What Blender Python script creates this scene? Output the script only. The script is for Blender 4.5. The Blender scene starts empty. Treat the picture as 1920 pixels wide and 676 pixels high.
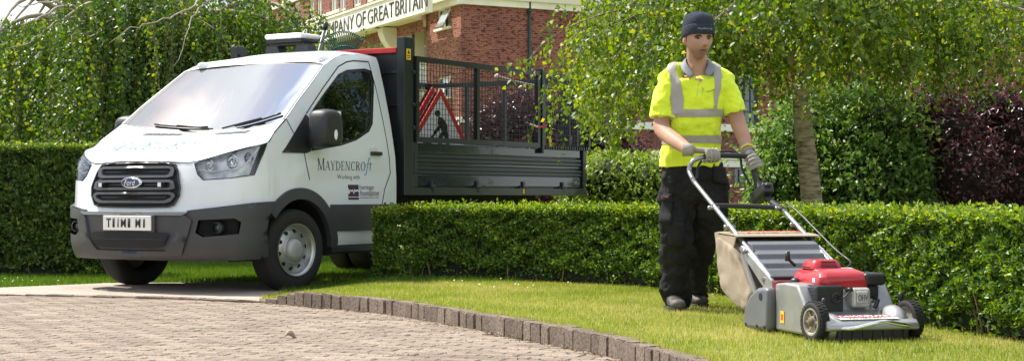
import bpy, bmesh, math, random
import numpy as np
from mathutils import Vector, Matrix
from mathutils.geometry import delaunay_2d_cdt

random.seed(7); RNG = np.random.default_rng(7)
scene = bpy.context.scene
COL = scene.collection

# ------------------------------------------------------------------ camera
FPX, YH, CAMH = 3200.0, 366.0, 0.80          # focal length in px of the 1920 wide photograph, horizon row, eye height
cam_d = bpy.data.cameras.new('camera'); cam = bpy.data.objects.new('camera', cam_d); COL.objects.link(cam)
cam.location = (0, 0, CAMH); cam.rotation_euler = (math.radians(90), 0, 0)
cam_d.sensor_width = 36.0; cam_d.lens = 36.0*FPX/1920.0
cam_d.shift_y = (YH-338.0)/1920.0
cam_d.clip_start = 0.1; cam_d.clip_end = 2000
cam_d.dof.use_dof = True; cam_d.dof.focus_distance = 11.5; cam_d.dof.aperture_fstop = 13.0
scene.camera = cam

# ------------------------------------------------------------------ sun and sky
SUN_AZ = Vector((-0.85, 0.53, 0)).normalized(); SUN_EL = math.radians(54)
SUN = Vector((SUN_AZ.x*math.cos(SUN_EL), SUN_AZ.y*math.cos(SUN_EL), math.sin(SUN_EL)))
sl = bpy.data.lights.new('sun', 'SUN'); sl.energy = 5.0; sl.angle = math.radians(0.5); sl.color = (1.0, 0.955, 0.88)
so = bpy.data.objects.new('sun', sl); COL.objects.link(so)
so.rotation_euler = (-SUN).to_track_quat('-Z', 'Y').to_euler()

world = bpy.data.worlds.new('World'); scene.world = world; world.use_nodes = True
wn, wl = world.node_tree.nodes, world.node_tree.links
wn.clear()
w_out = wn.new('ShaderNodeOutputWorld'); w_bg = wn.new('ShaderNodeBackground')
w_sky = wn.new('ShaderNodeTexSky'); w_sky.sky_type = 'NISHITA'; w_sky.sun_disc = False
w_sky.sun_elevation = SUN_EL; w_sky.sun_rotation = math.atan2(SUN_AZ.x, SUN_AZ.y)
w_sky.air_density = 1.0; w_sky.dust_density = 1.2; w_sky.ozone_density = 1.0
w_tc = wn.new('ShaderNodeTexCoord'); w_map = wn.new('ShaderNodeMapping'); w_map.inputs['Scale'].default_value = (1.3, 1.3, 2.6)
w_noise = wn.new('ShaderNodeTexNoise'); w_noise.inputs['Scale'].default_value = 2.2; w_noise.inputs['Detail'].default_value = 8; w_noise.inputs['Roughness'].default_value = 0.55
w_ramp = wn.new('ShaderNodeValToRGB'); w_ramp.color_ramp.elements[0].position = 0.42; w_ramp.color_ramp.elements[1].position = 0.54
w_mix = wn.new('ShaderNodeMixRGB'); w_mix.inputs[2].default_value = (8.4, 8.8, 9.4, 1)
wl.new(w_tc.outputs['Generated'], w_map.inputs['Vector']); wl.new(w_map.outputs[0], w_noise.inputs['Vector'])
wl.new(w_noise.outputs['Fac'], w_ramp.inputs['Fac']); wl.new(w_ramp.outputs['Color'], w_mix.inputs[0])
wl.new(w_sky.outputs[0], w_mix.inputs[1]); wl.new(w_mix.outputs[0], w_bg.inputs['Color'])
w_bg.inputs['Strength'].default_value = 0.105
wl.new(w_bg.outputs[0], w_out.inputs['Surface'])

scene.view_settings.view_transform = 'Standard'; scene.view_settings.look = 'None'
scene.view_settings.exposure = 0.68; scene.view_settings.gamma = 1.0
scene.view_settings.use_curve_mapping = False

# ------------------------------------------------------------------ helpers
def at(px, py, D):                      # the point at depth D on the ray through a pixel of the photograph
    return Vector(((px-960)/FPX*D, D, CAMH+(YH-py)/FPX*D))
def gnd(px, py, z=0.0):                 # where that ray meets the level z
    D = (CAMH-z)*FPX/(py-YH)
    return Vector(((px-960)/FPX*D, D, z))

def sstep(a, b, x):
    t = np.clip((x-a)/(b-a), 0, 1); return t*t*(3-2*t)

MATS = {}
def mat(name, col=(.5, .5, .5), rough=.5, metal=0.0, var=.12, scale=14.0, bump=0.0, bscale=60.0, coat=0.0, spec=.5,
        col2=None, sheen=0.0, trans=0.0, detail=4.0, sscale=None):
    if name in MATS: return MATS[name]
    m = bpy.data.materials.new(name); m.use_nodes = True; MATS[name] = m
    n, l = m.node_tree.nodes, m.node_tree.links
    b = n['Principled BSDF']
    tc = n.new('ShaderNodeTexCoord'); no = n.new('ShaderNodeTexNoise')
    no.inputs['Scale'].default_value = scale; no.inputs['Detail'].default_value = detail
    l.new(tc.outputs['Object'], no.inputs['Vector'])
    rp = n.new('ShaderNodeValToRGB'); l.new(no.outputs['Fac'], rp.inputs['Fac'])
    c2 = col2 or tuple(min(1, c*(1+var)) for c in col)
    c1 = col if col2 else tuple(c*(1-var) for c in col)
    rp.color_ramp.elements[0].color = (*c1, 1); rp.color_ramp.elements[1].color = (*c2, 1)
    rp.color_ramp.elements[0].position = .3; rp.color_ramp.elements[1].position = .7
    l.new(rp.outputs['Color'], b.inputs['Base Color'])
    b.inputs['Roughness'].default_value = rough; b.inputs['Metallic'].default_value = metal
    b.inputs['Specular IOR Level'].default_value = spec
    b.inputs['Coat Weight'].default_value = coat; b.inputs['Coat Roughness'].default_value = .04
    if sheen: b.inputs['Sheen Weight'].default_value = sheen
    if bump:
        nb = n.new('ShaderNodeTexNoise'); nb.inputs['Scale'].default_value = bscale; nb.inputs['Detail'].default_value = 5
        l.new(tc.outputs['Object'], nb.inputs['Vector'])
        bp = n.new('ShaderNodeBump'); bp.inputs['Strength'].default_value = bump; bp.inputs['Distance'].default_value = .01
        l.new(nb.outputs['Fac'], bp.inputs['Height']); l.new(bp.outputs[0], b.inputs['Normal'])
    return m

def leafmat(name, stops, trans=.3, rough=.35, spec=.5):
    """foliage: per-leaf random value picks the colour, thin blades let light through"""
    m = bpy.data.materials.new(name); m.use_nodes = True; MATS[name] = m
    n, l = m.node_tree.nodes, m.node_tree.links
    b = n['Principled BSDF']; out = n['Material Output']
    at_ = n.new('ShaderNodeAttribute'); at_.attribute_name = 'rnd'
    rp = n.new('ShaderNodeValToRGB'); l.new(at_.outputs['Fac'], rp.inputs['Fac'])
    el = rp.color_ramp.elements
    while len(el) < len(stops): el.new(.5)
    for e, (p, c) in zip(el, stops): e.position = p; e.color = (*c, 1)
    l.new(rp.outputs[0], b.inputs['Base Color'])
    b.inputs['Roughness'].default_value = rough; b.inputs['Specular IOR Level'].default_value = spec
    if trans:
        tr = n.new('ShaderNodeBsdfTranslucent'); hs = n.new('ShaderNodeHueSaturation')
        hs.inputs['Hue'].default_value = .485; hs.inputs['Saturation'].default_value = 1.15; hs.inputs['Value'].default_value = 1.9
        l.new(rp.outputs[0], hs.inputs['Color']); l.new(hs.outputs[0], tr.inputs['Color'])
        mx = n.new('ShaderNodeMixShader'); mx.inputs[0].default_value = trans
        l.new(b.outputs[0], mx.inputs[1]); l.new(tr.outputs[0], mx.inputs[2]); l.new(mx.outputs[0], out.inputs['Surface'])
    return m

def glassmat(name, tint=(.8, .85, .85), refl=1.0, rough=.0, base=.04):
    """thin window glass: clear with a Fresnel reflection"""
    m = bpy.data.materials.new(name); m.use_nodes = True; MATS[name] = m
    n, l = m.node_tree.nodes, m.node_tree.links
    n.remove(n['Principled BSDF']); out = n['Material Output']
    tr = n.new('ShaderNodeBsdfTransparent'); tr.inputs[0].default_value = (*tint, 1)
    gl = n.new('ShaderNodeBsdfGlossy'); gl.inputs['Roughness'].default_value = rough; gl.inputs[0].default_value = (1, 1, 1, 1)
    lw = n.new('ShaderNodeFresnel'); lw.inputs['IOR'].default_value = 1.5
    ma = n.new('ShaderNodeMath'); ma.operation = 'MULTIPLY_ADD'; ma.use_clamp = True
    ma.inputs[1].default_value = refl; ma.inputs[2].default_value = base
    l.new(lw.outputs[0], ma.inputs[0])
    mx = n.new('ShaderNodeMixShader'); l.new(ma.outputs[0], mx.inputs[0]); l.new(tr.outputs[0], mx.inputs[1]); l.new(gl.outputs[0], mx.inputs[2])
    l.new(mx.outputs[0], out.inputs['Surface'])
    return m

def link(o, parent=None):
    COL.objects.link(o)
    if parent is not None: o.parent = parent
    return o

def tag(o, label=None, cat=None, group=None, kind=None):
    if label: o['label'] = label
    if cat: o['category'] = cat
    if group: o['group'] = group
    if kind: o['kind'] = kind
    return o

def empty(name, loc=(0, 0, 0), rz=0.0, label=None, cat=None, group=None):
    o = bpy.data.objects.new(name, None); link(o); o.location = loc; o.rotation_euler = (0, 0, rz)
    o.empty_display_size = .1
    return tag(o, label, cat, group)

class MB:
    """collects shapes; build() links them as ONE mesh object"""
    def __init__(s): s.v = []; s.f = []
    def add(s, vs, fs):
        k = len(s.v); s.v += [tuple(p) for p in vs]; s.f += [tuple(i+k for i in f) for f in fs]; return s
    def box(s, c, d, rot=None):
        x, y, z = d[0]/2, d[1]/2, d[2]/2
        vs = [Vector((a*x, b*y, e*z)) for a in (-1, 1) for b in (-1, 1) for e in (-1, 1)]
        if rot is not None: vs = [rot @ p for p in vs]
        c = Vector(c); vs = [p+c for p in vs]
        return s.add(vs, [(0, 1, 3, 2), (4, 6, 7, 5), (0, 4, 5, 1), (2, 3, 7, 6), (0, 2, 6, 4), (1, 5, 7, 3)])
    def bb(s, x0, x1, y0, y1, z0, z1):
        return s.box(((x0+x1)/2, (y0+y1)/2, (z0+z1)/2), (abs(x1-x0), abs(y1-y0), abs(z1-z0)))
    def bar(s, a, b, w, h=None, up=(0, 0, 1)):
        a, b = Vector(a), Vector(b); h = h or w; d = (b-a); L = d.length; d.normalize()
        u = Vector(up); x = d.cross(u)
        if x.length < 1e-4: x = d.cross(Vector((1, 0, 0)))
        x.normalize(); u = x.cross(d)
        vs = [p+x*i*w/2+u*j*h/2 for p in (a, b) for i, j in ((-1, -1), (1, -1), (1, 1), (-1, 1))]
        return s.add(vs, [(0, 1, 2, 3), (7, 6, 5, 4), (0, 4, 5, 1), (1, 5, 6, 2), (2, 6, 7, 3), (3, 7, 4, 0)])
    def tube(s, pts, r, n=8, cap=True):
        pts = [Vector(p) for p in pts]; rs = r if isinstance(r, (list, tuple)) else [r]*len(pts)
        k = len(s.v); prev = None
        for i, p in enumerate(pts):
            t = (pts[min(i+1, len(pts)-1)]-pts[max(i-1, 0)]).normalized()
            if prev is None:
                x = t.cross(Vector((0, 0, 1)))
                if x.length < .05: x = t.cross(Vector((1, 0, 0)))
            else: x = prev-t*prev.dot(t)
            x.normalize(); prev = x; y = t.cross(x)
            for j in range(n):
                a = 2*math.pi*j/n; s.v.append(tuple(p+(x*math.cos(a)+y*math.sin(a))*rs[i]))
        for i in range(len(pts)-1):
            for j in range(n):
                a, b = k+i*n+j, k+i*n+(j+1) % n; s.f.append((a, b, b+n, a+n))
        if cap:
            s.f.append(tuple(k+j for j in range(n-1, -1, -1))); e = k+(len(pts)-1)*n; s.f.append(tuple(e+j for j in range(n)))
        return s
    def loft(s, rings, cap=True, closed=True):
        k = len(s.v); n = len(rings[0])
        for r in rings: s.v += [tuple(p) for p in r]
        for i in range(len(rings)-1):
            for j in range(n if closed else n-1):
                a, b = k+i*n+j, k+i*n+(j+1) % n; s.f.append((a, b, b+n, a+n))
        if cap and closed:
            s.f.append(tuple(k+j for j in range(n-1, -1, -1))); e = k+(len(rings)-1)*n; s.f.append(tuple(e+j for j in range(n)))
        return s
    def lathe(s, prof, c=(0, 0, 0), axis='X', n=32):
        """prof: (offset along axis, radius)"""
        c = Vector(c); rings = []
        for o, r in prof:
            ring = []
            for j in range(n):
                a = 2*math.pi*j/n; p, q = r*math.cos(a), r*math.sin(a)
                ring.append(c+Vector({'X': (o, p, q), 'Y': (q, o, p), 'Z': (p, q, o)}[axis]))
            rings.append(ring)
        return s.loft(rings, cap=False)
    def prism(s, poly, fn, d0, d1):
        """polygon of 2D points; fn(p, d) gives 3D"""
        n = len(poly); k = len(s.v)
        s.v += [tuple(fn(p, d0)) for p in poly]+[tuple(fn(p, d1)) for p in poly]
        s.f.append(tuple(k+i for i in range(n-1, -1, -1))); s.f.append(tuple(k+n+i for i in range(n)))
        for i in range(n):
            j = (i+1) % n; s.f.append((k+i, k+j, k+n+j, k+n+i))
        return s
    def sphere(s, c, r, nu=12, nv=8, rot=None):
        r = r if isinstance(r, (list, tuple)) else (r, r, r); c = Vector(c); rings = []
        for i in range(nv+1):
            t = math.pi*i/nv; sr = max(math.sin(t), .02)
            ring = [Vector((r[0]*sr*math.cos(2*math.pi*j/nu), r[1]*sr*math.sin(2*math.pi*j/nu), -r[2]*math.cos(t))) for j in range(nu)]
            if rot is not None: ring = [rot @ p for p in ring]
            rings.append([p+c for p in ring])
        return s.loft(rings)
    def build(s, name, m, parent=None, smooth=False, bevel=0.0, seg=2, solid=0.0, subsurf=0, auto=None, fixn=True):
        me = bpy.data.meshes.new(name); me.from_pydata(s.v, [], s.f)
        if fixn:
            bm = bmesh.new(); bm.from_mesh(me); bmesh.ops.recalc_face_normals(bm, faces=bm.faces); bm.to_mesh(me); bm.free()
        me.update()
        if smooth: me.shade_smooth()
        if auto is not None: me.shade_smooth(); me.set_sharp_from_angle(angle=math.radians(auto))
        o = bpy.data.objects.new(name, me); me.materials.append(MATS[m] if isinstance(m, str) else m); link(o, parent)
        if solid: d = o.modifiers.new('solidify', 'SOLIDIFY'); d.thickness = solid; d.offset = -1
        if bevel: d = o.modifiers.new('bevel', 'BEVEL'); d.width = bevel; d.segments = seg; d.limit_method = 'ANGLE'; d.angle_limit = math.radians(40)
        if subsurf: d = o.modifiers.new('subsurf', 'SUBSURF'); d.levels = subsurf; d.render_levels = subsurf
        return o

def cdt(outer, holes=(), spacing=None, rowlines=None):
    """triangulate a 2D region with holes (+ interior grid points) -> points, triangles"""
    def dens(poly):
        if not spacing: return list(poly)
        r = []
        for i, p in enumerate(poly):
            q = poly[(i+1) % len(poly)]; L = math.hypot(q[0]-p[0], q[1]-p[1]); n = max(1, int(math.ceil(L/spacing)))
            r += [(p[0]+(q[0]-p[0])*t/n, p[1]+(q[1]-p[1])*t/n) for t in range(n)]
        return r
    loops = [dens(outer)]+[dens(h) for h in holes]
    V = []; Eg = []; Fc = []
    for lp in loops:
        k = len(V); V += [Vector(p) for p in lp]; m = len(lp)
        Eg += [(k+i, k+(i+1) % m) for i in range(m)]; Fc.append([k+i for i in range(m)])
    def inside(p, poly):
        c = False; j = len(poly)-1
        for i in range(len(poly)):
            a, b = poly[i], poly[j]
            if (a[1] > p[1]) != (b[1] > p[1]) and p[0] < (b[0]-a[0])*(p[1]-a[1])/(b[1]-a[1]+1e-12)+a[0]: c = not c
            j = i
        return c
    if spacing:
        xs = [p[0] for p in outer]; ys = [p[1] for p in outer]
        y = min(ys)+spacing*.5; row = 0
        while y < max(ys):
            x = min(xs)+spacing*(.5 if row % 2 else .05)
            while x < max(xs):
                if inside((x, y), outer) and not any(inside((x, y), h) for h in holes):
                    ok = True
                    for lp in loops:
                        for q in lp:
                            if abs(q[0]-x)+abs(q[1]-y) < spacing*.45: ok = False; break
                        if not ok: break
                    if ok: V.append(Vector((x, y)))
                x += spacing
            y += spacing*.87; row += 1
    vo, _, fo, _, _, _ = delaunay_2d_cdt(V, Eg, [], 0, 1e-6, False)
    tri = []
    for f in fo:
        cx = sum(vo[i][0] for i in f)/len(f); cy = sum(vo[i][1] for i in f)/len(f)
        if inside((cx, cy), outer) and not any(inside((cx, cy), h) for h in holes): tri.append(tuple(f))
    return [tuple(v) for v in vo], tri

def mesh_np(name, V, F, m, parent=None, rnd=None, smooth=False):
    """triangles from numpy arrays with a per-face random attribute"""
    me = bpy.data.meshes.new(name); V = np.asarray(V, np.float32); F = np.asarray(F, np.int32); k = F.shape[1]
    me.vertices.add(len(V)); me.vertices.foreach_set('co', V.ravel())
    me.loops.add(F.size); me.loops.foreach_set('vertex_index', F.ravel())
    me.polygons.add(len(F)); me.polygons.foreach_set('loop_start', np.arange(0, F.size, k, dtype=np.int32))
    me.update(calc_edges=True)
    if rnd is not None:
        a = me.attributes.new('rnd', 'FLOAT', 'FACE'); a.data.foreach_set('value', np.asarray(rnd, np.float32))
    if smooth: me.shade_smooth()
    o = bpy.data.objects.new(name, me); me.materials.append(MATS[m] if isinstance(m, str) else m); link(o, parent)
    return o

def unit(a): return a/np.maximum(np.linalg.norm(a, axis=1, keepdims=True), 1e-9)
def leaves(P, A, N, L, W, fold=.25, wide=.42):
    """P base points, A axis, N normal: two triangles per leaf folded along the midrib"""
    P = np.asarray(P, float); n = len(P); A = unit(np.asarray(A, float)); N = np.asarray(N, float); N = unit(N-A*(A*N).sum(1, keepdims=True))
    S = np.cross(A, N); L = np.broadcast_to(np.asarray(L, float), (n,))[:, None]; W = np.broadcast_to(np.asarray(W, float), (n,))[:, None]
    mid = P+A*L*wide
    V = np.stack([P, mid+S*W/2+N*W*fold, P+A*L-N*L*.08, mid-S*W/2+N*W*fold], 1).reshape(-1, 3)
    b = np.arange(n)[:, None]*4
    F = np.concatenate([b+np.array([[0, 1, 2]]), b+np.array([[0, 2, 3]])], 1).reshape(-1, 3)
    return V, F

def textmesh(name, body, m, parent, origin, xdir, zdir, height, width=None, shear=0.0, bold=0.0, depth=.002, spacing=1.0):
    """lettering as a real mesh: origin = lower left corner, fitted to height (and width) in metres"""
    c = bpy.data.curves.new(name+'_c', 'FONT'); c.body = body; c.shear = shear; c.offset = bold; c.space_character = spacing
    c.resolution_u = 3
    t = bpy.data.objects.new(name+'_t', c); me = bpy.data.meshes.new_from_object(t)
    n = len(me.vertices); co = np.empty(n*3, np.float32); me.vertices.foreach_get('co', co); co = co.reshape(-1, 3)
    mn, mx = co.min(0), co.max(0); sy = height/(mx[1]-mn[1]); sx = sy if width is None else width/(mx[0]-mn[0])
    X = Vector(xdir).normalized(); Z = Vector(zdir).normalized(); Nn = X.cross(Z)
    o_ = np.array(origin)[None]+((co[:, :1]-mn[0])*sx)*np.array(X)[None]+((co[:, 1:2]-mn[1])*sy)*np.array(Z)[None]
    me.vertices.foreach_set('co', o_.astype(np.float32).ravel()); me.update(); me.name = name
    bpy.data.objects.remove(t); bpy.data.curves.remove(c)
    o = bpy.data.objects.new(name, me); me.materials.clear(); me.materials.append(MATS[m] if isinstance(m, str) else m); link(o, parent)
    if depth: d = o.modifiers.new('solidify', 'SOLIDIFY'); d.thickness = depth; d.offset = 0
    return o

def copy_tree(o, parent=None):
    c = o.copy(); COL.objects.link(c); c.parent = parent
    for ch in list(o.children): copy_tree(ch, c)
    return c
# ================================================================== ground: lawn, paving, kerb, driveway
mat('sand', (.16, .13, .095), .95, var=.25, scale=30, bump=.4, bscale=200)
mat('soil', (.05, .04, .03), .95, var=.3, scale=8)
def groundmat():
    m = mat('lawn', (.15, .18, .04), .9, col2=(.25, .25, .07), scale=2.2, bump=.5, bscale=90)
    return m
groundmat()
def concretemat(name, a, b, spk):
    m = bpy.data.materials.new(name); m.use_nodes = True; MATS[name] = m
    n, l = m.node_tree.nodes, m.node_tree.links; bs = n['Principled BSDF']; bs.inputs['Roughness'].default_value = .92
    bs.inputs['Specular IOR Level'].default_value = .25
    g = n.new('ShaderNodeNewGeometry'); n1 = n.new('ShaderNodeTexNoise'); n1.inputs['Scale'].default_value = 2.3; n1.inputs['Detail'].default_value = 6
    n2 = n.new('ShaderNodeTexNoise'); n2.inputs['Scale'].default_value = spk; n2.inputs['Detail'].default_value = 2
    l.new(g.outputs['Position'], n1.inputs['Vector']); l.new(g.outputs['Position'], n2.inputs['Vector'])
    r1 = n.new('ShaderNodeValToRGB'); l.new(n1.outputs['Fac'], r1.inputs['Fac'])
    r1.color_ramp.elements[0].color = (*a, 1); r1.color_ramp.elements[1].color = (*b, 1); r1.color_ramp.elements[0].position = .3; r1.color_ramp.elements[1].position = .7
    r2 = n.new('ShaderNodeValToRGB'); l.new(n2.outputs['Fac'], r2.inputs['Fac'])
    r2.color_ramp.elements[0].color = (.55, .52, .5, 1); r2.color_ramp.elements[1].color = (1.15, 1.15, 1.15, 1); r2.color_ramp.elements[0].position = .32; r2.color_ramp.elements[1].position = .6
    mx = n.new('ShaderNodeMixRGB'); mx.blend_type = 'MULTIPLY'; mx.inputs[0].default_value = 1
    l.new(r1.outputs[0], mx.inputs[1]); l.new(r2.outputs[0], mx.inputs[2])
    oi = n.new('ShaderNodeObjectInfo'); at_ = n.new('ShaderNodeAttribute'); at_.attribute_name = 'rnd'
    ad = n.new('ShaderNodeMath'); ad.operation = 'ADD'; l.new(oi.outputs['Random'], ad.inputs[0]); l.new(at_.outputs['Fac'], ad.inputs[1])
    fr = n.new('ShaderNodeMath'); fr.operation = 'FRACT'; l.new(ad.outputs[0], fr.inputs[0])
    mr = n.new('ShaderNodeMapRange'); mr.inputs['To Min'].default_value = .80; mr.inputs['To Max'].default_value = 1.14; l.new(fr.outputs[0], mr.inputs['Value'])
    m2 = n.new('ShaderNodeMixRGB'); m2.blend_type = 'MULTIPLY'; m2.inputs[0].default_value = 1
    l.new(mx.outputs[0], m2.inputs[1]); l.new(mr.outputs[0], m2.inputs[2]); l.new(m2.outputs[0], bs.inputs['Base Color'])
    bp = n.new('ShaderNodeBump'); bp.inputs['Strength'].default_value = .5; bp.inputs['Distance'].default_value = .006
    l.new(n2.outputs['Fac'], bp.inputs['Height']); l.new(bp.outputs[0], bs.inputs['Normal'])
    return m
concretemat('paver', (.232, .184, .142), (.312, .252, .198), 90)
concretemat('kerbstone', (.155, .122, .095), (.215, .172, .136), 70)
concretemat('apron', (.30, .26, .215), (.40, .35, .295), 120)

# kerb base line on the paving side, from the dropped end by the driveway to beyond the frame
KPX = [(485, 567), (583, 575), (700, 586), (800, 601), (1000, 638), (1138, 667)]
KB = [gnd(*p) for p in KPX]
KB += [Vector((.605, 7.95, 0)), Vector((.79, 7.25, 0)), Vector((.98, 6.4, 0)), Vector((1.25, 5.4, 0))]
def spline(P, step=.02):
    out = []
    P = [2*P[0]-P[1]]+list(P)+[2*P[-1]-P[-2]]
    for i in range(1, len(P)-2):
        n = max(2, int((P[i+1]-P[i]).length/step))
        for k in range(n):
            t = k/n; a, b, c, d = P[i-1], P[i], P[i+1], P[i+2]
            out.append(.5*((2*b)+(c-a)*t+(2*a-5*b+4*c-d)*t*t+(3*b-a-3*c+d)*t**3))
    out.append(P[-2]); return out
KS = spline(KB)
EDGE = [gnd(-420, 545), gnd(-150, 549.5), gnd(0, 553), gnd(160, 556.5), gnd(313, 560), gnd(485, 567)]
ES = spline(EDGE)
KNORM = lambda i: Vector((-(KS[min(i+1, len(KS)-1)]-KS[max(i-1, 0)]).y, (KS[min(i+1, len(KS)-1)]-KS[max(i-1, 0)]).x, 0)).normalized()
kerb_back = [KS[i]+KNORM(i)*.085 for i in range(0, len(KS), 8)]
# paved ground = slab + paving; the lawn has this region cut out
slab_far = [gnd(-420, 545-9), gnd(-100, 538), gnd(0, 539.5), gnd(110, 535), gnd(200, 531), gnd(480, 529), gnd(640, 527), gnd(600, 533), gnd(545, 543), gnd(500, 553), gnd(487, 561)]
HOLE = [(p.x, p.y) for p in slab_far]+[(p.x, p.y) for p in kerb_back]+[(kerb_back[-1].x+1.5, 4.5), (6, 2), (6, -8), (-9, -8), (-9, slab_far[0].y)]
def lawn_h(X, Y):
    X = np.asarray(X, float); Y = np.asarray(Y, float)
    h = .085*sstep(-2.0, -1.25, X+(13.0-Y)*.25)*(1-sstep(14.9, 16.4, Y))
    return h
big = [(-400, -60), (400, -60), (400, 900), (-400, 900)]
near = [(-12, -10), (14, -10), (14, 26), (-12, 26)]
mb = MB()
v2, t2 = cdt(near, [HOLE], spacing=.30)
mb.add([(x, y, float(lawn_h(x, y))) for x, y in v2], t2)
v3, t3 = cdt(big, [near]); mb.add([(x, y, 0.0) for x, y in v3], t3)
lawn = mb.build('lawn', 'lawn', smooth=True, fixn=False); tag(lawn, kind='structure')
for p in lawn.data.polygons:
    if p.normal.z < 0: p.flip()

# driveway apron slab
sp = [(p.x, p.y) for p in ES]+[(p.x, p.y) for p in reversed(slab_far)]
mb = MB(); vv, tt = cdt(sp, [], spacing=.25); mb.add([(x, y, .006) for x, y in vv], tt)
apron = mb.build('driveway', 'apron', smooth=True); tag(apron, kind='structure')

# paving: sand bed, blocks on it
PV = [(p.x, p.y) for p in ES]+[(p.x, p.y) for p in KS[1:]]+[(6, 2), (6, -8), (-9, -8), (-9, ES[0].y)]
mb = MB(); vv, tt = cdt(PV, [], None); mb.add([(x, y, -.010) for x, y in vv], tt)
paving = mb.build('paving', 'sand'); tag(paving, kind='structure')
def block(l, w, h, b=.006, jit=.0015):
    bm = bmesh.new(); bmesh.ops.create_cube(bm, size=1)
    for v in bm.verts: v.co = Vector((v.co.x*l+random.uniform(-jit, jit), v.co.y*w+random.uniform(-jit, jit), (v.co.z-.5)*h))
    bmesh.ops.bevel(bm, geom=[e for e in bm.edges if all(v.co.z > -.2*h for v in e.verts)], offset=b, segments=1, affect='EDGES')
    return bm
pav_meshes = []
for k in range(8):
    bm = block(.193+random.uniform(-.004, .003), .093+random.uniform(-.003, .003), .06, .006); me = bpy.data.meshes.new('paver'); bm.to_mesh(me); bm.free()
    me.materials.append(MATS['paver']); pav_meshes.append(me)
def inpoly(x, y, poly):
    c = False; j = len(poly)-1
    for i in range(len(poly)):
        a, b = poly[i], poly[j]
        if (a[1] > y) != (b[1] > y) and x < (b[0]-a[0])*(y-a[1])/(b[1]-a[1]+1e-12)+a[0]: c = not c
        j = i
    return c
pa = math.atan2(EDGE[4].y-EDGE[2].y, EDGE[4].x-EDGE[2].x); e1 = Vector((math.cos(pa), math.sin(pa), 0)); e2 = Vector((-e1.y, e1.x, 0))
PVs = [(p.x, p.y) for p in ES[::10]]+[(p.x, p.y) for p in KS[1::10]]+[(6, 2), (6, -8), (-9, -8), (-9, ES[0].y)]
spots = []
o0 = EDGE[3]
for r in range(-1, 76):
    for c in range(-34, 40):
        p = o0-e2*(.052+r*.1)+e1*((c+.5*(r % 2))*.2)
        if p.y < 6.6 or p.x < -.3*p.y-.6 or p.x > .3*p.y+.5: continue
        if not inpoly(p.x, p.y, PVs): continue
        spots.append(p)
def inframe(p): return abs(p.x/p.y*FPX) < 955 and p.y > 8.27
spots.sort(key=lambda p: (0 if inframe(p) else 1, p.y))
fv, ff = [], []
for i, p in enumerate(spots):
    q = (p.x, p.y, random.gauss(0, .0012)+.001); rot = (random.gauss(0, .004), random.gauss(0, .003), pa+random.gauss(0, .006))
    me = pav_meshes[i % 8]
    if i < 300:
        o = bpy.data.objects.new('paver', me); link(o, paving); o.location = q; o.rotation_euler = rot
    else:
        M = Matrix.Translation(q) @ Matrix.Rotation(rot[2], 4, 'Z') @ Matrix.Rotation(rot[0], 4, 'X')
        k = len(fv); fv += [tuple(M @ v.co) for v in me.vertices]; ff += [tuple(k+j for j in f.vertices) for f in me.polygons]
nf = len(pav_meshes[0].polygons)
me = bpy.data.meshes.new('paver_field'); me.from_pydata(fv, [], ff); me.materials.append(MATS['paver'])
a_ = me.attributes.new('rnd', 'FLOAT', 'FACE'); a_.data.foreach_set('value', np.repeat(RNG.random(len(ff)//nf+1), nf)[:len(ff)].astype(np.float32))
pf = bpy.data.objects.new('paver_field', me); link(pf, paving); tag(pf, kind='stuff')

# kerb of stone setts, each its own piece
kerb = empty('kerb', (0, 0, 0)); tag(kerb, kind='structure')
sett_meshes = []
for k in range(9):
    bm = block(1, 1, 1, .0, .0); bm.free()
    bm = bmesh.new(); bmesh.ops.create_cube(bm, size=1)
    for v in bm.verts: v.co = Vector((v.co.x*.118, v.co.y*.11, (v.co.z-.5)*.2))+Vector((random.uniform(-.006, .006), random.uniform(-.005, .005), random.uniform(-.005, .005)))
    bmesh.ops.bevel(bm, geom=[e for e in bm.edges], offset=random.uniform(.0035, .0065), segments=2, affect='EDGES')
    for v in bm.verts: v.co += Vector((random.gauss(0, .0012), random.gauss(0, .0012), random.gauss(0, .0012)))
    me = bpy.data.meshes.new('kerb_stone'); bm.to_mesh(me); bm.free(); me.shade_smooth(); me.set_sharp_from_angle(angle=math.radians(25)); me.materials.append(MATS['kerbstone']); sett_meshes.append(me)
s = 0.0; acc = [0.0]
for i in range(1, len(KS)): acc.append(acc[-1]+(KS[i]-KS[i-1]).length)
pos = .06
while pos < acc[-1]-.1:
    i = min(range(len(acc)), key=lambda j: abs(acc[j]-pos)); nrm = KNORM(i)
    w = random.uniform(.85, 1.08); o = bpy.data.objects.new('kerb_stone', random.choice(sett_meshes)); link(o, kerb)
    top = .010+.090*float(sstep(-.05, .55, pos))+random.gauss(0, .002)
    o.location = KS[i]+nrm*.052+Vector((0, 0, top)); o.rotation_euler = (random.gauss(0, .015), random.gauss(0, .015), math.atan2(-nrm.x, nrm.y)+random.gauss(0, .02)); o.scale = (w, 1, 1)
    pos += .1195*w
acc = [0.0]
for i in range(1, len(ES)): acc.append(acc[-1]+(ES[i]-ES[i-1]).length)
pos = .1
while pos < acc[-1]-.02:
    i = min(range(1, len(acc)-1), key=lambda j: abs(acc[j]-pos)); t = (ES[i+1]-ES[i-1]).normalized()
    o = bpy.data.objects.new('kerb_stone', random.choice(sett_meshes)); link(o, kerb)
    o.location = ES[i]+Vector((-t.y, t.x, 0))*.03+Vector((0, 0, .014+random.gauss(0, .003))); o.rotation_euler = (0, random.gauss(0, .01), math.atan2(t.y, t.x)); o.scale = (1.65, .9, 1)
    pos += .2

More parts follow.
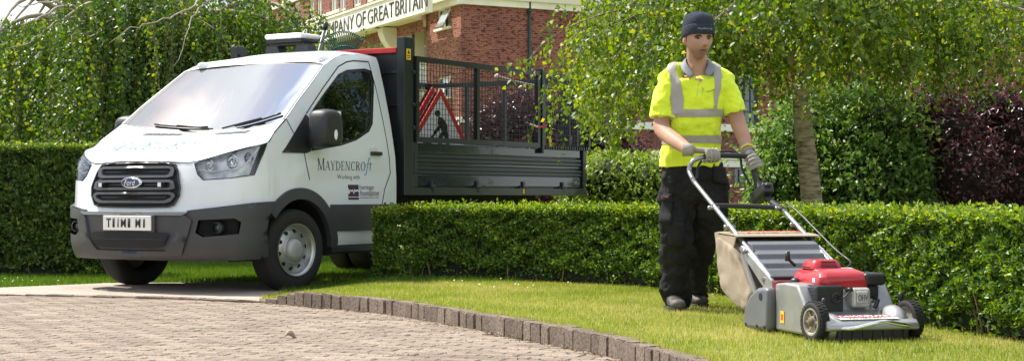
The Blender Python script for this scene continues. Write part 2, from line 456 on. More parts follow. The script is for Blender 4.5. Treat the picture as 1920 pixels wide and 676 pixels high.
# ------------------------------------------------------------------ grass blades
leafmat('grass_blade', [(0, (.10, .16, .022)), (.35, (.19, .26, .038)), (.65, (.29, .325, .065)), (.85, (.40, .38, .12)), (1, (.50, .43, .20))], trans=.36, rough=.5, spec=.3)
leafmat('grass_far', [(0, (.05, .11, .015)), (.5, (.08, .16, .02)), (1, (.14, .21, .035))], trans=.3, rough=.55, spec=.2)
def blades(P, h, w, lean=.5):
    n = len(P); a = RNG.random(n)*2*np.pi; th = RNG.normal(0, lean, n)
    d = np.stack([np.cos(a)*np.sin(th), np.sin(a)*np.sin(th), np.cos(th)], 1)
    b = RNG.random(n)*2*np.pi; s = np.stack([np.cos(b), np.sin(b), np.zeros(n)], 1)
    L = (h*(.6+.8*RNG.random(n)))[:, None]; W = w*(.7+.6*RNG.random(n))[:, None]
    V = np.stack([P-s*W/2, P+s*W/2, P+d*L], 1).reshape(-1, 3)
    F = np.arange(3*n).reshape(-1, 3); return V, F
def lawn_pts(n, x0, x1, y0, y1, keep):
    X = RNG.uniform(x0, x1, n); Y = RNG.uniform(y0, y1, n); k = keep(X, Y); X, Y = X[k], Y[k]
    return np.stack([X, Y, lawn_h(X, Y)-.003], 1)
def mask_poly(X, Y, poly):
    c = np.zeros(len(X), bool); j = len(poly)-1
    for i in range(len(poly)):
        a, b = poly[i], poly[j]
        c ^= ((a[1] > Y) != (b[1] > Y)) & (X < (b[0]-a[0])*(Y-a[1])/(b[1]-a[1]+1e-12)+a[0]); j = i
    return c
HL = [(p[0], p[1]) for p in HOLE]
def patchy(X, Y): return .5+.5*np.sin(X*3.1+1.3*np.sin(Y*2.3))*np.cos(Y*1.7+np.sin(X*2.1))
kp = lambda X, Y: ~mask_poly(X, Y, HL) & (np.abs(X) < .3*Y+.35)
P = lawn_pts(460000, -2.4, 4.2, 6.2, 15.0, kp); V, F = blades(P, .026, .0042, .55)
r = np.clip(.55+.25*RNG.normal(0, 1, len(P))+.40*(patchy(P[:, 0], P[:, 1])-.5)+.2*(patchy(P[:, 0]*3.7+2, P[:, 1]*4.1)-.5), 0, 1)
g = mesh_np('grass', V, F, 'grass_blade', rnd=r); tag(g, 'short yellow green mown grass between the kerb and the long clipped hedge', 'grass', kind='stuff')
# longer tufts overhanging the kerb's back edge
kb = np.array([[p.x, p.y] for p in kerb_back]); ii = RNG.integers(0, len(kb)-1, 9000); tt_ = RNG.random(9000)[:, None]
q = kb[ii]*(1-tt_)+kb[ii+1]*tt_+RNG.normal(0, .022, (9000, 2)); P = np.stack([q[:, 0], q[:, 1], lawn_h(q[:, 0], q[:, 1])-.004], 1)
V, F = blades(P, .04, .005, .7)
g = mesh_np('grass', V, F, 'grass_blade', rnd=np.clip(RNG.normal(.55, .25, 9000), 0, 1)); tag(g, 'tufts of grass spilling along the top of the curved kerb', 'grass', kind='stuff')
kp2 = lambda X, Y: ~mask_poly(X, Y, HL) & (X < .05*Y) & (np.abs(X) < .3*Y+.3)
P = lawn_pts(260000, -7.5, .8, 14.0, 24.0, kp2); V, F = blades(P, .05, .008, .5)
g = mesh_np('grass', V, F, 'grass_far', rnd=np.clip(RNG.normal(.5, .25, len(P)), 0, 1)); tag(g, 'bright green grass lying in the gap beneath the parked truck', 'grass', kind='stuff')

# ------------------------------------------------------------------ litter, moss in the joints, daisies
leafmat('litter', [(0, (.10, .06, .03)), (.6, (.28, .18, .09)), (1, (.50, .40, .26))], trans=0, rough=.8, spec=.2)
leafmat('moss', [(0, (.07, .09, .02)), (1, (.20, .21, .06))], trans=.2, rough=.9, spec=.1)
mat('daisy_white', (.80, .80, .78), .7); mat('dry_leaf', (.42, .33, .22), .8, var=.3, scale=60)
n = 1500; X = RNG.uniform(-3.2, 1.2, n); Y = RNG.uniform(7.9, 13.0, n); cl_ = patchy(X*1.9+.7, Y*2.4) > RNG.random(n)*.9
k_ = mask_poly(X, Y, PVs) & cl_; X, Y = X[k_], Y[k_]; n = len(X)
V, F = leaves(np.stack([X, Y, np.full(n, .006)], 1), np.concatenate([RNG.normal(0, 1, (n, 2)), RNG.normal(0, .25, (n, 1))], 1), np.array([0, 0, 1.])+RNG.normal(0, .4, (n, 3)), .016*(.4+1.2*RNG.random(n)), .007, .3)
o = mesh_np('leaf_litter', V, F, 'litter', rnd=np.repeat(RNG.random(n), 2)); tag(o, 'scattered brown crumbs of dry leaf on the paving', 'litter', kind='stuff')
pts_ = []
for q in range(900):                                             # along the foot of the kerb
    i = random.randrange(len(KS)-60); p = KS[i]-KNORM(i)*abs(random.gauss(.0, .05)); pts_.append((p.x, p.y, .004))
P = np.array(pts_); n = len(P)
V, F = leaves(P, np.concatenate([RNG.normal(0, 1, (n, 2)), RNG.normal(0, .3, (n, 1))], 1), np.array([0, 0, 1.])+RNG.normal(0, .5, (n, 3)), .020*(.4+1.2*RNG.random(n)), .006, .3)
o = mesh_np('leaf_litter', V, F, 'litter', rnd=np.repeat(np.clip(RNG.normal(.55, .3, n), 0, 1), 2)); tag(o, 'line of dry leaf crumbs swept against the foot of the kerb', 'litter', kind='stuff')
mo = []
for q in range(260):
    p = o0-e2*(.102+random.randrange(8, 52)*.1)+e1*random.uniform(-5, 4)
    if not inpoly(p.x, p.y, PVs) or p.y < 7.7 or patchy(np.array([p.x*1.3]), np.array([p.y*1.6]))[0] < .5: continue
    L_ = random.uniform(.03, .16)
    for k in range(int(L_/.004)): mo.append(p+e1*random.uniform(-L_/2, L_/2)+e2*random.gauss(0, .003))
P = np.array([[p.x, p.y, -.004] for p in mo]); V, F = blades(P, .010, .004, .7)
o = mesh_np('moss', V, F, 'moss', rnd=RNG.random(len(P))); tag(o, 'thin lines of moss growing in the paving joints', 'moss', kind='stuff')
dl = gnd(545, 633, .0); dl_o = empty('dry_leaf', dl, .5, label='curled dry leaf lying alone on the paving', cat='leaf')
mb = MB(); rings = []
for i in range(7):
    t = i/6; w = .018*math.sin(math.pi*min(1, t*.92+.05)); rings.append([Vector((-.04+.08*t, w*q, .006+.030*abs(q)**1.5*math.sin(math.pi*t)+.012*math.sin(5*t))) for q in (-1, -.5, 0, .5, 1)])
mb.loft(rings, closed=False, cap=False).build('blade', 'dry_leaf', dl_o, smooth=True, solid=.0015); MB().tube([(-.04, 0, .008), (-.06, .01, .004)], .002, 5).build('stalk', 'twig_brown' if 'twig_brown' in MATS else mat('twig_brown', (.2, .13, .08), .8), dl_o)
dv, df = [], []; kk_ = 0
for q in range(20):
    if q < 11: p = gnd(random.uniform(830, 1230), random.uniform(529, 552), .085)
    else: p = gnd(random.uniform(0, 120), random.uniform(527, 537), .0)
    c = np.array([p.x, p.y, float(lawn_h(p.x, p.y))+.040]); r = random.uniform(.005, .008); ring = [c+np.array([r*math.cos(a), r*math.sin(a)*.9, r*.35*math.sin(a+1)]) for a in np.linspace(0, 2*math.pi, 9)[:-1]]
    dv += [c+np.array([0, 0, .003])]+ring; df += [(kk_, kk_+1+i, kk_+1+(i+1) % 8) for i in range(8)]; kk_ += 9
o = mesh_np('daisies', np.array(dv), np.array(df), 'daisy_white'); tag(o, 'tiny white daisies dotted in the grass by the hedges', 'flowers', kind='stuff')
# ================================================================== plants
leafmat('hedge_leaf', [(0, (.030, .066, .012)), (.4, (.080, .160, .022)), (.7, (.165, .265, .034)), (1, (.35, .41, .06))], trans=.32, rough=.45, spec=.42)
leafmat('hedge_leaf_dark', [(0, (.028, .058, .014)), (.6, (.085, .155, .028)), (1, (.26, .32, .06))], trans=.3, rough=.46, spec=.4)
leafmat('birch_leaf', [(0, (.045, .095, .016)), (.45, (.105, .18, .022)), (.8, (.21, .275, .034)), (.97, (.31, .34, .06)), (1, (.50, .38, .04))], trans=.44, rough=.42, spec=.45)
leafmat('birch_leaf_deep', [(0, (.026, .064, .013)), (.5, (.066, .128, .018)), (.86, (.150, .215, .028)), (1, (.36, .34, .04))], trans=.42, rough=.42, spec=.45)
leafmat('shrub_leaf', [(0, (.036, .088, .024)), (.5, (.105, .20, .045)), (1, (.24, .34, .085))], trans=.38, rough=.4, spec=.4)
leafmat('shrub_leaf_light', [(0, (.08, .14, .025)), (.5, (.16, .25, .04)), (1, (.28, .34, .08))], trans=.34, rough=.45, spec=.35)
leafmat('plum_leaf', [(0, (.020, .008, .011)), (.5, (.060, .018, .026)), (.85, (.12, .040, .047)), (1, (.24, .11, .10))], trans=.20, rough=.36, spec=.6)
leafmat('far_leaf', [(0, (.02, .045, .012)), (1, (.07, .13, .03))], trans=.2, rough=.5, spec=.3)
mat('shade_core', (.010, .013, .006), .95, var=.4, scale=9)
mat('twig', (.16, .11, .07), .85, var=.3, scale=40)
mat('pale_branch', (.36, .30, .22), .8, var=.25, scale=18, bump=.3)
mat('plum_shade_core', (.010, .005, .007), .95)
def barkmat():
    m = bpy.data.materials.new('birch_bark'); m.use_nodes = True; MATS['birch_bark'] = m
    n, l = m.node_tree.nodes, m.node_tree.links; b = n['Principled BSDF']; b.inputs['Roughness'].default_value = .85
    tc = n.new('ShaderNodeTexCoord'); mp = n.new('ShaderNodeMapping'); mp.inputs['Scale'].default_value = (6, 6, 26)
    no = n.new('ShaderNodeTexNoise'); no.inputs['Scale'].default_value = 1.6; no.inputs['Detail'].default_value = 6
    l.new(tc.outputs['Object'], mp.inputs[0]); l.new(mp.outputs[0], no.inputs['Vector'])
    r = n.new('ShaderNodeValToRGB'); l.new(no.outputs['Fac'], r.inputs[0]); e = r.color_ramp.elements
    e[0].position = .30; e[0].color = (.07, .055, .035, 1); e[1].position = .5; e[1].color = (.23, .19, .115, 1); x = e.new(.72); x.color = (.38, .33, .21, 1)
    l.new(r.outputs[0], b.inputs['Base Color'])
    bp = n.new('ShaderNodeBump'); bp.inputs['Strength'].default_value = .6; bp.inputs['Distance'].default_value = .02
    l.new(no.outputs['Fac'], bp.inputs['Height']); l.new(bp.outputs[0], b.inputs['Normal'])
barkmat()

def polyline_frames(path, step):
    P = spline([Vector((x, y, 0)) for x, y in path], step); P = np.array([[p.x, p.y] for p in P])
    T = np.gradient(P, axis=0); T /= np.linalg.norm(T, axis=1, keepdims=True)
    return P, T
def lump(a, b, k=1.0):
    return (np.sin(a*5.1*k+1.7*np.sin(b*7*k))+np.sin(b*9.3*k+2*np.sin(a*3.7*k))+.6*np.sin(a*17*k+b*13*k))/2.6

def hedge(name, label, path, width, height, leaf, n_front, n_top, n_back, material, zfun, inner=1.0, bright_top=True, lumpy=.02, wild=.05, ends=(True, True), group=None):
    """path = foot of the face towards the camera; the hedge is `width` thick behind it"""
    root = empty(name, (path[0][0], path[0][1], 0), label=label, cat='hedge', group=group)
    off = np.array([path[0][0], path[0][1], 0])
    P, T = polyline_frames(path, .05); Nf = np.stack([T[:, 1], -T[:, 0]], 1)*inner       # towards the camera
    m = len(P); z0 = zfun(P[:, 0], P[:, 1])
    # solid near-black core, added to block light and darken the gaps like shade
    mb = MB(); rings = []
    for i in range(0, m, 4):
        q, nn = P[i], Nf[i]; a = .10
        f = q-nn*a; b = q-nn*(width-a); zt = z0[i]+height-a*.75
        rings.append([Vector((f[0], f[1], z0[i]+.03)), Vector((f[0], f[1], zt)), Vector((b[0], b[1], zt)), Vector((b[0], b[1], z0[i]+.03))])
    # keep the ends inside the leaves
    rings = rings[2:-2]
    mb.loft([[p-Vector(off) for p in r] for r in rings]); mb.build('interior', 'shade_core', root)
    vs, fs, rr = [], [], []; k = 0
    def put(idx, depth, h, facing):
        nonlocal k
        n = len(idx); t = RNG.random(n)
        return n
    def face(n, kind):
        nonlocal k
        i = RNG.integers(0, m-1, n); t = RNG.random(n)[:, None]; q = P[i]*(1-t)+P[i+1]*t; nn = Nf[i]; tt3 = np.concatenate([T[i], np.zeros((n, 1))], 1)
        nn3 = np.concatenate([nn, np.zeros((n, 1))], 1); s = i*.05
        if kind == 'front' or kind == 'back':
            h = height*RNG.random(n)**.95; d = np.abs(RNG.normal(0, .05, n))
            cl = lump(s*2.1, h*2.6, 1.0); c2 = lump(s*5.3+3, h*6.1+1); d += lumpy*(1.3*cl+.9*c2)+lumpy*1.4; hol = (c2+.7*cl) > .62; d = np.where(hol, d+.05*RNG.random(n), d)
            d = np.where(h < .16, d+.10*(.16-h)/.16*RNG.random(n)*2, d)                 # thin, twiggy foot
            if kind == 'back': d = width-d
            pos = np.stack([q[:, 0]-nn[:, 0]*d, q[:, 1]-nn[:, 1]*d, z0[i]+h], 1)
            sg = 1 if kind == 'front' else -1
            N = nn3*sg*.9+np.array([0, 0, .55])+RNG.normal(0, .55, (n, 3)); hh = h
            keepp = ((h > .10) | (RNG.random(n) < .35)) & (~hol | (RNG.random(n) < .45))
        elif kind == 'top':
            d = width*RNG.random(n); h = height-np.abs(RNG.normal(0, .03, n))+lumpy*.5*lump(s, d*2)+np.where(RNG.random(n) < .12, RNG.random(n)*wild, 0)
            pos = np.stack([q[:, 0]-nn[:, 0]*d, q[:, 1]-nn[:, 1]*d, z0[i]+h], 1)
            N = np.array([0, 0, 1.])+RNG.normal(0, .6, (n, 3)); hh = h; keepp = np.ones(n, bool)
        A = RNG.normal(0, .6, (n, 3))+np.array([0, 0, .45])+nn3*.4
        L = leaf*(.7+.6*RNG.random(n)); V, F = leaves(pos-off, A, N, L, L*.62, .2)
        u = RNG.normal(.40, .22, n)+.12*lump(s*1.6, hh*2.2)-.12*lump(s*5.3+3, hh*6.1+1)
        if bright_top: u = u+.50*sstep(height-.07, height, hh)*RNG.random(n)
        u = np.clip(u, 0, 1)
        kk = np.repeat(keepp, 2)
        vs.append(V); fs.append(F[kk]+k); rr.append(np.repeat(u, 2)[kk]); k += len(V)
    face(n_front, 'front'); face(n_top, 'top'); face(n_back, 'back')
    for e, do in ((0, ends[0]), (m-1, ends[1])):
        if not do: continue
        n = int(n_front*.55*width/(m*.05)*1.4)+400; sg = -1 if e == 0 else 1
        d = width*RNG.random(n); h = height*RNG.random(n); ex = np.abs(RNG.normal(0, .05, n))
        q = P[e]-Nf[e]*d[:, None]-T[e]*sg*ex[:, None]
        pos = np.stack([q[:, 0], q[:, 1], z0[e]+h], 1); t3 = np.array([T[e][0]*sg, T[e][1]*sg, 0])
        N = t3*.9+np.array([0, 0, .5])+RNG.normal(0, .55, (n, 3)); A = RNG.normal(0, .6, (n, 3))+np.array([0, 0, .5])+t3*.3
        L = leaf*(.7+.6*RNG.random(n)); V, F = leaves(pos-off, A, N, L, L*.62, .2)
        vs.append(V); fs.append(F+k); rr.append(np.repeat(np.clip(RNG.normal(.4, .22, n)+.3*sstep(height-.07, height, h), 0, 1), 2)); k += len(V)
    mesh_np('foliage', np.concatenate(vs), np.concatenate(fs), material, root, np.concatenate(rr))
    # bare stems at the foot
    for j in range(int(m*.05*4)):
        i = random.randrange(2, m-3); dd = random.uniform(.05, .13); b = P[i]-Nf[i]*dd
        p0 = Vector((b[0], b[1], z0[i]-.02))-Vector(off); pts = [p0]
        x, y = random.gauss(0, .05), random.gauss(0, .02)
        for q in range(1, 4): pts.append(p0+Vector((x*q/2+random.gauss(0, .008), y*q/2, .085*q)))
        MB().tube(pts, [.008, .0065, .005, .003], 5).build('stem', 'twig', root, smooth=True)
    return root

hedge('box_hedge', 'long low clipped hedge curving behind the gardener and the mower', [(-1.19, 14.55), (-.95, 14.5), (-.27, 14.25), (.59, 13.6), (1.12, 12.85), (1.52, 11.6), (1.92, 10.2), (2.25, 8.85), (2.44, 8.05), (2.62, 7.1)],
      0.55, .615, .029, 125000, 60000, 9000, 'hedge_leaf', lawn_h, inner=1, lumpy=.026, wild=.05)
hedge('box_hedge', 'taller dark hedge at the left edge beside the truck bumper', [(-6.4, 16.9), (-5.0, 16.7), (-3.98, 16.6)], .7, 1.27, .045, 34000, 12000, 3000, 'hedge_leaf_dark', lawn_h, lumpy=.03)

def shrub(name, label, blobs, leaf, n, material, core, cat='shrub', aspect=.55, group=None, rough=.12, fuzz=.10):
    """blobs: (x, y, z, rx, ry, rz): leaves lie in a ragged skin over the union of the lobes"""
    bx = blobs[0]; off = np.array([bx[0], bx[1], 0]); root = empty(name, off, label=label, cat=cat, group=group)
    mb = MB()
    for b in blobs:
        mb.sphere(Vector(b[:3])-Vector(off), (b[3]*.74, b[4]*.74, b[5]*.74), 14, 9)
    mb.build('interior', core, root, smooth=True)  # solid dark core, its colour stands for the shade behind the leaves
    B = np.array(blobs); area = B[:, 3]*B[:, 5]+B[:, 3]*B[:, 4]; cnt = (n*area/area.sum()).astype(int)
    vs, fs, rr = [], [], []; k = 0
    for b, c in zip(B, cnt):
        d = unit(RNG.normal(0, 1, (c, 3))); sp = np.arctan2(d[:, 1], d[:, 0])
        lum = lump(sp*1.1+b[0], d[:, 2]*1.8+b[1])
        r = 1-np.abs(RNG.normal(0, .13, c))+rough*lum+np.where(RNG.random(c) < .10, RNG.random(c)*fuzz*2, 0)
        pos = b[:3]+d*r[:, None]*b[3:6]
        ok = pos[:, 2] > .02
        N = d*.8+np.array([0, 0, .45])+RNG.normal(0, .6, (c, 3)); A = d*.45+RNG.normal(0, .6, (c, 3))+np.array([0, 0, -.1])
        L = leaf*(.65+.7*RNG.random(c)); V, F = leaves(pos-off, A, N, L, L*aspect, .18)
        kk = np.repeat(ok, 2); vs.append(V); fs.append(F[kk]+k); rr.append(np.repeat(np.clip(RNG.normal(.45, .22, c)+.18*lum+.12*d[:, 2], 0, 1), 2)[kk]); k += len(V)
    mesh_np('foliage', np.concatenate(vs), np.concatenate(fs), material, root, np.concatenate(rr))
    for j in range(5):
        b = random.choice(blobs); p = Vector((b[0]+random.gauss(0, .15), b[1]+random.gauss(0, .1), -.02))-Vector(off)
        q = Vector((b[0], b[1], b[2]+b[5]*.6))-Vector(off)
        MB().tube([p, p.lerp(q, .5)+Vector((random.gauss(0, .1), 0, 0)), q], [.03, .02, .006], 6).build('stem', 'twig', root, smooth=True)
    return root
def B_(px, py, D, rx, ry, rz): p = at(px, py, D); return (p.x, p.y, p.z, rx, ry, rz)
shrub('shrub', 'low light green shrub between the truck bed and the gardener', [B_(1150, 350, 19.5, .62, .5, .42), B_(1215, 352, 19.3, .45, .5, .38), B_(1110, 348, 19.8, .42, .4, .33), B_(1185, 335, 19.9, .4, .5, .28)], .06, 9000, 'shrub_leaf_light', 'shade_core')
shrub('shrub', 'large rounded green shrub behind the leaning birch trunk', [B_(1560, 300, 17.6, .85, .7, .72), B_(1490, 330, 17.4, .42, .5, .44), B_(1640, 300, 17.3, .62, .6, .74), B_(1690, 335, 17.1, .36, .5, .48), B_(1590, 235, 17.9, .5, .5, .42), B_(1445, 352, 17.2, .24, .4, .26), B_(1640, 350, 17.0, .6, .5, .5)], .062, 36000, 'shrub_leaf', 'shade_core', fuzz=.22, rough=.18)
shrub('plum_bush', 'dark purple leaved bush at the right edge behind the hedge', [B_(1830, 280, 18.4, .75, .6, .62), B_(1775, 275, 17.2, .42, .35, .42), B_(1745, 225, 17.5, .34, .3, .28), B_(1800, 330, 16.9, .4, .35, .4), B_(1905, 300, 18.2, .7, .6, .75), B_(1760, 215, 18.8, .4, .4, .32), B_(1870, 335, 18.0, .6, .5, .5), B_(1960, 250, 18.4, .6, .5, .6), B_(1860, 215, 18.2, .32, .3, .30)], .062, 20000, 'plum_leaf', 'plum_shade_core', cat='bush', aspect=.5, fuzz=.45, rough=.24)
shrub('plum_bush', 'purple leaved bush seen through the cage of the truck bed', [B_(975, 235, 25.0, .55, .5, .44), B_(1045, 240, 25.2, .6, .5, .46), B_(925, 250, 24.8, .38, .4, .40), B_(1110, 270, 25.1, .6, .5, .40), B_(1000, 310, 24.8, .95, .6, .55), B_(1165, 310, 25.0, .42, .4, .42), B_(1060, 215, 25.3, .3, .3, .28)], .075, 20000, 'plum_leaf', 'plum_shade_core', cat='bush', aspect=.55, fuzz=.35)

# ------------------------------------------------------------------ weeping trees
def weeping(label, base, top, R, zlow, n_br, n_str, leaf, material, trunk_r, seed, arch=.5, step=.03, keep=None, lean=None, bark='birch_bark', zc=None, twigmat='pale_branch', group='weeping trees', jit=.16):
    rg = np.random.default_rng(seed); rnd = random.Random(seed)
    root = empty('weeping_tree', base, label=label, cat='tree', group=group); base = Vector(base); top = Vector(top)
    tp = top-base
    pts = [Vector((0, 0, -.05)), tp*.33+Vector((.02, 0, 0)), tp*.7+Vector((-.02, 0, 0)), tp]
    mb = MB().tube(spline(pts, .12), [trunk_r*(1.15-.45*i/ (len(spline(pts, .12))-1)) for i in range(len(spline(pts, .12)))], 14); mb.build('trunk', bark, root, smooth=True)
    br = []; limbs = MB()
    for b in range(n_br):
        az = 2*math.pi*(b+rnd.uniform(-.35, .35))/n_br; rr = R*rnd.uniform(.55, 1.1); up = arch*rnd.uniform(.6, 1.3); st = tp*rnd.uniform(.82, 1.0)
        P = []
        for q in range(13):
            t = q/12; r = rr*t; z = st.z+up*math.sin(math.pi*min(1, t*.95)*.62)*1.0-up*1.1*max(0, t-.55)**1.5*2.2
            a2 = az+.25*math.sin(3*t+b); P.append(Vector((st.x*(1-t)+tp.x*t+math.cos(a2)*r, st.y*(1-t)+tp.y*t+math.sin(a2)*r, z+.03*math.sin(9*t+b))))
        br.append(P); limbs.tube(P, [trunk_r*.42*(1-.9*q/12)+.004 for q in range(13)], 6)
    limbs.build('limbs', twigmat, root, smooth=True)
    LP, LA, LN, LU = [], [], [], []; tw = MB()
    for s_ in range(n_str):
        P = rnd.choice(br); t = rnd.uniform(.06, 1)**.8*11.99; i = int(t); p = P[i].lerp(P[i+1], t-i)+Vector((rnd.gauss(0, jit), rnd.gauss(0, jit), rnd.gauss(0, jit*.35)))
        az = math.atan2(p.y-tp.y, p.x-tp.x)+rnd.gauss(0, .35); rr = math.hypot(p.x-tp.x, p.y-tp.y)
        outw = Vector((math.cos(az), math.sin(az), 0))
        zl = zlow(az, rr/R, p)+rnd.uniform(-.12, .38)+.16*math.sin(az*5+seed)+.10*math.sin(az*11+2); Ls = max(.25, p.z-zl+base.z*0)
        if rnd.random() < .25: Ls *= rnd.uniform(.3, .8)
        n = int(Ls/step)+2; tt = np.linspace(0, 1, n); drift = rnd.uniform(.15, .45); sx, sy = rnd.gauss(0, .06), rnd.gauss(0, .06)
        X = p.x+outw.x*drift*tt**.6+sx*np.sin(tt*5); Y = p.y+outw.y*drift*tt**.6+sy*np.sin(tt*4+1); Z = p.z+.10*np.sin(tt*3.0)*(1-tt)-Ls*tt**1.25
        pos = np.stack([X, Y, Z], 1)
        if keep is not None and not keep(pos+np.array(base)): continue
        if rnd.random() < .16: tw.tube([Vector(q) for q in pos[::max(1, n//6)]], .0045, 4, cap=False)
        off = rg.normal(0, .022, (n, 3)); LP.append(pos+off)
        A = np.stack([rg.normal(0, .75, n), rg.normal(0, .75, n), -.75+rg.normal(0, .3, n)], 1); LA.append(A)
        N = rg.normal(0, .6, (n, 3))+np.array([outw.x, outw.y, .5]); LN.append(N)
        uu_ = np.clip(rg.normal(.42+.17*rnd.gauss(0, 1), .18, n), 0, .95); LU.append(np.where(rg.random(n) < .006, 1.0, uu_))
    LP = np.concatenate(LP); LA = np.concatenate(LA); LN = np.concatenate(LN); LU = np.concatenate(LU)
    L = leaf*(.65+.65*rg.random(len(LP))); V, F = leaves(LP, LA, LN, L, L*.78, .14, .38)
    mesh_np('crown', V, F, material, root, np.repeat(LU, 2)); tw.build('twigs', 'twig', root, smooth=True, fixn=False)['kind'] = 'stuff'
    return root

bR = gnd(1527, 515, 0); D_ = 15.3
tb = at(1527, 366, D_); tt_ = at(1499, 110, D_)
weeping('weeping birch with a pale leaning trunk behind the gardener', (tb.x, D_, 0), (tt_.x, D_, tt_.z+.25), 2.45,
        lambda a, r, p: 2.15 if -.95 < p.x < -.22 and p.y < .3 else (1.76-.44*max(0, -math.cos(a))*r+(.20 if math.cos(a) > -.2 else 0)), 19, 2150, .048, 'birch_leaf', .095, 3, arch=.75, step=.023)
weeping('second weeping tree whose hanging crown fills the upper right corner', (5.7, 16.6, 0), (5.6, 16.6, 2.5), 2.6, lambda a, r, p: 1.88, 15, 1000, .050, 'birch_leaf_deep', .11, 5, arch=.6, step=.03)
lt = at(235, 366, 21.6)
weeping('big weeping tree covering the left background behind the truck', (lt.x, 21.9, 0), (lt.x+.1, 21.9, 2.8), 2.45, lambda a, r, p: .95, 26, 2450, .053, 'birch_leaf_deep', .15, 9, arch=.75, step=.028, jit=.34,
        keep=lambda q: not (960+3200*q[0, 0]/q[0, 1] < 120 and 366-3200*(q[0, 2]-.8)/q[0, 1] < 34))
weeping('weeping tree with light leaves in front of the lettered building', (-5.1, 30.0, 0), (-5.0, 30.0, 3.4), 1.25, lambda a, r, p: 1.3, 12, 460, .085, 'birch_leaf', .10, 12, arch=.7, step=.04)

# bare arching limbs standing out of the left crown
def limb(name, pts, rad, D, parent):
    MB().tube(spline([at(x, y, d)-Vector(parent.location) for x, y, d in pts], .06), 1, 7)
LT = [o for o in COL.objects if o.name.startswith('weeping_tree') and 'big weeping' in o.get('label', '')][0]
def limb(pts, r0, r1):
    P = spline([at(x+random.gauss(0, 3), y+random.gauss(0, 3), d)-LT.location for x, y, d in pts], .07); n = len(P); P = [p+Vector((random.gauss(0, .012), random.gauss(0, .012), random.gauss(0, .012))) for p in P]
    MB().tube(P, [r0+(r1-r0)*i/(n-1) for i in range(n)], 7).build('branch', 'pale_branch', LT, smooth=True)
limb([(168, 95, 20.9), (166, 50, 20.2), (150, 16, 19.7), (125, 12, 19.3), (85, 24, 19.0), (42, 50, 18.7)], .034, .008)
limb([(150, 14, 19.7), (120, 2, 19.5), (80, 6, 19.2), (30, 14, 18.9)], .018, .005)
limb([(165, 40, 20.0), (130, 36, 19.5), (95, 50, 19.1), (60, 75, 18.9), (20, 95, 18.8)], .015, .004)
limb([(166, 45, 20.1), (190, 58, 19.6), (170, 66, 19.3), (140, 62, 19.1), (134, 95, 19.0)], .012, .003)
limb([(410, -6, 20.2), (385, 2, 19.6), (350, 18, 19.2), (290, 40, 18.9), (245, 55, 18.8), (205, 80, 18.7)], .016, .004)
limb([(408, -4, 20.2), (372, 15, 19.5), (355, 50, 19.2), (345, 95, 19.0), (330, 125, 18.9)], .012, .003)
limb([(430, 5, 20.5), (400, -2, 20.1), (380, -8, 19.8), (340, -4, 19.4)], .022, .006)

# a far tree rising over the left crown
shrub('distant_tree', 'dark round treetop showing against the sky above the left crown', [B_(292, 12, 46, .75, .7, .55), B_(250, 24, 46.5, .7, .6, .5), B_(325, 30, 46, .5, .5, .5), B_(285, 70, 46, 1.3, 1.0, 1.2), B_(285, 190, 46, 1.4, 1, 1.9), B_(285, 320, 46, .4, .4, 1.6)], .17, 6000, 'far_leaf', 'shade_core', cat='tree', aspect=.7)
shrub('distant_tree', 'green treetop beyond the left crown at the top left corner', [B_(200, 34, 42, 1.0, .9, .5), B_(130, 90, 42, 1.3, .9, .8), B_(60, 120, 42, .9, .8, .6), B_(200, 120, 42, 1.9, 1, 1.5), B_(170, 250, 42, 2.0, 1, 1.7)], .16, 9000, 'far_leaf', 'shade_core', cat='tree', aspect=.7)

RT = [o for o in COL.objects if o.name.startswith('weeping_tree') and 'pale leaning' in o.get('label', '')][0]
def spray(pts, n_side, ll, parent=RT):
    P = spline([at(x, y, d)-parent.location for x, y, d in pts], .03); mb = MB(); mb.tube(P, [.007-.005*i/(len(P)-1) for i in range(len(P))], 5); mb.build('branch', 'twig', parent, smooth=True)
    pos = []
    for k in range(n_side):
        i = random.randrange(len(P)//6, len(P)); p = P[i]; L = ll*random.uniform(.3, 1.0); n = int(L/.028)+3
        dx, dy = random.gauss(0, .10), random.gauss(0, .10)
        for t in np.linspace(0, 1, n): pos.append((p.x+dx*t, p.y+dy*t, p.z-L*t**1.2+.03*math.sin(3*t)))
    pos = np.array(pos)+RNG.normal(0, .02, (len(pos), 3)); n = len(pos)
    A = np.stack([RNG.normal(0, .7, n), RNG.normal(0, .7, n), -.8+RNG.normal(0, .3, n)], 1); N = RNG.normal(0, .6, (n, 3))+np.array([-.3, -.5, .5])
    Lf = .048*(.7+.6*RNG.random(n)); V, F = leaves(pos, A, N, Lf, Lf*.78, .14, .38); o = mesh_np('leaf_spray', V, F, 'birch_leaf', parent, np.repeat(np.clip(RNG.normal(.6, .22, n), 0, .95), 2)); o['kind'] = 'stuff'
spray([(1180, 15, 14.2), (1120, 30, 13.9), (1060, 55, 13.7), (1015, 85, 13.6), (985, 118, 13.5)], 14, .28)
spray([(1190, 30, 14.2), (1130, 60, 13.9), (1090, 100, 13.7), (1062, 150, 13.6)], 17, .5)
spray([(1210, 60, 14.0), (1160, 100, 13.8), (1120, 160, 13.7), (1100, 220, 13.6)], 22, .42)
spray([(1240, 120, 14.0), (1190, 170, 13.8), (1160, 230, 13.7), (1140, 270, 13.6)], 34, .32)

# a further weeping crown closing the left edge
weeping('weeping tree closing the far left edge behind the dark hedge', (-7.6, 24.0, 0), (-7.5, 24.0, 2.0), 1.7, lambda a, r, p: .95, 16, 900, .066, 'birch_leaf_deep', .12, 21, arch=.6, step=.036, jit=.3)
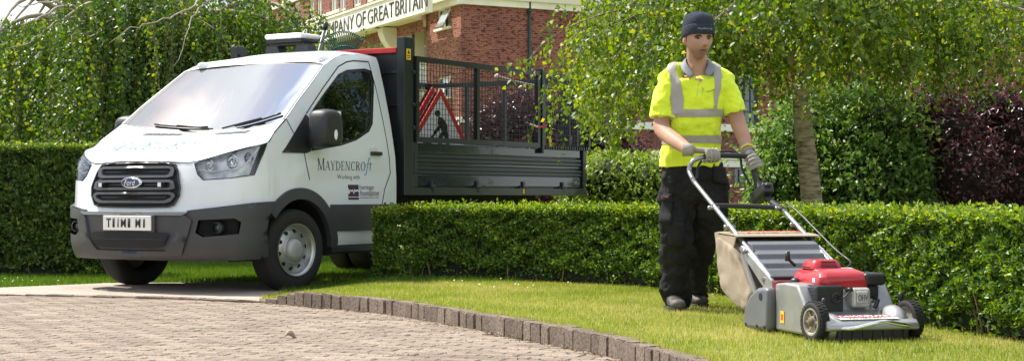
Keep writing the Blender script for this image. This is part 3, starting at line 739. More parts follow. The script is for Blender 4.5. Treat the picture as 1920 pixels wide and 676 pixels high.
# ================================================================== brick building with the lettered band
BC = at(864, YH, 70.0); BC.z = 0                                     # its near corner
LD = Vector((-.384, .923, 0)).normalized(); LN_ = Vector((-LD.y, LD.x, 0)); RD = Vector((.852, .523, 0)).normalized(); RN_ = Vector((RD.y, -RD.x, 0))
def brickmat(name, direc, c1, c2, mort):
    m = bpy.data.materials.new(name); m.use_nodes = True; MATS[name] = m
    n, l = m.node_tree.nodes, m.node_tree.links; b = n['Principled BSDF']; b.inputs['Roughness'].default_value = .9; b.inputs['Specular IOR Level'].default_value = .2
    tc = n.new('ShaderNodeTexCoord'); dp = n.new('ShaderNodeVectorMath'); dp.operation = 'DOT_PRODUCT'; dp.inputs[1].default_value = direc
    l.new(tc.outputs['Object'], dp.inputs[0]); sx = n.new('ShaderNodeSeparateXYZ'); l.new(tc.outputs['Object'], sx.inputs[0])
    cb = n.new('ShaderNodeCombineXYZ'); l.new(dp.outputs['Value'], cb.inputs[0]); l.new(sx.outputs['Z'], cb.inputs[1])
    br = n.new('ShaderNodeTexBrick'); br.inputs['Scale'].default_value = 1; br.inputs['Brick Width'].default_value = .235; br.inputs['Row Height'].default_value = .085
    br.inputs['Mortar Size'].default_value = .010; br.inputs['Bias'].default_value = -.15; br.inputs['Mortar Smooth'].default_value = .2
    br.inputs['Color1'].default_value = (*c1, 1); br.inputs['Color2'].default_value = (*c2, 1); br.inputs['Mortar'].default_value = (*mort, 1)
    l.new(cb.outputs[0], br.inputs['Vector'])
    no = n.new('ShaderNodeTexNoise'); no.inputs['Scale'].default_value = .8; no.inputs['Detail'].default_value = 6; l.new(cb.outputs[0], no.inputs['Vector'])
    mp = n.new('ShaderNodeMapping'); mp.inputs['Scale'].default_value = (4.2, 11.8, 1); l.new(cb.outputs[0], mp.inputs[0])
    wn2 = n.new('ShaderNodeTexNoise'); wn2.inputs['Scale'].default_value = 1.0; wn2.inputs['Detail'].default_value = 1; l.new(mp.outputs[0], wn2.inputs['Vector'])
    r2 = n.new('ShaderNodeValToRGB'); r2.color_ramp.elements[0].position = .36; r2.color_ramp.elements[0].color = (.34, .30, .36, 1); r2.color_ramp.elements[1].position = .47; r2.color_ramp.elements[1].color = (1, 1, 1, 1); l.new(wn2.outputs['Fac'], r2.inputs[0])
    r3 = n.new('ShaderNodeValToRGB'); r3.color_ramp.elements[0].color = (.72, .72, .74, 1); r3.color_ramp.elements[1].color = (1.15, 1.1, 1.05, 1); r3.color_ramp.elements[0].position = .3; r3.color_ramp.elements[1].position = .7; l.new(no.outputs['Fac'], r3.inputs[0])
    m1 = n.new('ShaderNodeMixRGB'); m1.blend_type = 'MULTIPLY'; m1.inputs[0].default_value = 1; l.new(br.outputs['Color'], m1.inputs[1]); l.new(r2.outputs[0], m1.inputs[2])
    m2 = n.new('ShaderNodeMixRGB'); m2.blend_type = 'MULTIPLY'; m2.inputs[0].default_value = 1; l.new(m1.outputs[0], m2.inputs[1]); l.new(r3.outputs[0], m2.inputs[2])
    l.new(m2.outputs[0], b.inputs['Base Color'])
    bp = n.new('ShaderNodeBump'); bp.inputs['Strength'].default_value = .5; bp.inputs['Distance'].default_value = .01; bp.invert = True; l.new(br.outputs['Fac'], bp.inputs['Height']); l.new(bp.outputs[0], b.inputs['Normal'])
brickmat('brick_lit', LD, (.33, .115, .075), (.22, .068, .050), (.34, .25, .20))
brickmat('brick_shaded', RD, (.30, .098, .070), (.19, .058, .046), (.28, .20, .165))  # same brick as the left face, its shade put into darker colours
mat('cream', (.66, .62, .50), .75, var=.05, scale=.6)
mat('whitestone', (.78, .75, .67), .75, var=.07, scale=1.5)
mat('lettering', (.045, .045, .05), .6)
mat('pipe_green', (.012, .05, .045), .4)
mat('frame_green', (.015, .05, .045), .5)
glassm = mat('window_glass', (.05, .06, .07), .06, spec=.9, var=.5, scale=.9)
mat('window_pale', (.30, .34, .37), .06, spec=.9, var=.35, scale=.9)
mat('roof_tile', (.10, .055, .04), .85, var=.3, scale=3)
bld = empty('building', BC, label='red brick works building with a cream band of tall dark letters', cat='building')
def ray_d(px, py): return Vector(((px-960)/FPX, 1, (YH-py)/FPX))
def hit(px, py, dirv, nrm, out=0.0):
    """where a pixel's ray meets the wall plane -> (distance along the wall, height)"""
    o = Vector((0, 0, CAMH)); d = ray_d(px, py); c = BC+nrm*out
    t = (c-o).dot(nrm)/d.dot(nrm); p = o+d*t
    return (p-BC).dot(dirv), p.z
def WP(a, z, out, dirv, nrm): return dirv*a+nrm*out+Vector((0, 0, z))
def slab(name, a0, a1, z0, z1, o0, o1, dirv, nrm, m, parent=bld, bevel=0):
    mb = MB(); vs = [WP(a, z, o, dirv, nrm) for a in (a0, a1) for o in (o0, o1) for z in (z0, z1)]
    mb.add(vs, [(0, 1, 3, 2), (4, 6, 7, 5), (0, 4, 5, 1), (2, 3, 7, 6), (0, 2, 6, 4), (1, 5, 7, 3)])
    return mb.build(name, m, parent, bevel=bevel)
def wall(name, a0, a1, z0, z1, holes, dirv, nrm, m, out=0.0, reveal=.22, parent=bld):
    """wall sheet with real openings (a0,a1,z0,z1) and reveals"""
    hs = [[(h[0], h[2]), (h[1], h[2]), (h[1], h[3]), (h[0], h[3])] for h in holes]
    v, t = cdt([(a0, z0), (a1, z0), (a1, z1), (a0, z1)], hs)
    mb = MB(); mb.add([WP(a, z, out, dirv, nrm) for a, z in v], t)
    for h in hs:
        for i in range(4):
            p, q = h[i], h[(i+1) % 4]
            mb.add([WP(p[0], p[1], out, dirv, nrm), WP(q[0], q[1], out, dirv, nrm), WP(q[0], q[1], out-reveal, dirv, nrm), WP(p[0], p[1], out-reveal, dirv, nrm)], [(0, 1, 2, 3)])
    return mb.build(name, m, parent, fixn=False)
def window(h, cols, rows, dirv, nrm, fm, out, fw=.07, gm='window_glass', bars=.03, tall=()):
    a0, a1, z0, z1 = h; w = MB(); R_ = lambda x0, x1, y0, y1, o0, o1: w.add([WP(a, z, o, dirv, nrm) for a in (x0, x1) for o in (o0, o1) for z in (y0, y1)], [(0, 1, 3, 2), (4, 6, 7, 5), (0, 4, 5, 1), (2, 3, 7, 6), (0, 2, 6, 4), (1, 5, 7, 3)])
    R_(a0, a0+fw, z0, z1, out-.16, out-.06); R_(a1-fw, a1, z0, z1, out-.16, out-.06); R_(a0+fw, a1-fw, z0, z0+fw, out-.158, out-.062); R_(a0+fw, a1-fw, z1-fw, z1, out-.158, out-.062)
    win = w.build('window', fm, bld)
    for i in range(1, cols):
        x = a0+(a1-a0)*i/cols; b = MB(); w = b; R_(x-bars/2, x+bars/2, z0+fw, z1-fw, out-.15, out-.07); b.build('glazing_bar', fm, win)
    for j in range(1, rows):
        z = z0+(z1-z0)*j/rows; b = MB(); w = b; R_(a0+fw, a1-fw, z-bars/2, z+bars/2, out-.152, out-.072); b.build('glazing_bar', fm, win)
    for i in range(cols):
        for j in range(rows):
            x0, x1 = a0+(a1-a0)*i/cols+.012, a0+(a1-a0)*(i+1)/cols-.012; y0, y1 = z0+(z1-z0)*j/rows+.012, z0+(z1-z0)*(j+1)/rows-.012
            tl = random.uniform(-.006, .006); b = MB()
            b.add([WP(x0, y0, out-.11+tl, dirv, nrm), WP(x1, y0, out-.11-tl, dirv, nrm), WP(x1, y1, out-.112-tl, dirv, nrm), WP(x0, y1, out-.112+tl, dirv, nrm)], [(0, 1, 2, 3)])
            b.build('pane', gm, win)
    return win
ztop = hit(864, 8, RD, RN_)[1]
# --- right hand face
def rh(x0, y0, x1, y1): a, b = hit(x0, y0, RD, RN_), hit(x1, y1, RD, RN_); return (a[0], b[0], min(a[1], b[1]), max(a[1], b[1]))
w1 = rh(1374, 250, 1421, 128); w2 = rh(1474, 250, 1512, 205); w3 = rh(1376, 345, 1412, 300); w4 = rh(1290, 250, 1330, 128); w5 = rh(1600, 250, 1650, 128)
wall('brick_wall', 0, 46, 0, ztop, [w1, w2, w3, w4, w5], RD, RN_, 'brick_shaded')
for w, c, r_, g_ in ((w1, 4, 6, 'window_glass'), (w2, 3, 2, 'window_glass'), (w3, 3, 3, 'window_glass'), (w4, 4, 6, 'window_glass'), (w5, 4, 6, 'window_glass')):
    window(w, c, r_, RD, RN_, 'frame_green', 0, .09, g_, .05)
za, zb = hit(1180, 242, RD, RN_)[1], hit(1180, 228, RD, RN_)[1]
slab('stone_band', 0.0, 46, za, zb, .0, .10, RD, RN_, 'whitestone')
zc, zd = hit(1180, 311, RD, RN_)[1], hit(1180, 298, RD, RN_)[1]
slab('stone_band', 0.0, 46, zc, zd, .0, .12, RD, RN_, 'whitestone')
slab('plinth', 9.5, 20, hit(1395, 300, RD, RN_)[1], hit(1395, 286, RD, RN_)[1]+.02, .0, .18, RD, RN_, 'whitestone')
slab('cornice', -.02, 46, ztop, ztop+.26, -.3, .16, RD, RN_, 'whitestone')
slab('cornice', -.02, 46, ztop+.262, ztop+.50, -.3, .32, RD, RN_, 'cream')
slab('parapet', -.02, 46, ztop+.502, ztop+2.2, -.3, .05, RD, RN_, 'whitestone')
def pipe(px, dirv, nrm, z0, z1):
    a = hit(px, 200, dirv, nrm, .12)[0]; mb = MB(); mb.tube([WP(a, z0, .12, dirv, nrm), WP(a, z1, .12, dirv, nrm)], .062, 10); p = mb.build('downpipe', 'pipe_green', bld, smooth=True)
    for k in range(4):
        z = z0+(z1-z0)*(k+.6)/4; MB().tube([WP(a, z, .12, dirv, nrm), WP(a, z+.09, .12, dirv, nrm)], .082, 10).build('bracket', 'pipe_green', p, smooth=True)
pipe(993, RD, RN_, 0, ztop+.8)
# --- left hand face
def lh(x0, y0, x1, y1, out=0.0): a, b = hit(x1, y0, LD, LN_, out), hit(x0, y1, LD, LN_, out); return (a[0], b[0], min(a[1], b[1]), max(a[1], b[1]))
aB = hit(799, 100, LD, LN_)[0]
s1 = lh(820, 50, 845, 20); s1 = (s1[0], s1[1], hit(832, 53, LD, LN_)[1], hit(832, 16, LD, LN_)[1]); s2 = (s1[0], s1[1], hit(832, 182, LD, LN_)[1], hit(832, 144, LD, LN_)[1])
wall('brick_wall', 0, aB, 0, ztop, [s1, s2], LD, LN_, 'brick_lit')
slab('wall_end', aB-.01, aB, 0, ztop, -1.2, -.002, LD, LN_, 'brick_lit')
for s_ in (s1, s2):
    mid = (s_[0]+s_[1])/2
    window((mid, s_[1], s_[2], s_[3]), 1, 1, LD, LN_, 'cream', 0, .06, 'window_glass'); window((s_[0], mid, s_[2], s_[3]), 1, 1, LD, LN_, 'frame_green', 0, .04, 'window_glass')
    slab('window_sill', s_[0]-.1, s_[1]+.1, s_[2]-.09, s_[2], 0, .14, LD, LN_, 'whitestone')
    # casement standing open
    mb = MB(); z0, z1 = s_[2]+.04, s_[3]-.04; pts = []
    for t, z, o in ((0, z1, -.05), (1, z1, -.05), (1, z0, .34), (0, z0, .34)): pts.append(WP(s_[0]+.05+(mid-s_[0]-.08)*t, z, o, LD, LN_))
    c_ = mb.add(pts, [(0, 1, 2, 3)]).build('open_casement', 'window_pale', bld, solid=.02)
    fr = MB()
    for i in range(4): fr.bar(pts[i], pts[(i+1) % 4], .05, .045)
    fr.build('casement_frame', 'cream', c_)
slab('stone_band', -.02, aB, za, zb, .0, .10, LD, LN_, 'whitestone'); slab('stone_band', -.02, aB, zc, zd, .0, .12, LD, LN_, 'whitestone')
slab('cornice', -.02, aB+.6, ztop, ztop+.26, -.3, .16, LD, LN_, 'whitestone'); slab('cornice', -.02, aB+.6, ztop+.262, ztop+.50, -.3, .32, LD, LN_, 'cream')
slab('parapet', -.02, aB+.6, ztop+.502, ztop+2.2, -.3, .05, LD, LN_, 'whitestone')
pipe(775, LD, LN_, 0, ztop+.8)
# recessed cream bay with tall windows and the entrance glazing under the canopy
wall('cream_wall', aB, 30, 0, ztop-.1, [], LD, LN_, 'cream', out=-1.2)
def lwin(x0, y0, x1, y1, c, r_, fm='cream', out=-1.0, gm='window_pale', fw=.09):
    a, b = hit(x1, y0, LD, LN_, out), hit(x0, y1, LD, LN_, out); z0 = min(hit(x1, y1, LD, LN_, out)[1], b[1]); z0 = hit((x0+x1)/2, y1, LD, LN_, out)[1]; z1 = hit((x0+x1)/2, y0, LD, LN_, out)[1]
    return window((a[0], b[0], z0, z1), c, r_, LD, LN_, fm, out, fw, gm, .10)
lwin(778, 48, 798, 168, 2, 3); lwin(690, 62, 712, 112, 2, 3, 'cream', -1.0, 'window_pale'); lwin(716, 72, 742, 130, 2, 3, 'cream', -1.0, 'window_pale')
# sign band, soffit and the curved corbel under it
SO = 1.3
aS0, _ = hit(796, 20, LD, LN_, SO); aS1 = hit(560, 80, LD, LN_, SO)[0]
zs0 = .5*(hit(716, 46, LD, LN_, SO)[1]+hit(660, 62.5, LD, LN_, SO)[1]); zs1 = hit(650, 25, LD, LN_, SO)[1]
sb = slab('sign_band', aS0, aS1+6, zs0, zs1, SO-.35, SO, LD, LN_, 'whitestone')
slab('soffit', aB, aS1+6, zs0+.05, zs0+.25, -1.2, SO-.352, LD, LN_, 'cream')
slab('sign_coping', aS0, aS1+6, zs1, zs1+.10, SO-.4, SO+.06, LD, LN_, 'cream')
mb = MB(); prof = []
for k in range(9): t = k/8; prof.append((-1.2+(SO-.4+1.2)*math.sin(t*math.pi/2), zs0-1.5+1.5*(1-math.cos(t*math.pi/2))))
prof += [(SO-.2, zs0), (-1.2, zs0)]
aC = hit(712, 60, LD, LN_, SO-.4)[0]
mb.prism(prof, lambda p, d: WP(aC+d, p[1], p[0], LD, LN_), -.35, .35); mb.build('corbel', 'cream', bld)
aC2 = aC+9
mb = MB(); mb.prism(prof, lambda p, d: WP(aC2+d, p[1], p[0], LD, LN_), -.35, .35); mb.build('corbel', 'cream', bld)
# the letters: read from the far end towards the corner
zL0 = zs0+(zs1-zs0)*.17; zLh = (zs1-zs0)*.66
for word, x0, x1 in (('COMPANY', 597, 664), ('OF', 668, 686), ('GREAT', 690, 739), ('BRITAIN', 742, 802)):
    aa, ab = hit(x0, 50, LD, LN_, SO)[0], hit(x1, 30, LD, LN_, SO)[0]
    textmesh('lettering', word, 'lettering', sb, WP(aa, zL0, SO+.015, LD, LN_), -LD, (0, 0, 1), zLh, abs(aa-ab), bold=-.006, depth=.03)
# upper storey behind the band
aU = aB+.3
ups = []
for x0, x1 in ((786, 770), (760, 746), (700, 686), (676, 662), (648, 636), (632, 620), (604, 594), (590, 580), (562, 552), (548, 540)):
    ups.append((hit(x0, 0, LD, LN_, .2)[0], hit(x1, 0, LD, LN_, .2)[0], zs1-.6, zs1+1.9))
wall('brick_wall', aB-.2, 34, zs1-1.5, zs1+6, ups, LD, LN_, 'brick_lit', out=.2)
for u in ups: window(u, 2, 2, LD, LN_, 'cream', .2, .14, 'window_pale', .10)
slab('string_course', aB, 34, zs1+1.95, zs1+2.2, .2, .32, LD, LN_, 'cream')
slab('string_course', aB+12, 34, zs1+.55, zs1+.72, .2, .30, LD, LN_, 'cream')
# far wing with a tiled eave seen at the left end
slab('far_wing', 34, 60, 0, zs1+2.0, -3, 1.0, LD, LN_, 'brick_lit')
slab('roof', 33.6, 60, zs1+1.2, zs1+1.5, -3, 1.9, LD, LN_, 'roof_tile')
# ================================================================== the tipper truck
mat('white_paint', (.70, .73, .74), .32, coat=.8, var=.015, scale=2, spec=.5)
mat('grey_plastic', (.046, .046, .050), .48, var=.08, scale=6, bump=.05, bscale=300)
mat('black_plastic', (.018, .018, .020), .45, var=.1)
mat('ledge_sheen', (.22, .22, .23), .35, metal=.4, var=.05)
mat('rubber', (.016, .015, .014), .8, var=.25, scale=25, bump=.2, bscale=120)
mat('steel_rim', (.50, .50, .49), .38, metal=.75, var=.12, scale=12)
mat('chrome', (.75, .76, .78), .10, metal=1.0, var=.02)
mat('frame_paint', (.008, .012, .012), .42, coat=.2, var=.15, scale=8)
mat('navy_panel', (.008, .012, .034), .18, coat=.6, var=.2, scale=3)
mat('ribbed_panel', (.040, .047, .066), .28, metal=.4, var=.12, scale=5)
mat('seam', (.02, .02, .022), .8)
mat('black_int', (.010, .010, .011), .8)
mat('seat_cloth', (.018, .018, .022), .9, var=.2, scale=60)
mat('red_bar', (.55, .02, .02), .4)
mat('amber', (.75, .30, .02), .25)
mat('clear_lens', (.82, .83, .84), .12, spec=.8, var=.05)
mat('plate_white', (.80, .79, .74), .4, var=.04)
mat('ink_black', (.010, .010, .011), .5); mat('ink_grey', (.07, .08, .10), .5); mat('ink_blue', (.04, .24, .60), .5); mat('ink_purple', (.05, .006, .05), .5); mat('ink_navy', (.02, .04, .10), .5)
mat('ink_faint', (.26, .30, .38), .35)
mat('badge_blue', (.01, .035, .13), .2, coat=.6)
mat('yellow_label', (.80, .52, .02), .5); mat('white_lining', (.62, .62, .60), .6)
mat('wire', (.035, .035, .035), .5, metal=.3)
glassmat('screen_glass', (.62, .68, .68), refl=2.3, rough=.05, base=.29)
glassmat('side_glass', (.42, .50, .47), refl=1.0, rough=.0, base=.03)
glassmat('lamp_glass', (.93, .95, .96), refl=1.0, rough=.0, base=.03)

TT = Vector((-3.168, 13.957, 0)); TYAW = .55
truck = empty('tipper_truck', TT, -TYAW, label='white caged tipper truck parked on the driveway slab', cat='truck')
TV = Vector((math.cos(TYAW), -math.sin(TYAW), 0)); TU = Vector((math.sin(TYAW), math.cos(TYAW), 0))
def t2w(p): return TT+TV*p[0]+TU*p[1]+Vector((0, 0, p[2]))
def proj(p): w = t2w(p); return 960+FPX*w.x/w.y, YH-FPX*(w.z-CAMH)/w.y
def tplane(px, py, ax, val):            # pixel -> truck coordinates on a plane (0: side, 1: front, 2: height)
    o = Vector((0, 0, CAMH))-TT; o = Vector((o.dot(TV), o.dot(TU), o.z)); d = ray_d(px, py); d = Vector((d.dot(TV), d.dot(TU), d.z))
    return o+d*((val-o[ax])/d[ax])
_zs = [.20, .26, .40, .70, .95, 1.15, 1.30, 1.45, 1.75, 2.00, 2.10]; _vs = [.94, .965, .990, 1.0, 1.0, .988, .962, .935, .868, .800, .755]
_zf = [.20, .26, .30, .40, .66, .70, .90, 1.06, 1.12, 1.25, 1.4]; _uf = [.24, .17, .12, .085, .085, .095, .11, .155, .20, .36, .5]
NSE, U1, U2 = 2.7, .66, 2.42
def swoosh(u, z):                        # pressed feature in wing and door
    return -.014*math.exp(-((z-(.93+.06*(u-1.2)))/.07)**2)*float(sstep(1.0, 1.35, u))*(1-float(sstep(2.1, 2.35, u)))
def side(z, u=1.5): return float(np.interp(z, _zs, _vs))+swoosh(u, z)
def wrap(s, z, off=0.0):                 # skin of the lower cab: s 0..1 nose to wing, 1..2 along the door
    vm = side(z, 0)+off
    if s <= 1:
        u0 = float(np.interp(z, _zf, _uf))-off; th = max(0, s)*math.pi/2; c, si = max(0, math.cos(th))**(2/NSE), math.sin(th)**(2/NSE)
        return Vector((vm*si, U1-(U1-u0)*c, z))
    u = U1+(s-1)*(U2-U1); return Vector((side(z, u)+off, u, z))
def s_of_u(u): return 1+(u-U1)/(U2-U1)
def pw(px, py, off=0.0):                 # pixel -> (s, z) on that skin
    best = None
    for s0 in (.3, .6, .9, 1.3, 1.7):
        x = np.array([s0, .9]); ok = False
        for _ in range(40):
            p = np.array(proj(wrap(x[0], x[1], off))); r = p-np.array([px, py])
            J = np.stack([(np.array(proj(wrap(x[0]+1e-4, x[1], off)))-p)/1e-4, (np.array(proj(wrap(x[0], x[1]+1e-4, off)))-p)/1e-4], 1)
            try: dx = -np.linalg.solve(J+np.eye(2)*1e-6, r)
            except Exception: break
            dx[0] = max(-.2, min(.2, dx[0])); dx[1] = max(-.3, min(.3, dx[1])); x = x+dx; x[0] = max(.02, min(2.05, x[0])); x[1] = max(.2, min(2.1, x[1]))
        e = abs(np.array(proj(wrap(x[0], x[1], off)))-np.array([px, py])).sum()
        if best is None or e < best[0]-.01: best = (e, float(x[0]), float(x[1]))
    return best[1], best[2]
def PW(pts, off=0.0): return [pw(x, y, off) for x, y in pts]
def skin(name, poly, m, off=0.0, holes=(), both=True, spacing=.045, solid=0.0, parent=None, mirror_only=False, rim=0.0, smooth=True, seph=True):
    """region of the skin given in (s, z); `rim` turns its edge inwards to give thickness"""
    v, t = cdt(poly, holes, spacing)
    def one(sg):
        mb = MB(); P = [wrap(s, z, off) for s, z in v]
        fl = [(q[0], q[1], q[2]) if sg > 0 else (q[0], q[2], q[1]) for q in t]
        mb.add([Vector((sg*p.x, p.y, p.z)) for p in P], fl)
        if rim:
            lp = poly; n = len(lp); o_ = [wrap(s, z, off) for s, z in lp]; i_ = [wrap(s, z, off-rim) for s, z in lp]
            mb.add([Vector((sg*p.x, p.y, p.z)) for p in o_+i_], [(j, (j+1) % n, n+(j+1) % n, n+j) for j in range(n)])
        return mb
    if both:
        o1 = one(1).build(name, m, parent or truck, fixn=True, smooth=smooth); o2 = one(-1).build(name, m, parent or truck, fixn=True, smooth=smooth); return o1, o2
    return one(1).build(name, m, parent or truck, smooth=smooth)
def fullskin(name, poly, m, off=0.0, holes=(), spacing=.045, rim=0.0, parent=None):
    """symmetric region across the nose: poly is the +side half starting and ending at s = 0"""
    mb = MB(); v, t = cdt(poly, holes, spacing)
    for sg in (1, -1):
        mb.add([Vector((sg*p.x, p.y, p.z)) for p in (wrap(s, z, off) for s, z in v)], [q if sg > 0 else (q[0], q[2], q[1]) for q in t])
        if rim:
            n = len(poly); o_ = [wrap(s, z, off) for s, z in poly]; i_ = [wrap(s, z, off-rim) for s, z in poly]
            mb.add([Vector((sg*p.x, p.y, p.z)) for p in o_+i_], [(j, j+1, n+j+1, n+j) for j in range(n-1)])
    o = mb.build(name, m, parent or truck, smooth=True)
    return o
def weld(o, d=.0008):
    bm = bmesh.new(); bm.from_mesh(o.data); bmesh.ops.remove_doubles(bm, verts=bm.verts, dist=d); bmesh.ops.recalc_face_normals(bm, faces=bm.faces); bm.to_mesh(o.data); bm.free(); o.data.shade_smooth(); o.data.set_sharp_from_angle(angle=math.radians(38)); return o

# ---- key outlines traced on the skin, near side; the far side mirrors them
WC = (s_of_u(1.023), .345)                                     # front wheel centre in (s, z)
def arc(r, a0, a1, n, c=None):
    c = c or (1.023, .345)
    return [(s_of_u(c[0]+r*math.cos(math.radians(a0+(a1-a0)*k/n))), c[1]+r*math.sin(math.radians(a0+(a1-a0)*k/n))) for k in range(n+1)]
R_FLARE, R_ARCH = .515, .425
Eh = PW([(338, 304), (366, 302.5), (420, 288), (465, 276), (501, 267), (512, 251), (536, 223)])
Ea = PW([(548, 206), (560, 188), (585, 155), (609, 121)])
roofE = [(s_of_u(1.84), 2.035), (s_of_u(2.05), 2.06), (s_of_u(2.25), 2.07), (s_of_u(2.42), 2.06)]
zb_top = .70                                                    # top of the bumper / side moulding
bump_top = [(0, .662), (.30, .664)]+PW([(352, 394), (420, 386), (470, 380)])
door_front = PW([(568, 286), (573, 318), (581, 342)])
shut_x = s_of_u(1.165)
arch_pts = arc(R_FLARE, 128, 66, 14)
# wing / front panel
grille = PW([(262, 302), (318, 302.5), (333, 307), (344, 348), (341, 364), (329, 381), (300, 385.5)])
gr_half = [(0, 1.068), (.20, 1.068), (.36, 1.055), (.415, 1.00), (.45, .87), (.445, .80), (.40, .725), (.36, .712), (0, .708)]
def fs(v, z):                                                   # nose point: s for lateral v
    vm = side(z, 0); return 2/math.pi*math.asin(min(1, (v/vm)**(NSE/2)))
gr_half = [(0, 1.066), (fs(.30, 1.06), 1.062), (fs(.395, 1.05), 1.046), (fs(.43, 1.0), .995), (fs(.475, .87), .868), (fs(.47, .8), .80), (fs(.425, .73), .728), (fs(.37, .71), .712), (0, .706)]
lamp = PW([(366, 306), (376, 300), (420, 289), (465, 278), (500, 269), (492, 290), (476, 327), (430, 333), (382, 336), (372, 326)])
front_poly = bump_top+[(s_of_u(.70), .752)]+arch_pts+[(shut_x, arch_pts[-1][1]+.012)]+[(s_of_u(1.13), 1.02), (s_of_u(1.095), 1.16), (s_of_u(1.13), 1.235)]
front_poly += list(reversed(Eh))+[(fs(.42, 1.085), 1.083), (fs(.25, 1.09), 1.09), (0, 1.092)]
wing = fullskin('front_panel', front_poly, 'white_paint', 0.0, [lamp], .05)
weld(wing)
# door and rear pillar as one side, window cut out
winpts = PW([(581, 248), (580, 216), (590, 199), (612, 168), (634, 139), (650, 131), (684, 128.5), (697, 133), (701, 152), (699, 232), (692, 247), (668, 263), (640, 273), (602, 280), (584, 283)])
sill_z = .372
door_poly = [(shut_x, arch_pts[-1][1]+.012)]+arc(R_FLARE, 64, 8, 12)+[(s_of_u(1.535), sill_z), (s_of_u(2.42), sill_z), (s_of_u(2.42), 2.06)]+list(reversed(roofE[:-1]))+list(reversed(Ea))+[Eh[-1], (s_of_u(1.13), 1.235), (s_of_u(1.095), 1.16), (s_of_u(1.13), 1.02)]
for o in skin('door', door_poly, 'white_paint', 0.0, [winpts], True, .06): o.data.set_sharp_from_angle(angle=math.radians(40))
near_door = [o for o in truck.children if o.name.startswith('door')]
skin('window_glass', winpts, 'side_glass', -.012, (), True, .07)
def strip2d(pts, w):                                             # thin band along a polyline in (u, z)
    L, R = [], []
    for i, p in enumerate(pts):
        a, b = pts[max(0, i-1)], pts[min(len(pts)-1, i+1)]; d = ((b[0]-a[0])*1.76, b[1]-a[1]); l = math.hypot(*d) or 1; n = (-d[1]/l/1.76, d[0]/l)
        L.append((p[0]+n[0]*w/2, p[1]+n[1]*w/2)); R.append((p[0]-n[0]*w/2, p[1]-n[1]*w/2))
    return L+R[::-1]
def densify(pts, n=4):
    r = []
    for a, b in zip(pts, pts[1:]): r += [(a[0]+(b[0]-a[0])*k/n, a[1]+(b[1]-a[1])*k/n) for k in range(n)]
    return r+[pts[-1]]
# black frame round the side window
ring_o = [(winpts[i][0]+(winpts[i][0]-sum(p[0] for p in winpts)/len(winpts))*.05, winpts[i][1]+(winpts[i][1]-sum(p[1] for p in winpts)/len(winpts))*.045) for i in range(len(winpts))]
ring_i = [(winpts[i][0]-(winpts[i][0]-sum(p[0] for p in winpts)/len(winpts))*.07, winpts[i][1]-(winpts[i][1]-sum(p[1] for p in winpts)/len(winpts))*.07) for i in range(len(winpts))]
skin('window_seal', winpts, 'black_plastic', -.008, [ring_i], True, .06)
sail = PW([(529, 286), (536, 276), (573, 214), (581, 222), (583, 283), (575, 287)], .004)
skin('corner_panel', sail, 'black_plastic', .006, (), True, .05, rim=.02)
# shut lines
seams = [densify(PW([(513, 249), (536, 222)])+[(s_of_u(1.10), 1.16), (s_of_u(1.125), 1.05), (s_of_u(1.165), .93)], 5),
         densify(PW([(574, 213), (606, 164), (634, 125), (650, 116)])+[(s_of_u(2.05), 2.005), (s_of_u(2.27), 2.01)], 4),
         densify([(s_of_u(2.27), 2.01), (s_of_u(2.29), 1.8), (s_of_u(2.32), 1.3), (s_of_u(2.33), 1.0), (s_of_u(2.24), .86), (s_of_u(2.20), .72)], 5)]
for sm in seams: skin('door_seam', strip2d(sm, .011), 'seam', .0012, (), True, .04)
# mouldings
mould = [(s_of_u(1.52), .492), (s_of_u(2.425), .492), (s_of_u(2.425), .722), (s_of_u(1.44), .722)]+arc(R_FLARE-.004, 36, 17, 4)
skin('side_moulding', mould, 'grey_plastic', .012, (), True, .08, rim=.02)
flare = arc(R_FLARE+.004, 141, 4, 30)+arc(R_ARCH, 0, 141, 30)
skin('wheel_arch', flare, 'grey_plastic', .022, (), True, .08, rim=.05)
for sg in (1, -1): mb = MB(); mb.bb(sg*.62, sg*.985, 1.50, 2.44, .295, .372); mb.build('sill_step', 'black_plastic', truck, bevel=.02)
for sg in (1, -1):                                              # wheel housings
    mb = MB(); rings = []
    for k in range(19):
        a = math.radians(-8+196*k/18); rings.append([Vector((sg*x, 1.023+.44*math.cos(a), .345+.44*math.sin(a))) for x in (.62, .985)])
    mb.loft(rings, closed=False, cap=False); mb.bb(sg*.60, sg*.62, .58, 1.47, .25, .80); mb.build('wheel_housing', 'black_int', truck)

# ---- bumper
b_low = [(0, .27), (fs(.5, .27), .27), (.7, .275), (.92, .285), (s_of_u(.62), .30)]
arch_l = [(s_of_u(.60), .42), (s_of_u(.575), .50), (s_of_u(.605), .62), (s_of_u(.655), .72)]
bpoly = b_low+arch_l+[(s_of_u(.68), .752)]+list(reversed(bump_top))
lg = [(0, .505), (fs(.37, .5), .50), (fs(.41, .48), .488), (fs(.35, .38), .385), (fs(.30, .37), .372), (0, .37)]
fog = PW([(372, 412), (440, 409), (452, 416), (448, 438), (380, 444), (366, 436)], .03)
bumper = fullskin('bumper', bpoly, 'grey_plastic', .032, [[(max(s, .0), z) for s, z in lg], fog] if False else [fog], .05, rim=.05); weld(bumper)
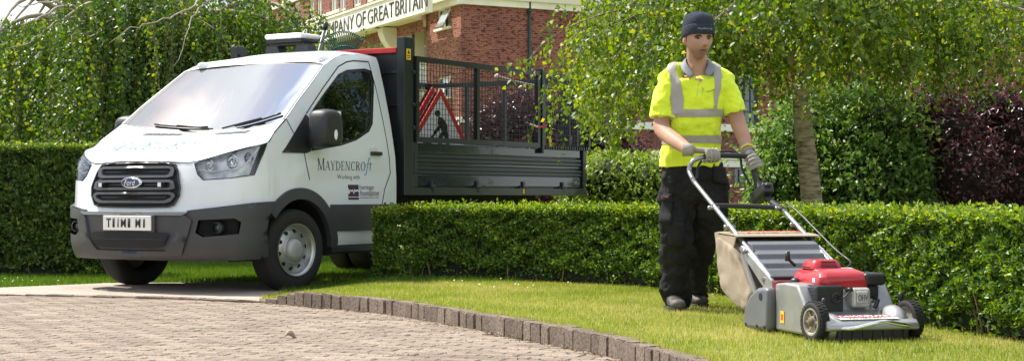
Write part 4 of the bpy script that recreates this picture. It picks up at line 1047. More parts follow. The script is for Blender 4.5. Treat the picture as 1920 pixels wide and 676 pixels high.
# raised lower lip, plate carrier and centre spoiler
def nose(name, pts, m, off, rim=.03, sp=.06, parent=None): o = fullskin(name, pts, m, off, (), sp, rim, parent or truck); return weld(o)
nose('lower_grille', lg, 'black_int', .0545, 0)
for zz in (.44,): nose('grille_slat', [(0, zz), (fs(.36, .45), zz), (fs(.36, .45), zz+.006), (0, zz+.006)], 'black_plastic', .0575, .003, .1)
nose('bumper_lip', [(0, .345), (fs(.36, .35), .348), (fs(.46, .45), .47), (fs(.50, .55), .62), (fs(.54, .6), .645), (fs(.60, .5), .60), (fs(.56, .5), .44), (fs(.50, .33), .315), (0, .30)], 'grey_plastic', .052, .03, .06)
nose('bumper_ledge', [(0, .640), (fs(.52, .66), .640), (fs(.58, .66), .668), (0, .664)], 'ledge_sheen', .050, .03, .06)  # paler colour paints the sky's reflection along the bumper's top edge
for sg in (1, -1):
    mb = MB(); c = wrap(pw(409, 427, .02)[0], .57, .0); mb.lathe([(.0, .0), (.0, .045), (.03, .05), (.03, .0)], (0, 0, 0), 'Y', 16)
    s_, z_ = pw(410, 427, .02); p = wrap(s_, z_, -.02)
    mb = MB(); mb.lathe([(-.03, .038), (-.03, .05), (.03, .055), (.03, .001)], (sg*p.x, p.y, p.z), 'Y', 16); fl_ = mb.build('fog_lamp', 'black_plastic', truck, smooth=True)
    mb = MB(); mb.lathe([(-.018, .001), (-.014, .036), (-.01, .037)], (sg*p.x, p.y, p.z), 'Y', 16); mb.build('lens', 'window_glass', fl_, smooth=True)
    hv = [wrap(s, z, -.04) for s, z in fog]; mb = MB(); mb.add([Vector((sg*q.x, q.y+.02, q.z)) for q in hv], [tuple(range(len(hv)))]); mb.build('lamp_recess', 'black_int', truck)
pz = .575
mb = MB(); mb.bb(-.265, .265, .022, .034, pz-.06, pz+.06); plate = mb.build('number_plate', 'plate_white', truck, bevel=.004)
mb = MB(); mb.bb(-.29, .29, .034, .075, pz-.075, pz+.07); mb.build('plate_carrier', 'grey_plastic', truck, bevel=.01)
# what can be read of the blurred plate
for ch, x, w, m_ in (('T', -.225, .05, 'ink_black'), ('I', -.155, .022, 'seam'), ('I', -.10, .012, 'ink_grey'), ('M', -.062, .055, 'ink_black'), ('I', .015, .026, 'seam'), ('M', .10, .055, 'ink_black'), ('I', .185, .018, 'ink_black')):
    textmesh('plate_mark', ch, m_, plate, (x, .0195, pz-.036), (1, 0, 0), (0, 0, 1), .074, w, bold=.02, depth=.002)

# ---- grille
nose('grille', gr_half, 'black_int', .006, 0)
def ribbon(pts, off0, off1, m, name, parent, both=True, closed=True):
    mb = MB()
    return mb
rimo = [(s*1.035, .887+(z-.887)*1.05) for s, z in gr_half]; rimo[0] = (0, rimo[0][1]); rimo[-1] = (0, rimo[-1][1])
ring = rimo+list(reversed(gr_half))
nose('grille_surround', ring, 'black_plastic', .022, .03, .05)
def loopbar(z0, z1, v0, v1, t):
    """a flattened loop: two horizontal bars joined by a rounded end"""
    o_ = [(0, z1), (fs(v1-.05, z1), z1), (fs(v1-.01, z1), z1-.012), (fs(v1, z1), (z0+z1)/2+.01), (fs(v0+.0, z0), z0+.012), (fs(v0-.05, z0), z0), (0, z0)]
    i_ = [(0, z1-t), (fs(v1-.06, z1), z1-t), (fs(v1-.035, z1), z1-t-.008), (fs(v1-.04, z1), (z0+z1)/2), (fs(v0-.045, z0), z0+t+.006), (fs(v0-.07, z0), z0+t), (0, z0+t)]
    nose('grille_bar', o_+list(reversed(i_)), 'silver_grille', .030, .03, .05)
    nose('grille_vane', [(0, (z0+z1)/2-.004), (fs(v0-.05, z0), (z0+z1)/2-.004), (fs(v0-.05, z0), (z0+z1)/2+.006), (0, (z0+z1)/2+.006)], 'black_plastic', .014, .01, .08)
mat('silver_grille', (.095, .095, .10), .35, metal=.3, var=.05)
loopbar(.945, 1.040, .405, .41, .020); loopbar(.845, .928, .44, .43, .020); loopbar(.738, .828, .405, .445, .020)
mb = MB(); mb.lathe([(-.008, .001), (-.007, .5), (0, .56), (.012, .58)], (0, 0, 0), 'Y', 40)
mb.v = [(x*.115/.58*1.0, y, z*.048/.58) for x, y, z in mb.v]; cz = .905; cy = wrap(0, cz).y-.040
mb.v = [(x, y+cy, z+cz) for x, y, z in mb.v]; bdg = mb.build('badge', 'chrome', truck, smooth=True)
mb = MB(); mb.lathe([(-.006, .001), (-.006, .56), (0, .58)], (0, 0, 0), 'Y', 40); mb.v = [(x*.098/.58, y+cy-.006, z*.038/.58+cz) for x, y, z in mb.v]; mb.build('badge_field', 'badge_blue', bdg)
textmesh('badge_script', 'Ford', 'plate_white', bdg, (-.062, cy-.0145, cz-.024), (1, 0, 0), (0, 0, 1), .048, .124, shear=.3, depth=.001)
for vx in (-.33, .33):
    p = wrap(fs(abs(vx), .885), .887, .035); mb = MB(); mb.bb(vx-.022, vx+.022, p.y-.03, p.y+.02, .866, .908); st = mb.build('strobe', 'black_plastic', truck, bevel=.004)
    mb = MB(); mb.bb(vx-.017, vx+.017, p.y-.034, p.y-.0295, .871, .903); mb.build('lens', 'clear_lens', st)

# ---- headlamps
for sg in (1, -1):
    v, t = cdt(lamp, [], .06)
    mb = MB(); mb.add([Vector((sg*p.x, p.y, p.z)) for p in (wrap(s, z, .006) for s, z in v)], t); hl = mb.build('headlamp', 'lamp_glass', truck, smooth=True)
    mb = MB(); P_ = [wrap(s, z, -.07) for s, z in lamp]; Q_ = [wrap(s, z, .004) for s, z in lamp]; n = len(P_)
    v, t = cdt(lamp, [], .08); mb.add([Vector((sg*p.x, p.y, p.z)) for p in (wrap(s, z, -.07) for s, z in v)], t); mb.build('reflector', 'lamp_gleam' if 'lamp_gleam' in MATS else mat('lamp_gleam', (.84, .86, .88), .35, metal=.10, var=.22, scale=22), hl)  # pale, barely metallic colour paints in the lamp's bright mirror reflections
    mb = MB(); mb.add([Vector((sg*p.x, p.y, p.z)) for p in P_+Q_], [(j, (j+1) % n, n+(j+1) % n, n+j) for j in range(n)]); mb.build('housing', 'black_plastic', hl)
    for px, py, r in ((398, 311, .045), (440, 303, .052), (470, 296, .04)):
        s_, z_ = pw(px, py, -.05); p = wrap(s_, z_, -.045); mb = MB(); mb.lathe([(-.035, r), (-.03, r*1.08), (.0, r*.7), (.02, .002)], (sg*p.x, p.y, p.z), 'Y', 20); bo = mb.build('lamp_bowl', 'chrome', hl, smooth=True)
        mb = MB(); mb.sphere((sg*p.x, p.y-.012, p.z), .014, 10, 6); mb.build('bulb', 'clear_lens', bo, smooth=True)
    mb = MB(); q = [wrap(*pw(x, y, -.02), -.02) for x, y in ((372, 318), (400, 322), (446, 316), (462, 306), (478, 288), (486, 276))]
    mb.tube([Vector((sg*a.x, a.y, a.z)) for a in q], .008, 6); mb.build('light_guide', 'clear_lens', hl, smooth=True)
    rim_o = [(s+(s-lamp[4][0]*.0-sum(p[0] for p in lamp)/len(lamp))*.03, z+(z-sum(p[1] for p in lamp)/len(lamp))*.05) for s, z in lamp]
    v, t = cdt(rim_o, [lamp], .06); mb = MB(); mb.add([Vector((sg*p.x, p.y, p.z)) for p in (wrap(s, z, .003) for s, z in v)], t); mb.build('lamp_seal', 'black_plastic', hl)

# ---- bonnet, windscreen, roof: surfaces between a centre line and an edge line
def curve(pts, t):
    n = len(pts)-1; x = min(max(t, 0), 1)*n; i = min(int(x), n-1); f = x-i
    a, b = pts[max(i-1, 0)], pts[i]; c, d = pts[i+1], pts[min(i+2, n)]
    return .5*((2*b)+(c-a)*f+(2*a-5*b+4*c-d)*f*f+(3*b-a-3*c+d)*f**3)
HC = [Vector((0, .150, 1.085)), Vector((0, .22, 1.135)), Vector((0, .40, 1.205)), Vector((0, .70, 1.282)), Vector((0, 1.02, 1.350))]
HE = [wrap(s, z, .001) for s, z in Eh]
SC = [Vector((0, 1.03, 1.352)), Vector((0, 1.28, 1.565)), Vector((0, 1.56, 1.79)), Vector((0, 1.84, 1.995))]
SE = [wrap(s, z, -.004) for s, z in [Eh[-1]]+Ea]
RC = [Vector((0, 1.84, 1.998)), Vector((0, 1.98, 2.070)), Vector((0, 2.18, 2.125)), Vector((0, 2.42, 2.135))]
RE = [wrap(s, z, .001) for s, z in [Ea[-1]]+roofE]
def top(cc, ee, a, b, pu=2.0, pz_=2.6, lift=0.0):
    c, e = curve(cc, a), curve(ee, a); k = abs(b)
    return Vector((e.x*b, c.y+(e.y-c.y)*k**pu, c.z+(e.z-c.z)*k**pz_+lift))
def topmesh(name, cc, ee, m, na, nb, pu=2.0, pz_=2.6, a0=0, a1=1, b0=-1, b1=1, lift=0.0):
    mb = MB(); rings = [[top(cc, ee, a0+(a1-a0)*i/na, b0+(b1-b0)*j/nb, pu, pz_, lift) for j in range(nb+1)] for i in range(na+1)]
    mb.loft(rings, closed=False, cap=False); return mb.build(name, m, truck, smooth=True)
bonnet = topmesh('bonnet', HC, HE, 'white_paint', 24, 40, 1.6, 2.2)
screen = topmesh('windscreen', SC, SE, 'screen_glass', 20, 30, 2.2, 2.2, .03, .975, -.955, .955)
topmesh('screen_surround', SC, SE, 'black_plastic', 3, 30, 2.2, 2.2, -.0, .035, -1, 1, .001)
topmesh('screen_surround', SC, SE, 'black_plastic', 3, 30, 2.2, 2.2, .97, 1, -1, 1, .001)
for sg in (1, -1): topmesh('pillar', SC, SE, 'white_paint', 20, 3, 2.2, 2.2, 0, 1, sg*.985, sg*1.0, .003); topmesh('screen_band', SC, SE, 'black_plastic', 20, 3, 2.2, 2.2, .03, .975, sg*.95, sg*.987, .0015)
roof = topmesh('roof', RC, RE, 'white_paint', 16, 30, 2.0, 3.2)
mb = MB(); P_ = [RC[-1]]+[top(RC, RE, 1, b, 2, 3.2) for b in np.linspace(-1, 1, 21)]
mb.add([Vector((p.x, 2.42, p.z)) for p in P_[1:]]+[Vector((.98, 2.42, .4)), Vector((-.98, 2.42, .4))], [tuple(range(23))]); mb.build('cab_back', 'white_paint', truck)
for sg in (1, -1):                                              # marker domes on the roof corners
    p = top(RC, RE, .12 if sg > 0 else .10, sg*.86, 2, 3.2); mb = MB(); mb.sphere((p.x, p.y, p.z+.004), (.042, .075, .036), 14, 8); mb.build('roof_marker', 'clear_lens', truck, smooth=True)
for sg in (1, -1):                                              # gap round the bonnet
    q = [curve(HE, t) for t in np.linspace(0, 1, 24)]; MB().tube([Vector((sg*p.x, p.y, p.z)) for p in q], .0042, 5).build('bonnet_gap', 'seam', truck)
MB().tube([top(HC, HE, 0, b, 1.6, 2.2, -.002)+Vector((0, -.003, 0)) for b in np.linspace(-1, 1, 31)], .0042, 5).build('bonnet_gap', 'seam', truck)
# bonnet vents, cowl, wipers
for sg in (1, -1):
    for k in range(5):
        b = sg*(.20+.085*k+.0); mb = MB(); q = [top(HC, HE, a, bb, 1.6, 2.2, .004) for a, bb in ((.865, b), (.865, b+sg*.075), (.915, b+sg*.075+sg*.012), (.915, b+sg*.012))]; mb.add(q, [(0, 1, 2, 3)]); mb.build('bonnet_vent', 'grey_plastic', truck)
    mb = MB(); pts = [top(SC, SE, .02+.03*t, (.08 if sg < 0 else .30)+(.52 if sg < 0 else .58)*t*(-1 if sg < 0 else 1), 2.2, 2.2, .025) for t in np.linspace(0, 1, 8)]
    pts = [top(SC, SE, .055+.012*t, (-.05-.62*t) if sg < 0 else (.02+.50*t), 2.2, 2.2, .02) for t in np.linspace(0, 1, 8)]
    if sg > 0: pts = [top(SC, SE, .05+.11*t, .30+.56*t, 2.2, 2.2, .02) for t in np.linspace(0, 1, 8)]
    mb.tube(pts, .010, 6); wp = mb.build('wiper', 'black_plastic', truck, smooth=True)
    mb = MB(); mb.bar(pts[4]+Vector((0, -.01, .008)), pts[0]+Vector((-sg*.10, -.05, -.02)), .02, .012); mb.build('wiper_arm', 'black_plastic', wp)
# disc on the screen
mb = MB(); q = [top(SC, SE, .93+.0*k, .78, 2.2, 2.2, .004) for k in (0,)]; c0 = top(SC, SE, .90, .80, 2.2, 2.2, .004); c1 = top(SC, SE, .955, .80, 2.2, 2.2, .004); c2 = top(SC, SE, .955, .87, 2.2, 2.2, .004); c3 = top(SC, SE, .90, .87, 2.2, 2.2, .004)
mb.add([c0, c1, c2, c3], [(0, 1, 2, 3)]); mb.build('screen_sticker', 'plate_white', truck)

# ---- lettering
def textmap(name, body, m, parent, fn, width, height, shear=0.0, bold=0.0):
    o = textmesh(name, body, m, parent, (0, 0, 0), (1, 0, 0), (0, 1, 0), height, width, shear, bold, depth=0)
    for v in o.data.vertices: v.co = fn(v.co.x, v.co.y)
    o.data.update(); return o
def serif_word(word, tw=.13, th=.045):
    """roman capitals with serifs as polygons -> list of (char index, polygon), total width, cap height 1"""
    out = []; x = 0
    def rect(x0, x1, y0, y1): return [(x0, y0), (x1, y0), (x1, y1), (x0, y1)]
    def diag(x0, y0, x1, y1, w): return [(x0-w/2, y0), (x0+w/2, y0), (x1+w/2, y1), (x1-w/2, y1)]
    def stem(xc, y0=0, y1=1, w=tw, s=.09, lo=True, hi=True):
        r = [rect(xc-w/2, xc+w/2, y0, y1)]
        if lo: r.append(rect(xc-w/2-s, xc+w/2+s, y0, y0+th))
        if hi: r.append(rect(xc-w/2-s, xc+w/2+s, y1-th, y1))
        return r
    def bowl(cx, cy, rx, ry, a0, a1, w=tw, n=14):
        r = []
        for k in range(n):
            q = [math.radians(a0+(a1-a0)*(k+e)/n) for e in (0, 1)]; ps = []
            for a in q:
                f = abs(math.cos(a)); ww = th+(w-th)*f
                ps.append(((cx+rx*math.cos(a), cy+ry*math.sin(a)), (cx+(rx-ww)*math.cos(a), cy+(ry-max(th, .06))*math.sin(a))))
            r.append([ps[0][0], ps[1][0], ps[1][1], ps[0][1]])
        return r
    for i, ch in enumerate(word):
        sc = 1.0 if i == 0 else .80; P = []; w = .7
        if ch == 'M': w = .98; P = stem(.14, w=.06)+stem(.86)+[diag(.5, 0, .16, 1, .13), diag(.5, 0, .84, 1, .06)]
        elif ch == 'A': w = .80; P = [diag(.08, 0, .40, 1, .055), diag(.72, 0, .40, 1, .13), rect(.20, .60, .32, .37), rect(-.02, .2, 0, th), rect(.58, .84, 0, th)]
        elif ch == 'Y': w = .74; P = stem(.37, 0, .48, hi=False)+[diag(.37, .42, .08, 1, .12), diag(.37, .42, .66, 1, .055), rect(-.04, .22, 1-th, 1), rect(.54, .80, 1-th, 1)]
        elif ch == 'D': w = .80; P = stem(.16)+bowl(.2, .5, .58, .5, -90, 90)
        elif ch == 'E': w = .62; P = stem(.16)+[rect(.16, .56, 0, th), rect(.16, .54, 1-th, 1), rect(.16, .46, .48, .53), rect(.52, .56, 0, .2), rect(.50, .54, .8, 1)]
        elif ch == 'N': w = .86; P = stem(.14, w=.055)+stem(.72, w=.055)+[diag(.72, 0, .12, 1, .13)]
        elif ch == 'C': w = .76; P = bowl(.42, .5, .42, .5, 50, 310)+[rect(.66, .70, .72, .95)]
        elif ch == 'R': w = .76; P = stem(.16)+bowl(.2, .74, .42, .26, -90, 90)+[diag(.70, 0, .36, .5, .14)]
        elif ch == 'O': w = .86; P = bowl(.42, .5, .42, .5, 0, 360, n=22)
        elif ch == 'f': w = .36; sc = 1.0; P = [diag(.06, -.32, .36, 1.0, .11)]+bowl(.50, .98, .16, .22, 30, 180, .11)+bowl(-.06, -.28, .14, .16, 180, 350, .10)+[rect(.02, .50, .60, .65)]
        elif ch == 't': w = .42; P = [diag(.16, .05, .22, .98, .12), rect(.04, .44, .74, .79), diag(.36, .02, .18, .04, .1)]
        out += [(i, [(x+p[0]*sc, p[1]*sc) for p in q]) for q in P]; x += w*sc+.10
    return out, x-.10
def serif(name, word, parent, fn, width, height, m, m_f=None, tw=.13, th=.045):
    ps, w = serif_word(word, tw, th); mb = MB(); mf = MB()
    for i, q in ps:
        if True:
            t = mf if (m_f and word[i] == 'f') else mb
            t.add([fn(p[0]/w*width, p[1]*height) for p in q], [tuple(range(len(q)))])
    o = mb.build(name, m, parent, fixn=False)
    if mf.v: mf.build(name, m_f, parent, fixn=False)
    return o
nd = [o for o in truck.children if o.name == 'door'][0]
a = pw(595, 318); b = pw(696, 318)
u0_, u1_ = U1+(a[0]-1)*(U2-U1), U1+(b[0]-1)*(U2-U1); zl_ = a[1]
sidefn = lambda u0, z0: (lambda x, y: wrap(s_of_u(u0+x), z0+y, .0022))
serif('lettering', 'MAYDENCROft', nd, sidefn(u0_, zl_), u1_-u0_, .098, 'ink_navy', 'ink_blue')
c_ = pw(632, 337); d_2 = pw(675, 337); textmap('lettering', 'Working with', 'ink_grey', nd, sidefn(U1+(c_[0]-1)*(U2-U1), c_[1]-.004), (d_2[0]-c_[0])*(U2-U1), .050)
e_ = pw(653, 374); f_ = pw(672, 346); ue, uf = U1+(e_[0]-1)*(U2-U1), U1+(f_[0]-1)*(U2-U1)
def rect_side(name, u0, u1, z0, z1, m, off=.002, parent=nd):
    mb = MB(); mb.add([wrap(s_of_u(u), z, off) for u, z in ((u0, z0), (u1, z0), (u1, z1), (u0, z1))], [(0, 1, 2, 3)]); return mb.build(name, m, parent)
rect_side('emblem', ue, uf, e_[1], f_[1], 'ink_purple')
hgt = f_[1]-e_[1]
mb = MB(); up = [(0, .55), (.15, .68), (.3, .62), (.42, .70), (.5, .5), (.58, .72), (.72, .62), (.86, .70), (1, .56), (1, .48), (.86, .58), (.72, .52), (.58, .56), (.5, .34), (.42, .56), (.3, .54), (.15, .58), (0, .46)]
for i in range(8): mb.add([wrap(s_of_u(ue+(uf-ue)*p[0]), e_[1]+hgt*p[1], .0035) for p in (up[i], up[i+1], up[16-i], up[17-i])], [(0, 1, 2, 3)])
mb.add([wrap(s_of_u(ue+(uf-ue)*p[0]), e_[1]+hgt*p[1], .0035) for p in ((0, .16), (1, .16), (1, .20), (0, .20))], [(0, 1, 2, 3)])
mb.build('emblem_drawing', 'plate_white', nd, fixn=False)
g_ = pw(708, 360); ug = U1+(g_[0]-1)*(U2-U1)
textmap('lettering', 'heritage', 'ink_grey', nd, sidefn(uf+.015, e_[1]+hgt*.60), (ug-uf)*.74, .052); textmap('lettering', 'foundation', 'ink_grey', nd, sidefn(uf+.015, e_[1]+hgt*.26), ug-uf, .052)
textmap('lettering', 'Letchworth Garden City', 'ink_purple', nd, sidefn(uf+.015, e_[1]+hgt*.06), ug-uf, .020)
# lettering on the bonnet
def bonnetfn(x, y): return top(HC, HE, .44+y, -.66+x, 1.6, 2.2, .008)
serif('lettering', 'MAYDENCROft', bonnet, bonnetfn, 1.10, .26, 'ink_faint', 'ink_faint', .20, .11)
# door handle
hp = tplane(707, 288, 0, 1.0); mb = MB(); mb.bb(.985, 1.012, hp.y-.085, hp.y+.075, hp.z-.016, hp.z+.018); mb.build('handle', 'black_plastic', nd, bevel=.01, seg=3)
mb = MB(); mb.sphere((.984, hp.y-.03, hp.z+.03), (.008, .05, .045), 16, 8); mb.build('handle_recess', 'white_lining', nd, smooth=True)

# ---- mirrors
for sg in (1, -1):
    P = [(588, 213), (594, 206), (612, 203), (632, 207), (638, 222), (641, 262), (638, 274), (615, 279), (592, 277), (586, 262)]
    q = [tplane(x, y, 0, 1.12) for x, y in P]; cx_ = sum(p.y for p in q)/len(q); cz_ = sum(p.z for p in q)/len(q)
    mb = MB(); rings = []
    for k, (off, sc) in enumerate(((-.12, .86), (-.105, .97), (-.02, 1.0), (.07, .98), (.115, .88), (.125, .70))):
        rings.append([Vector((sg*(1.12+off*.8), cx_+(p.y-cx_)*sc*.72-.02, cz_+(p.z-cz_)*sc)) for p in q])
    mb.loft(rings); mi = mb.build('wing_mirror', 'grey_plastic' if False else 'mirror_black' if 'mirror_black' in MATS else mat('mirror_black', (.022, .022, .024), .5, var=.1), truck, smooth=True); 
    sd = mi.modifiers.new('subsurf', 'SUBSURF'); sd.levels = 1; sd.render_levels = 1
    mb = MB(); mb.bar((sg*.965, cx_-.02, cz_-.13), (sg*1.08, cx_-.02, cz_-.10), .12, .09); mb.build('mirror_arm', 'black_plastic', mi, bevel=.02)
    lq = tplane(633, 252, 0, 1.2); mb = MB(); mb.sphere((sg*1.205, lq.y-.045, lq.z), (.018, .040, .072), 14, 8); mb.build('indicator', 'clear_lens', mi, smooth=True)
    mb = MB(); mb.bb(sg*1.03, sg*1.19, cx_+.098, cx_+.102, cz_-.14, cz_+.15); mb.build('mirror_face', 'chrome', mi)

# ---- cab interior
mb = MB(); mb.bb(-.90, .90, 1.0, 1.42, .85, 1.24); mb.build('dashboard', 'black_int', truck, bevel=.08, seg=3)
for cx_ in (-.50, .16, .56):
    w = .25 if cx_ < 0 else .19
    mb = MB(); mb.bb(cx_-w, cx_+w, 1.55, 2.08, .80, .98); mb.bb(cx_-w*.92, cx_+w*.92, 2.04, 2.20, .95, 1.56); mb.bb(cx_-.13, cx_+.13, 2.07, 2.17, 1.58, 1.79); mb.build('seat', 'seat_cloth', truck, bevel=.04, seg=3)
mb = MB(); mb.tube([Vector((-.45+.19*math.cos(a), 1.50+.08*math.sin(a), 1.26+.17*math.sin(a))) for a in np.linspace(0, 2*math.pi, 25)], .016, 8); mb.build('steering_wheel', 'black_int', truck, smooth=True)
mb = MB(); mb.bb(-.9, .9, 1.1, 2.4, .42, .46); mb.bb(-.6, .6, .35, 1.05, .40, .98); mb.build('cab_floor', 'black_int', truck)
mb = MB(); rings = [[top(RC, RE, i/8, b, 2, 3.2, -.05)*1.0 for b in np.linspace(-.93, .93, 13)] for i in range(9)]; mb.loft(rings, closed=False, cap=False); mb.build('headlining', 'white_lining', truck, smooth=True)
for sg in (1, -1):
    mb = MB(); mb.tube([Vector((sg*.80, 2.28, 1.85)), Vector((sg*.82, 2.22, 1.5)), Vector((sg*.84, 2.16, 1.15))], .018, 6); mb.build('seat_belt', 'white_lining', truck, smooth=True)

# ---- wheels
def wheel(sg, x, y, steer=0.0, dual=False, front=True):
    w = empty('wheel', (sg*x, y, .345)); w.parent = truck; w.rotation_euler = (0, 0, steer)
    prof = [(-.085, .205), (-.105, .225), (-.112, .270), (-.106, .318), (-.088, .338), (-.05, .344), (.05, .344), (.088, .338), (.106, .318), (.112, .270), (.105, .225), (.085, .205)]
    mb = MB(); mb.lathe([(o*sg, r) for o, r in prof]+[(prof[0][0]*sg, prof[0][1])], (0, 0, 0), 'X', 56); mb.build('tyre', 'rubber', w, smooth=True)
    for gx in (-.055, -.018, .018, .055):
        mb = MB(); rings = []
        for k in range(57):
            a = 2*math.pi*k/56; rings.append([Vector((gx+e, .3455*math.cos(a), .3455*math.sin(a))) for e in (-.004, .004)])
        mb.loft(rings, closed=False, cap=False); mb.build('tread_groove', 'black_int', w)
    if front: rp = [(.112, .213), (.115, .222), (.100, .220), (.088, .205), (.045, .198), (.050, .170), (.066, .150), (.072, .115), (.082, .108), (.082, .096)]
    else: rp = [(.112, .213), (.105, .218), (.02, .20), (-.05, .19), (-.055, .10), (-.06, .09)]
    mb = MB(); mb.lathe([(o*sg, r) for o, r in rp]+[(rp[-1][0]*sg, .001)], (0, 0, 0), 'X', 48); rm = mb.build('rim', 'steel_rim', w, smooth=True); rm.data.set_sharp_from_angle(angle=math.radians(35))
    if front:
        mb = MB(); mb.lathe([(.080*sg, .094), (.098*sg, .088), (.112*sg, .074), (.118*sg, .05), (.119*sg, .001)], (0, 0, 0), 'X', 32); mb.build('hub_cap', 'hub_grey' if 'hub_grey' in MATS else mat('hub_grey', (.42, .42, .41), .45, metal=.35, var=.12, scale=20), rm, smooth=True)
        for k in range(10):
            a = 2*math.pi*(k+.3)/10; mb = MB(); mb.lathe([(.0, .0165), (.0, .001)], (0, 0, 0), 'X', 12)
            n_ = Vector((.0600*sg, .157*math.cos(a), .157*math.sin(a))); tilt = Vector((sg*.80, .6*math.cos(a), .6*math.sin(a))).normalized(); q = Vector((sg, 0, 0)).rotation_difference(tilt)
            mb = MB(); mb.lathe([(-.006*sg, .018), (.0055*sg, .018), (.0055*sg, .001)], (0, 0, 0), 'X', 14); mb.v = [tuple(q @ Vector(v)+n_) for v in mb.v]; mb.build('vent_hole', 'black_int', rm)
        for k in range(5): pass
    return w
wheel(1, .868, 1.023, steer=-.10); wheel(-1, .868, 1.023, steer=-.10)
for sg in (1, -1):
    wheel(sg, .92, 1.023+3.30, front=False); wheel(sg, .66, 1.023+3.30, front=False)
mb = MB(); mb.tube([(-.85, 4.32, .345), (.85, 4.32, .345)], .06, 10); mb.sphere((0, 4.32, .345), .17, 14, 10); mb.build('rear_axle', 'black_int', truck, smooth=True)
mb = MB(); mb.bb(-.44, -.36, 1.2, 5.9, .52, .66); mb.bb(.36, .44, 1.2, 5.9, .52, .66); mb.bb(-.7, .7, .95, 1.1, .28, .40); mb.bb(-.6, .6, .3, 1.3, .30, .42); mb.bb(-.8, -.45, 2.6, 3.5, .40, .66); mb.build('chassis', 'black_int', truck)

# ---- tipper body
BU0, BU1, BX = 2.52, 5.93, 1.025
mb = MB(); mb.bb(-.98, .98, BU0+.02, BU1-.01, .835, .868); mb.build('bed_floor', 'navy_panel', truck)
mb = MB(); mb.bb(-.5, .5, BU0+.1, BU1-.2, .68, .833); mb.build('subframe', 'black_int', truck)
for sg in (1, -1):
    mb = MB(); mb.bb(sg*.97, sg*1.03, BU0-.01, BU1, .800, .872); mb.build('bed_rail', 'frame_paint', truck, bevel=.006)
    # drop side with pressed ribs
    z0, z1 = .885, 1.285; prof = [(0, z0)]
    bands = [(.885, .995, 0), (1.0, 1.075, 1), (1.08, 1.105, 0), (1.11, 1.19, 1), (1.195, 1.285, 0)]
    for q0, q1, rib in bands:
        if not rib:
            mb = MB(); mb.bb(sg*.985, sg*1.012, BU0+.20, BU1-.09, q0, q1); mb.build('drop_side', 'navy_panel', truck, bevel=.008)
        else:
            n = 2
            for k in range(n):
                a_, b_ = q0+(q1-q0)*k/n, q0+(q1-q0)*(k+.80)/n; mb = MB(); mb.bb(sg*.988, sg*1.019, BU0+.201, BU1-.091, a_, b_); mb.build('drop_side_rib', 'ribbed_panel', truck, bevel=.006)
    mb = MB(); mb.bb(sg*.975, sg*.988, BU0+.19, BU1-.08, .873, 1.283); mb.build('drop_side_back', 'frame_paint', truck)
    mb = MB(); mb.bb(sg*.955, sg*1.03, BU0+.13, BU0+.20, .873, 1.29); mb.build('corner_post', 'frame_paint', truck, bevel=.006); mb = MB(); mb.bb(sg*.97, sg*1.035, BU1-.09, BU1-.02, .873, 1.29); mb.build('corner_post', 'frame_paint', truck, bevel=.006)
    mb = MB(); mb.bb(sg*.99, sg*1.04, BU0+.14, BU0+.17, 1.0, 1.2); mb.build('latch', 'frame_paint', truck, bevel=.006)
    for uu in (2.96, 3.75, 4.62, 5.42):
        mb = MB(); mb.bb(sg*1.012, sg*1.03, uu-.018, uu+.018, .83, .94); mb.tube([(sg*1.033, uu-.04, .885), (sg*1.033, uu+.04, .885)], .014, 8); mb.build('hinge', 'ribbed_panel', truck)
    # tall front post
    mb = MB(); mb.bb(sg*.945, sg*1.035, BU0-.02, BU0+.125, .80, 2.245); po = mb.build('cage_post', 'frame_paint', truck, bevel=.006)
    mb = MB(); mb.bb(sg*.945, sg*1.0355, BU0-.018, BU0+.123, .872, 1.29); 
    for zz in (1.42, 1.63, 1.93):
        mb = MB(); mb.tube([(sg*1.03, BU0+.13, zz), (sg*1.045, BU0+.13, zz)], .016, 10); mb.build('bolt', 'ribbed_panel', po)
    # mesh panels
    ua, ub = BU0+.155, 4.87; uc = BU1
    if sg > 0: ub = tplane(1010, 200, 0, BX).y; uc = tplane(1104, 200, 0, BX).y
    zt = 2.08; zb2 = 1.335
    def panel(u0, u1, zlo, zhi, mid, fw, name='cage_panel', rid=False):
        mb = MB(); x0, x1 = sg*(BX-.022), sg*(BX+.022)
        mb.bb(x0, x1, u0, u0+fw, zlo, zhi); mb.bb(x0, x1, u1-fw, u1, zlo, zhi); mb.bb(x0, x1, u0+fw, u1-fw, zhi-fw, zhi-.001); mb.bb(x0, x1, u0+fw, u1-fw, zlo+.001, zlo+fw)
        for m_ in mid: mb.bb(x0, x1, m_-fw/2, m_+fw/2, zlo+fw, zhi-fw)
        pn = mb.build(name, 'frame_paint', truck)
        wm = MB(); xs = sg*(BX-.006)
        k = u0+fw+.02
        while k < u1-fw: wm.bar((xs, k, zlo+.02), (xs, k, zhi-.02), .0042); k += .05
        k = zlo+fw+.02
        while k < zhi-fw: wm.bar((xs+.004, u0+.02, k), (xs+.004, u1-.02, k), .0042); k += .05
        w_ = wm.build('wire_mesh', 'wire', pn, fixn=False); w_['kind'] = 'stuff'
        return pn
    umid = tplane(894, 200, 0, BX).y if sg > 0 else 3.85
    panel(ua, ub, zb2-.045, zt, [umid], .05)
    pn = panel(ub+.06, uc, zb2-.055, zt+.0, [], .035)
    mb = MB()
    k = ub+.10
    while k < uc-.04: mb.bb(sg*(BX+.020), sg*(BX+.030), k, k+.022, zt-.075, zt-.036); mb.bb(sg*(BX+.020), sg*(BX+.030), k+.001, k+.023, zb2-.054, zb2-.018); k += .05
    q = mb.build('notched_rail', 'frame_paint', pn, fixn=False); q['kind'] = 'stuff'
    mb = MB(); mb.bb(sg*(BX-.03), sg*(BX+.035), ub+.02, ub+.055, zb2-.1, zt+.03); mb.build('gate_post', 'frame_paint', truck, bevel=.004)
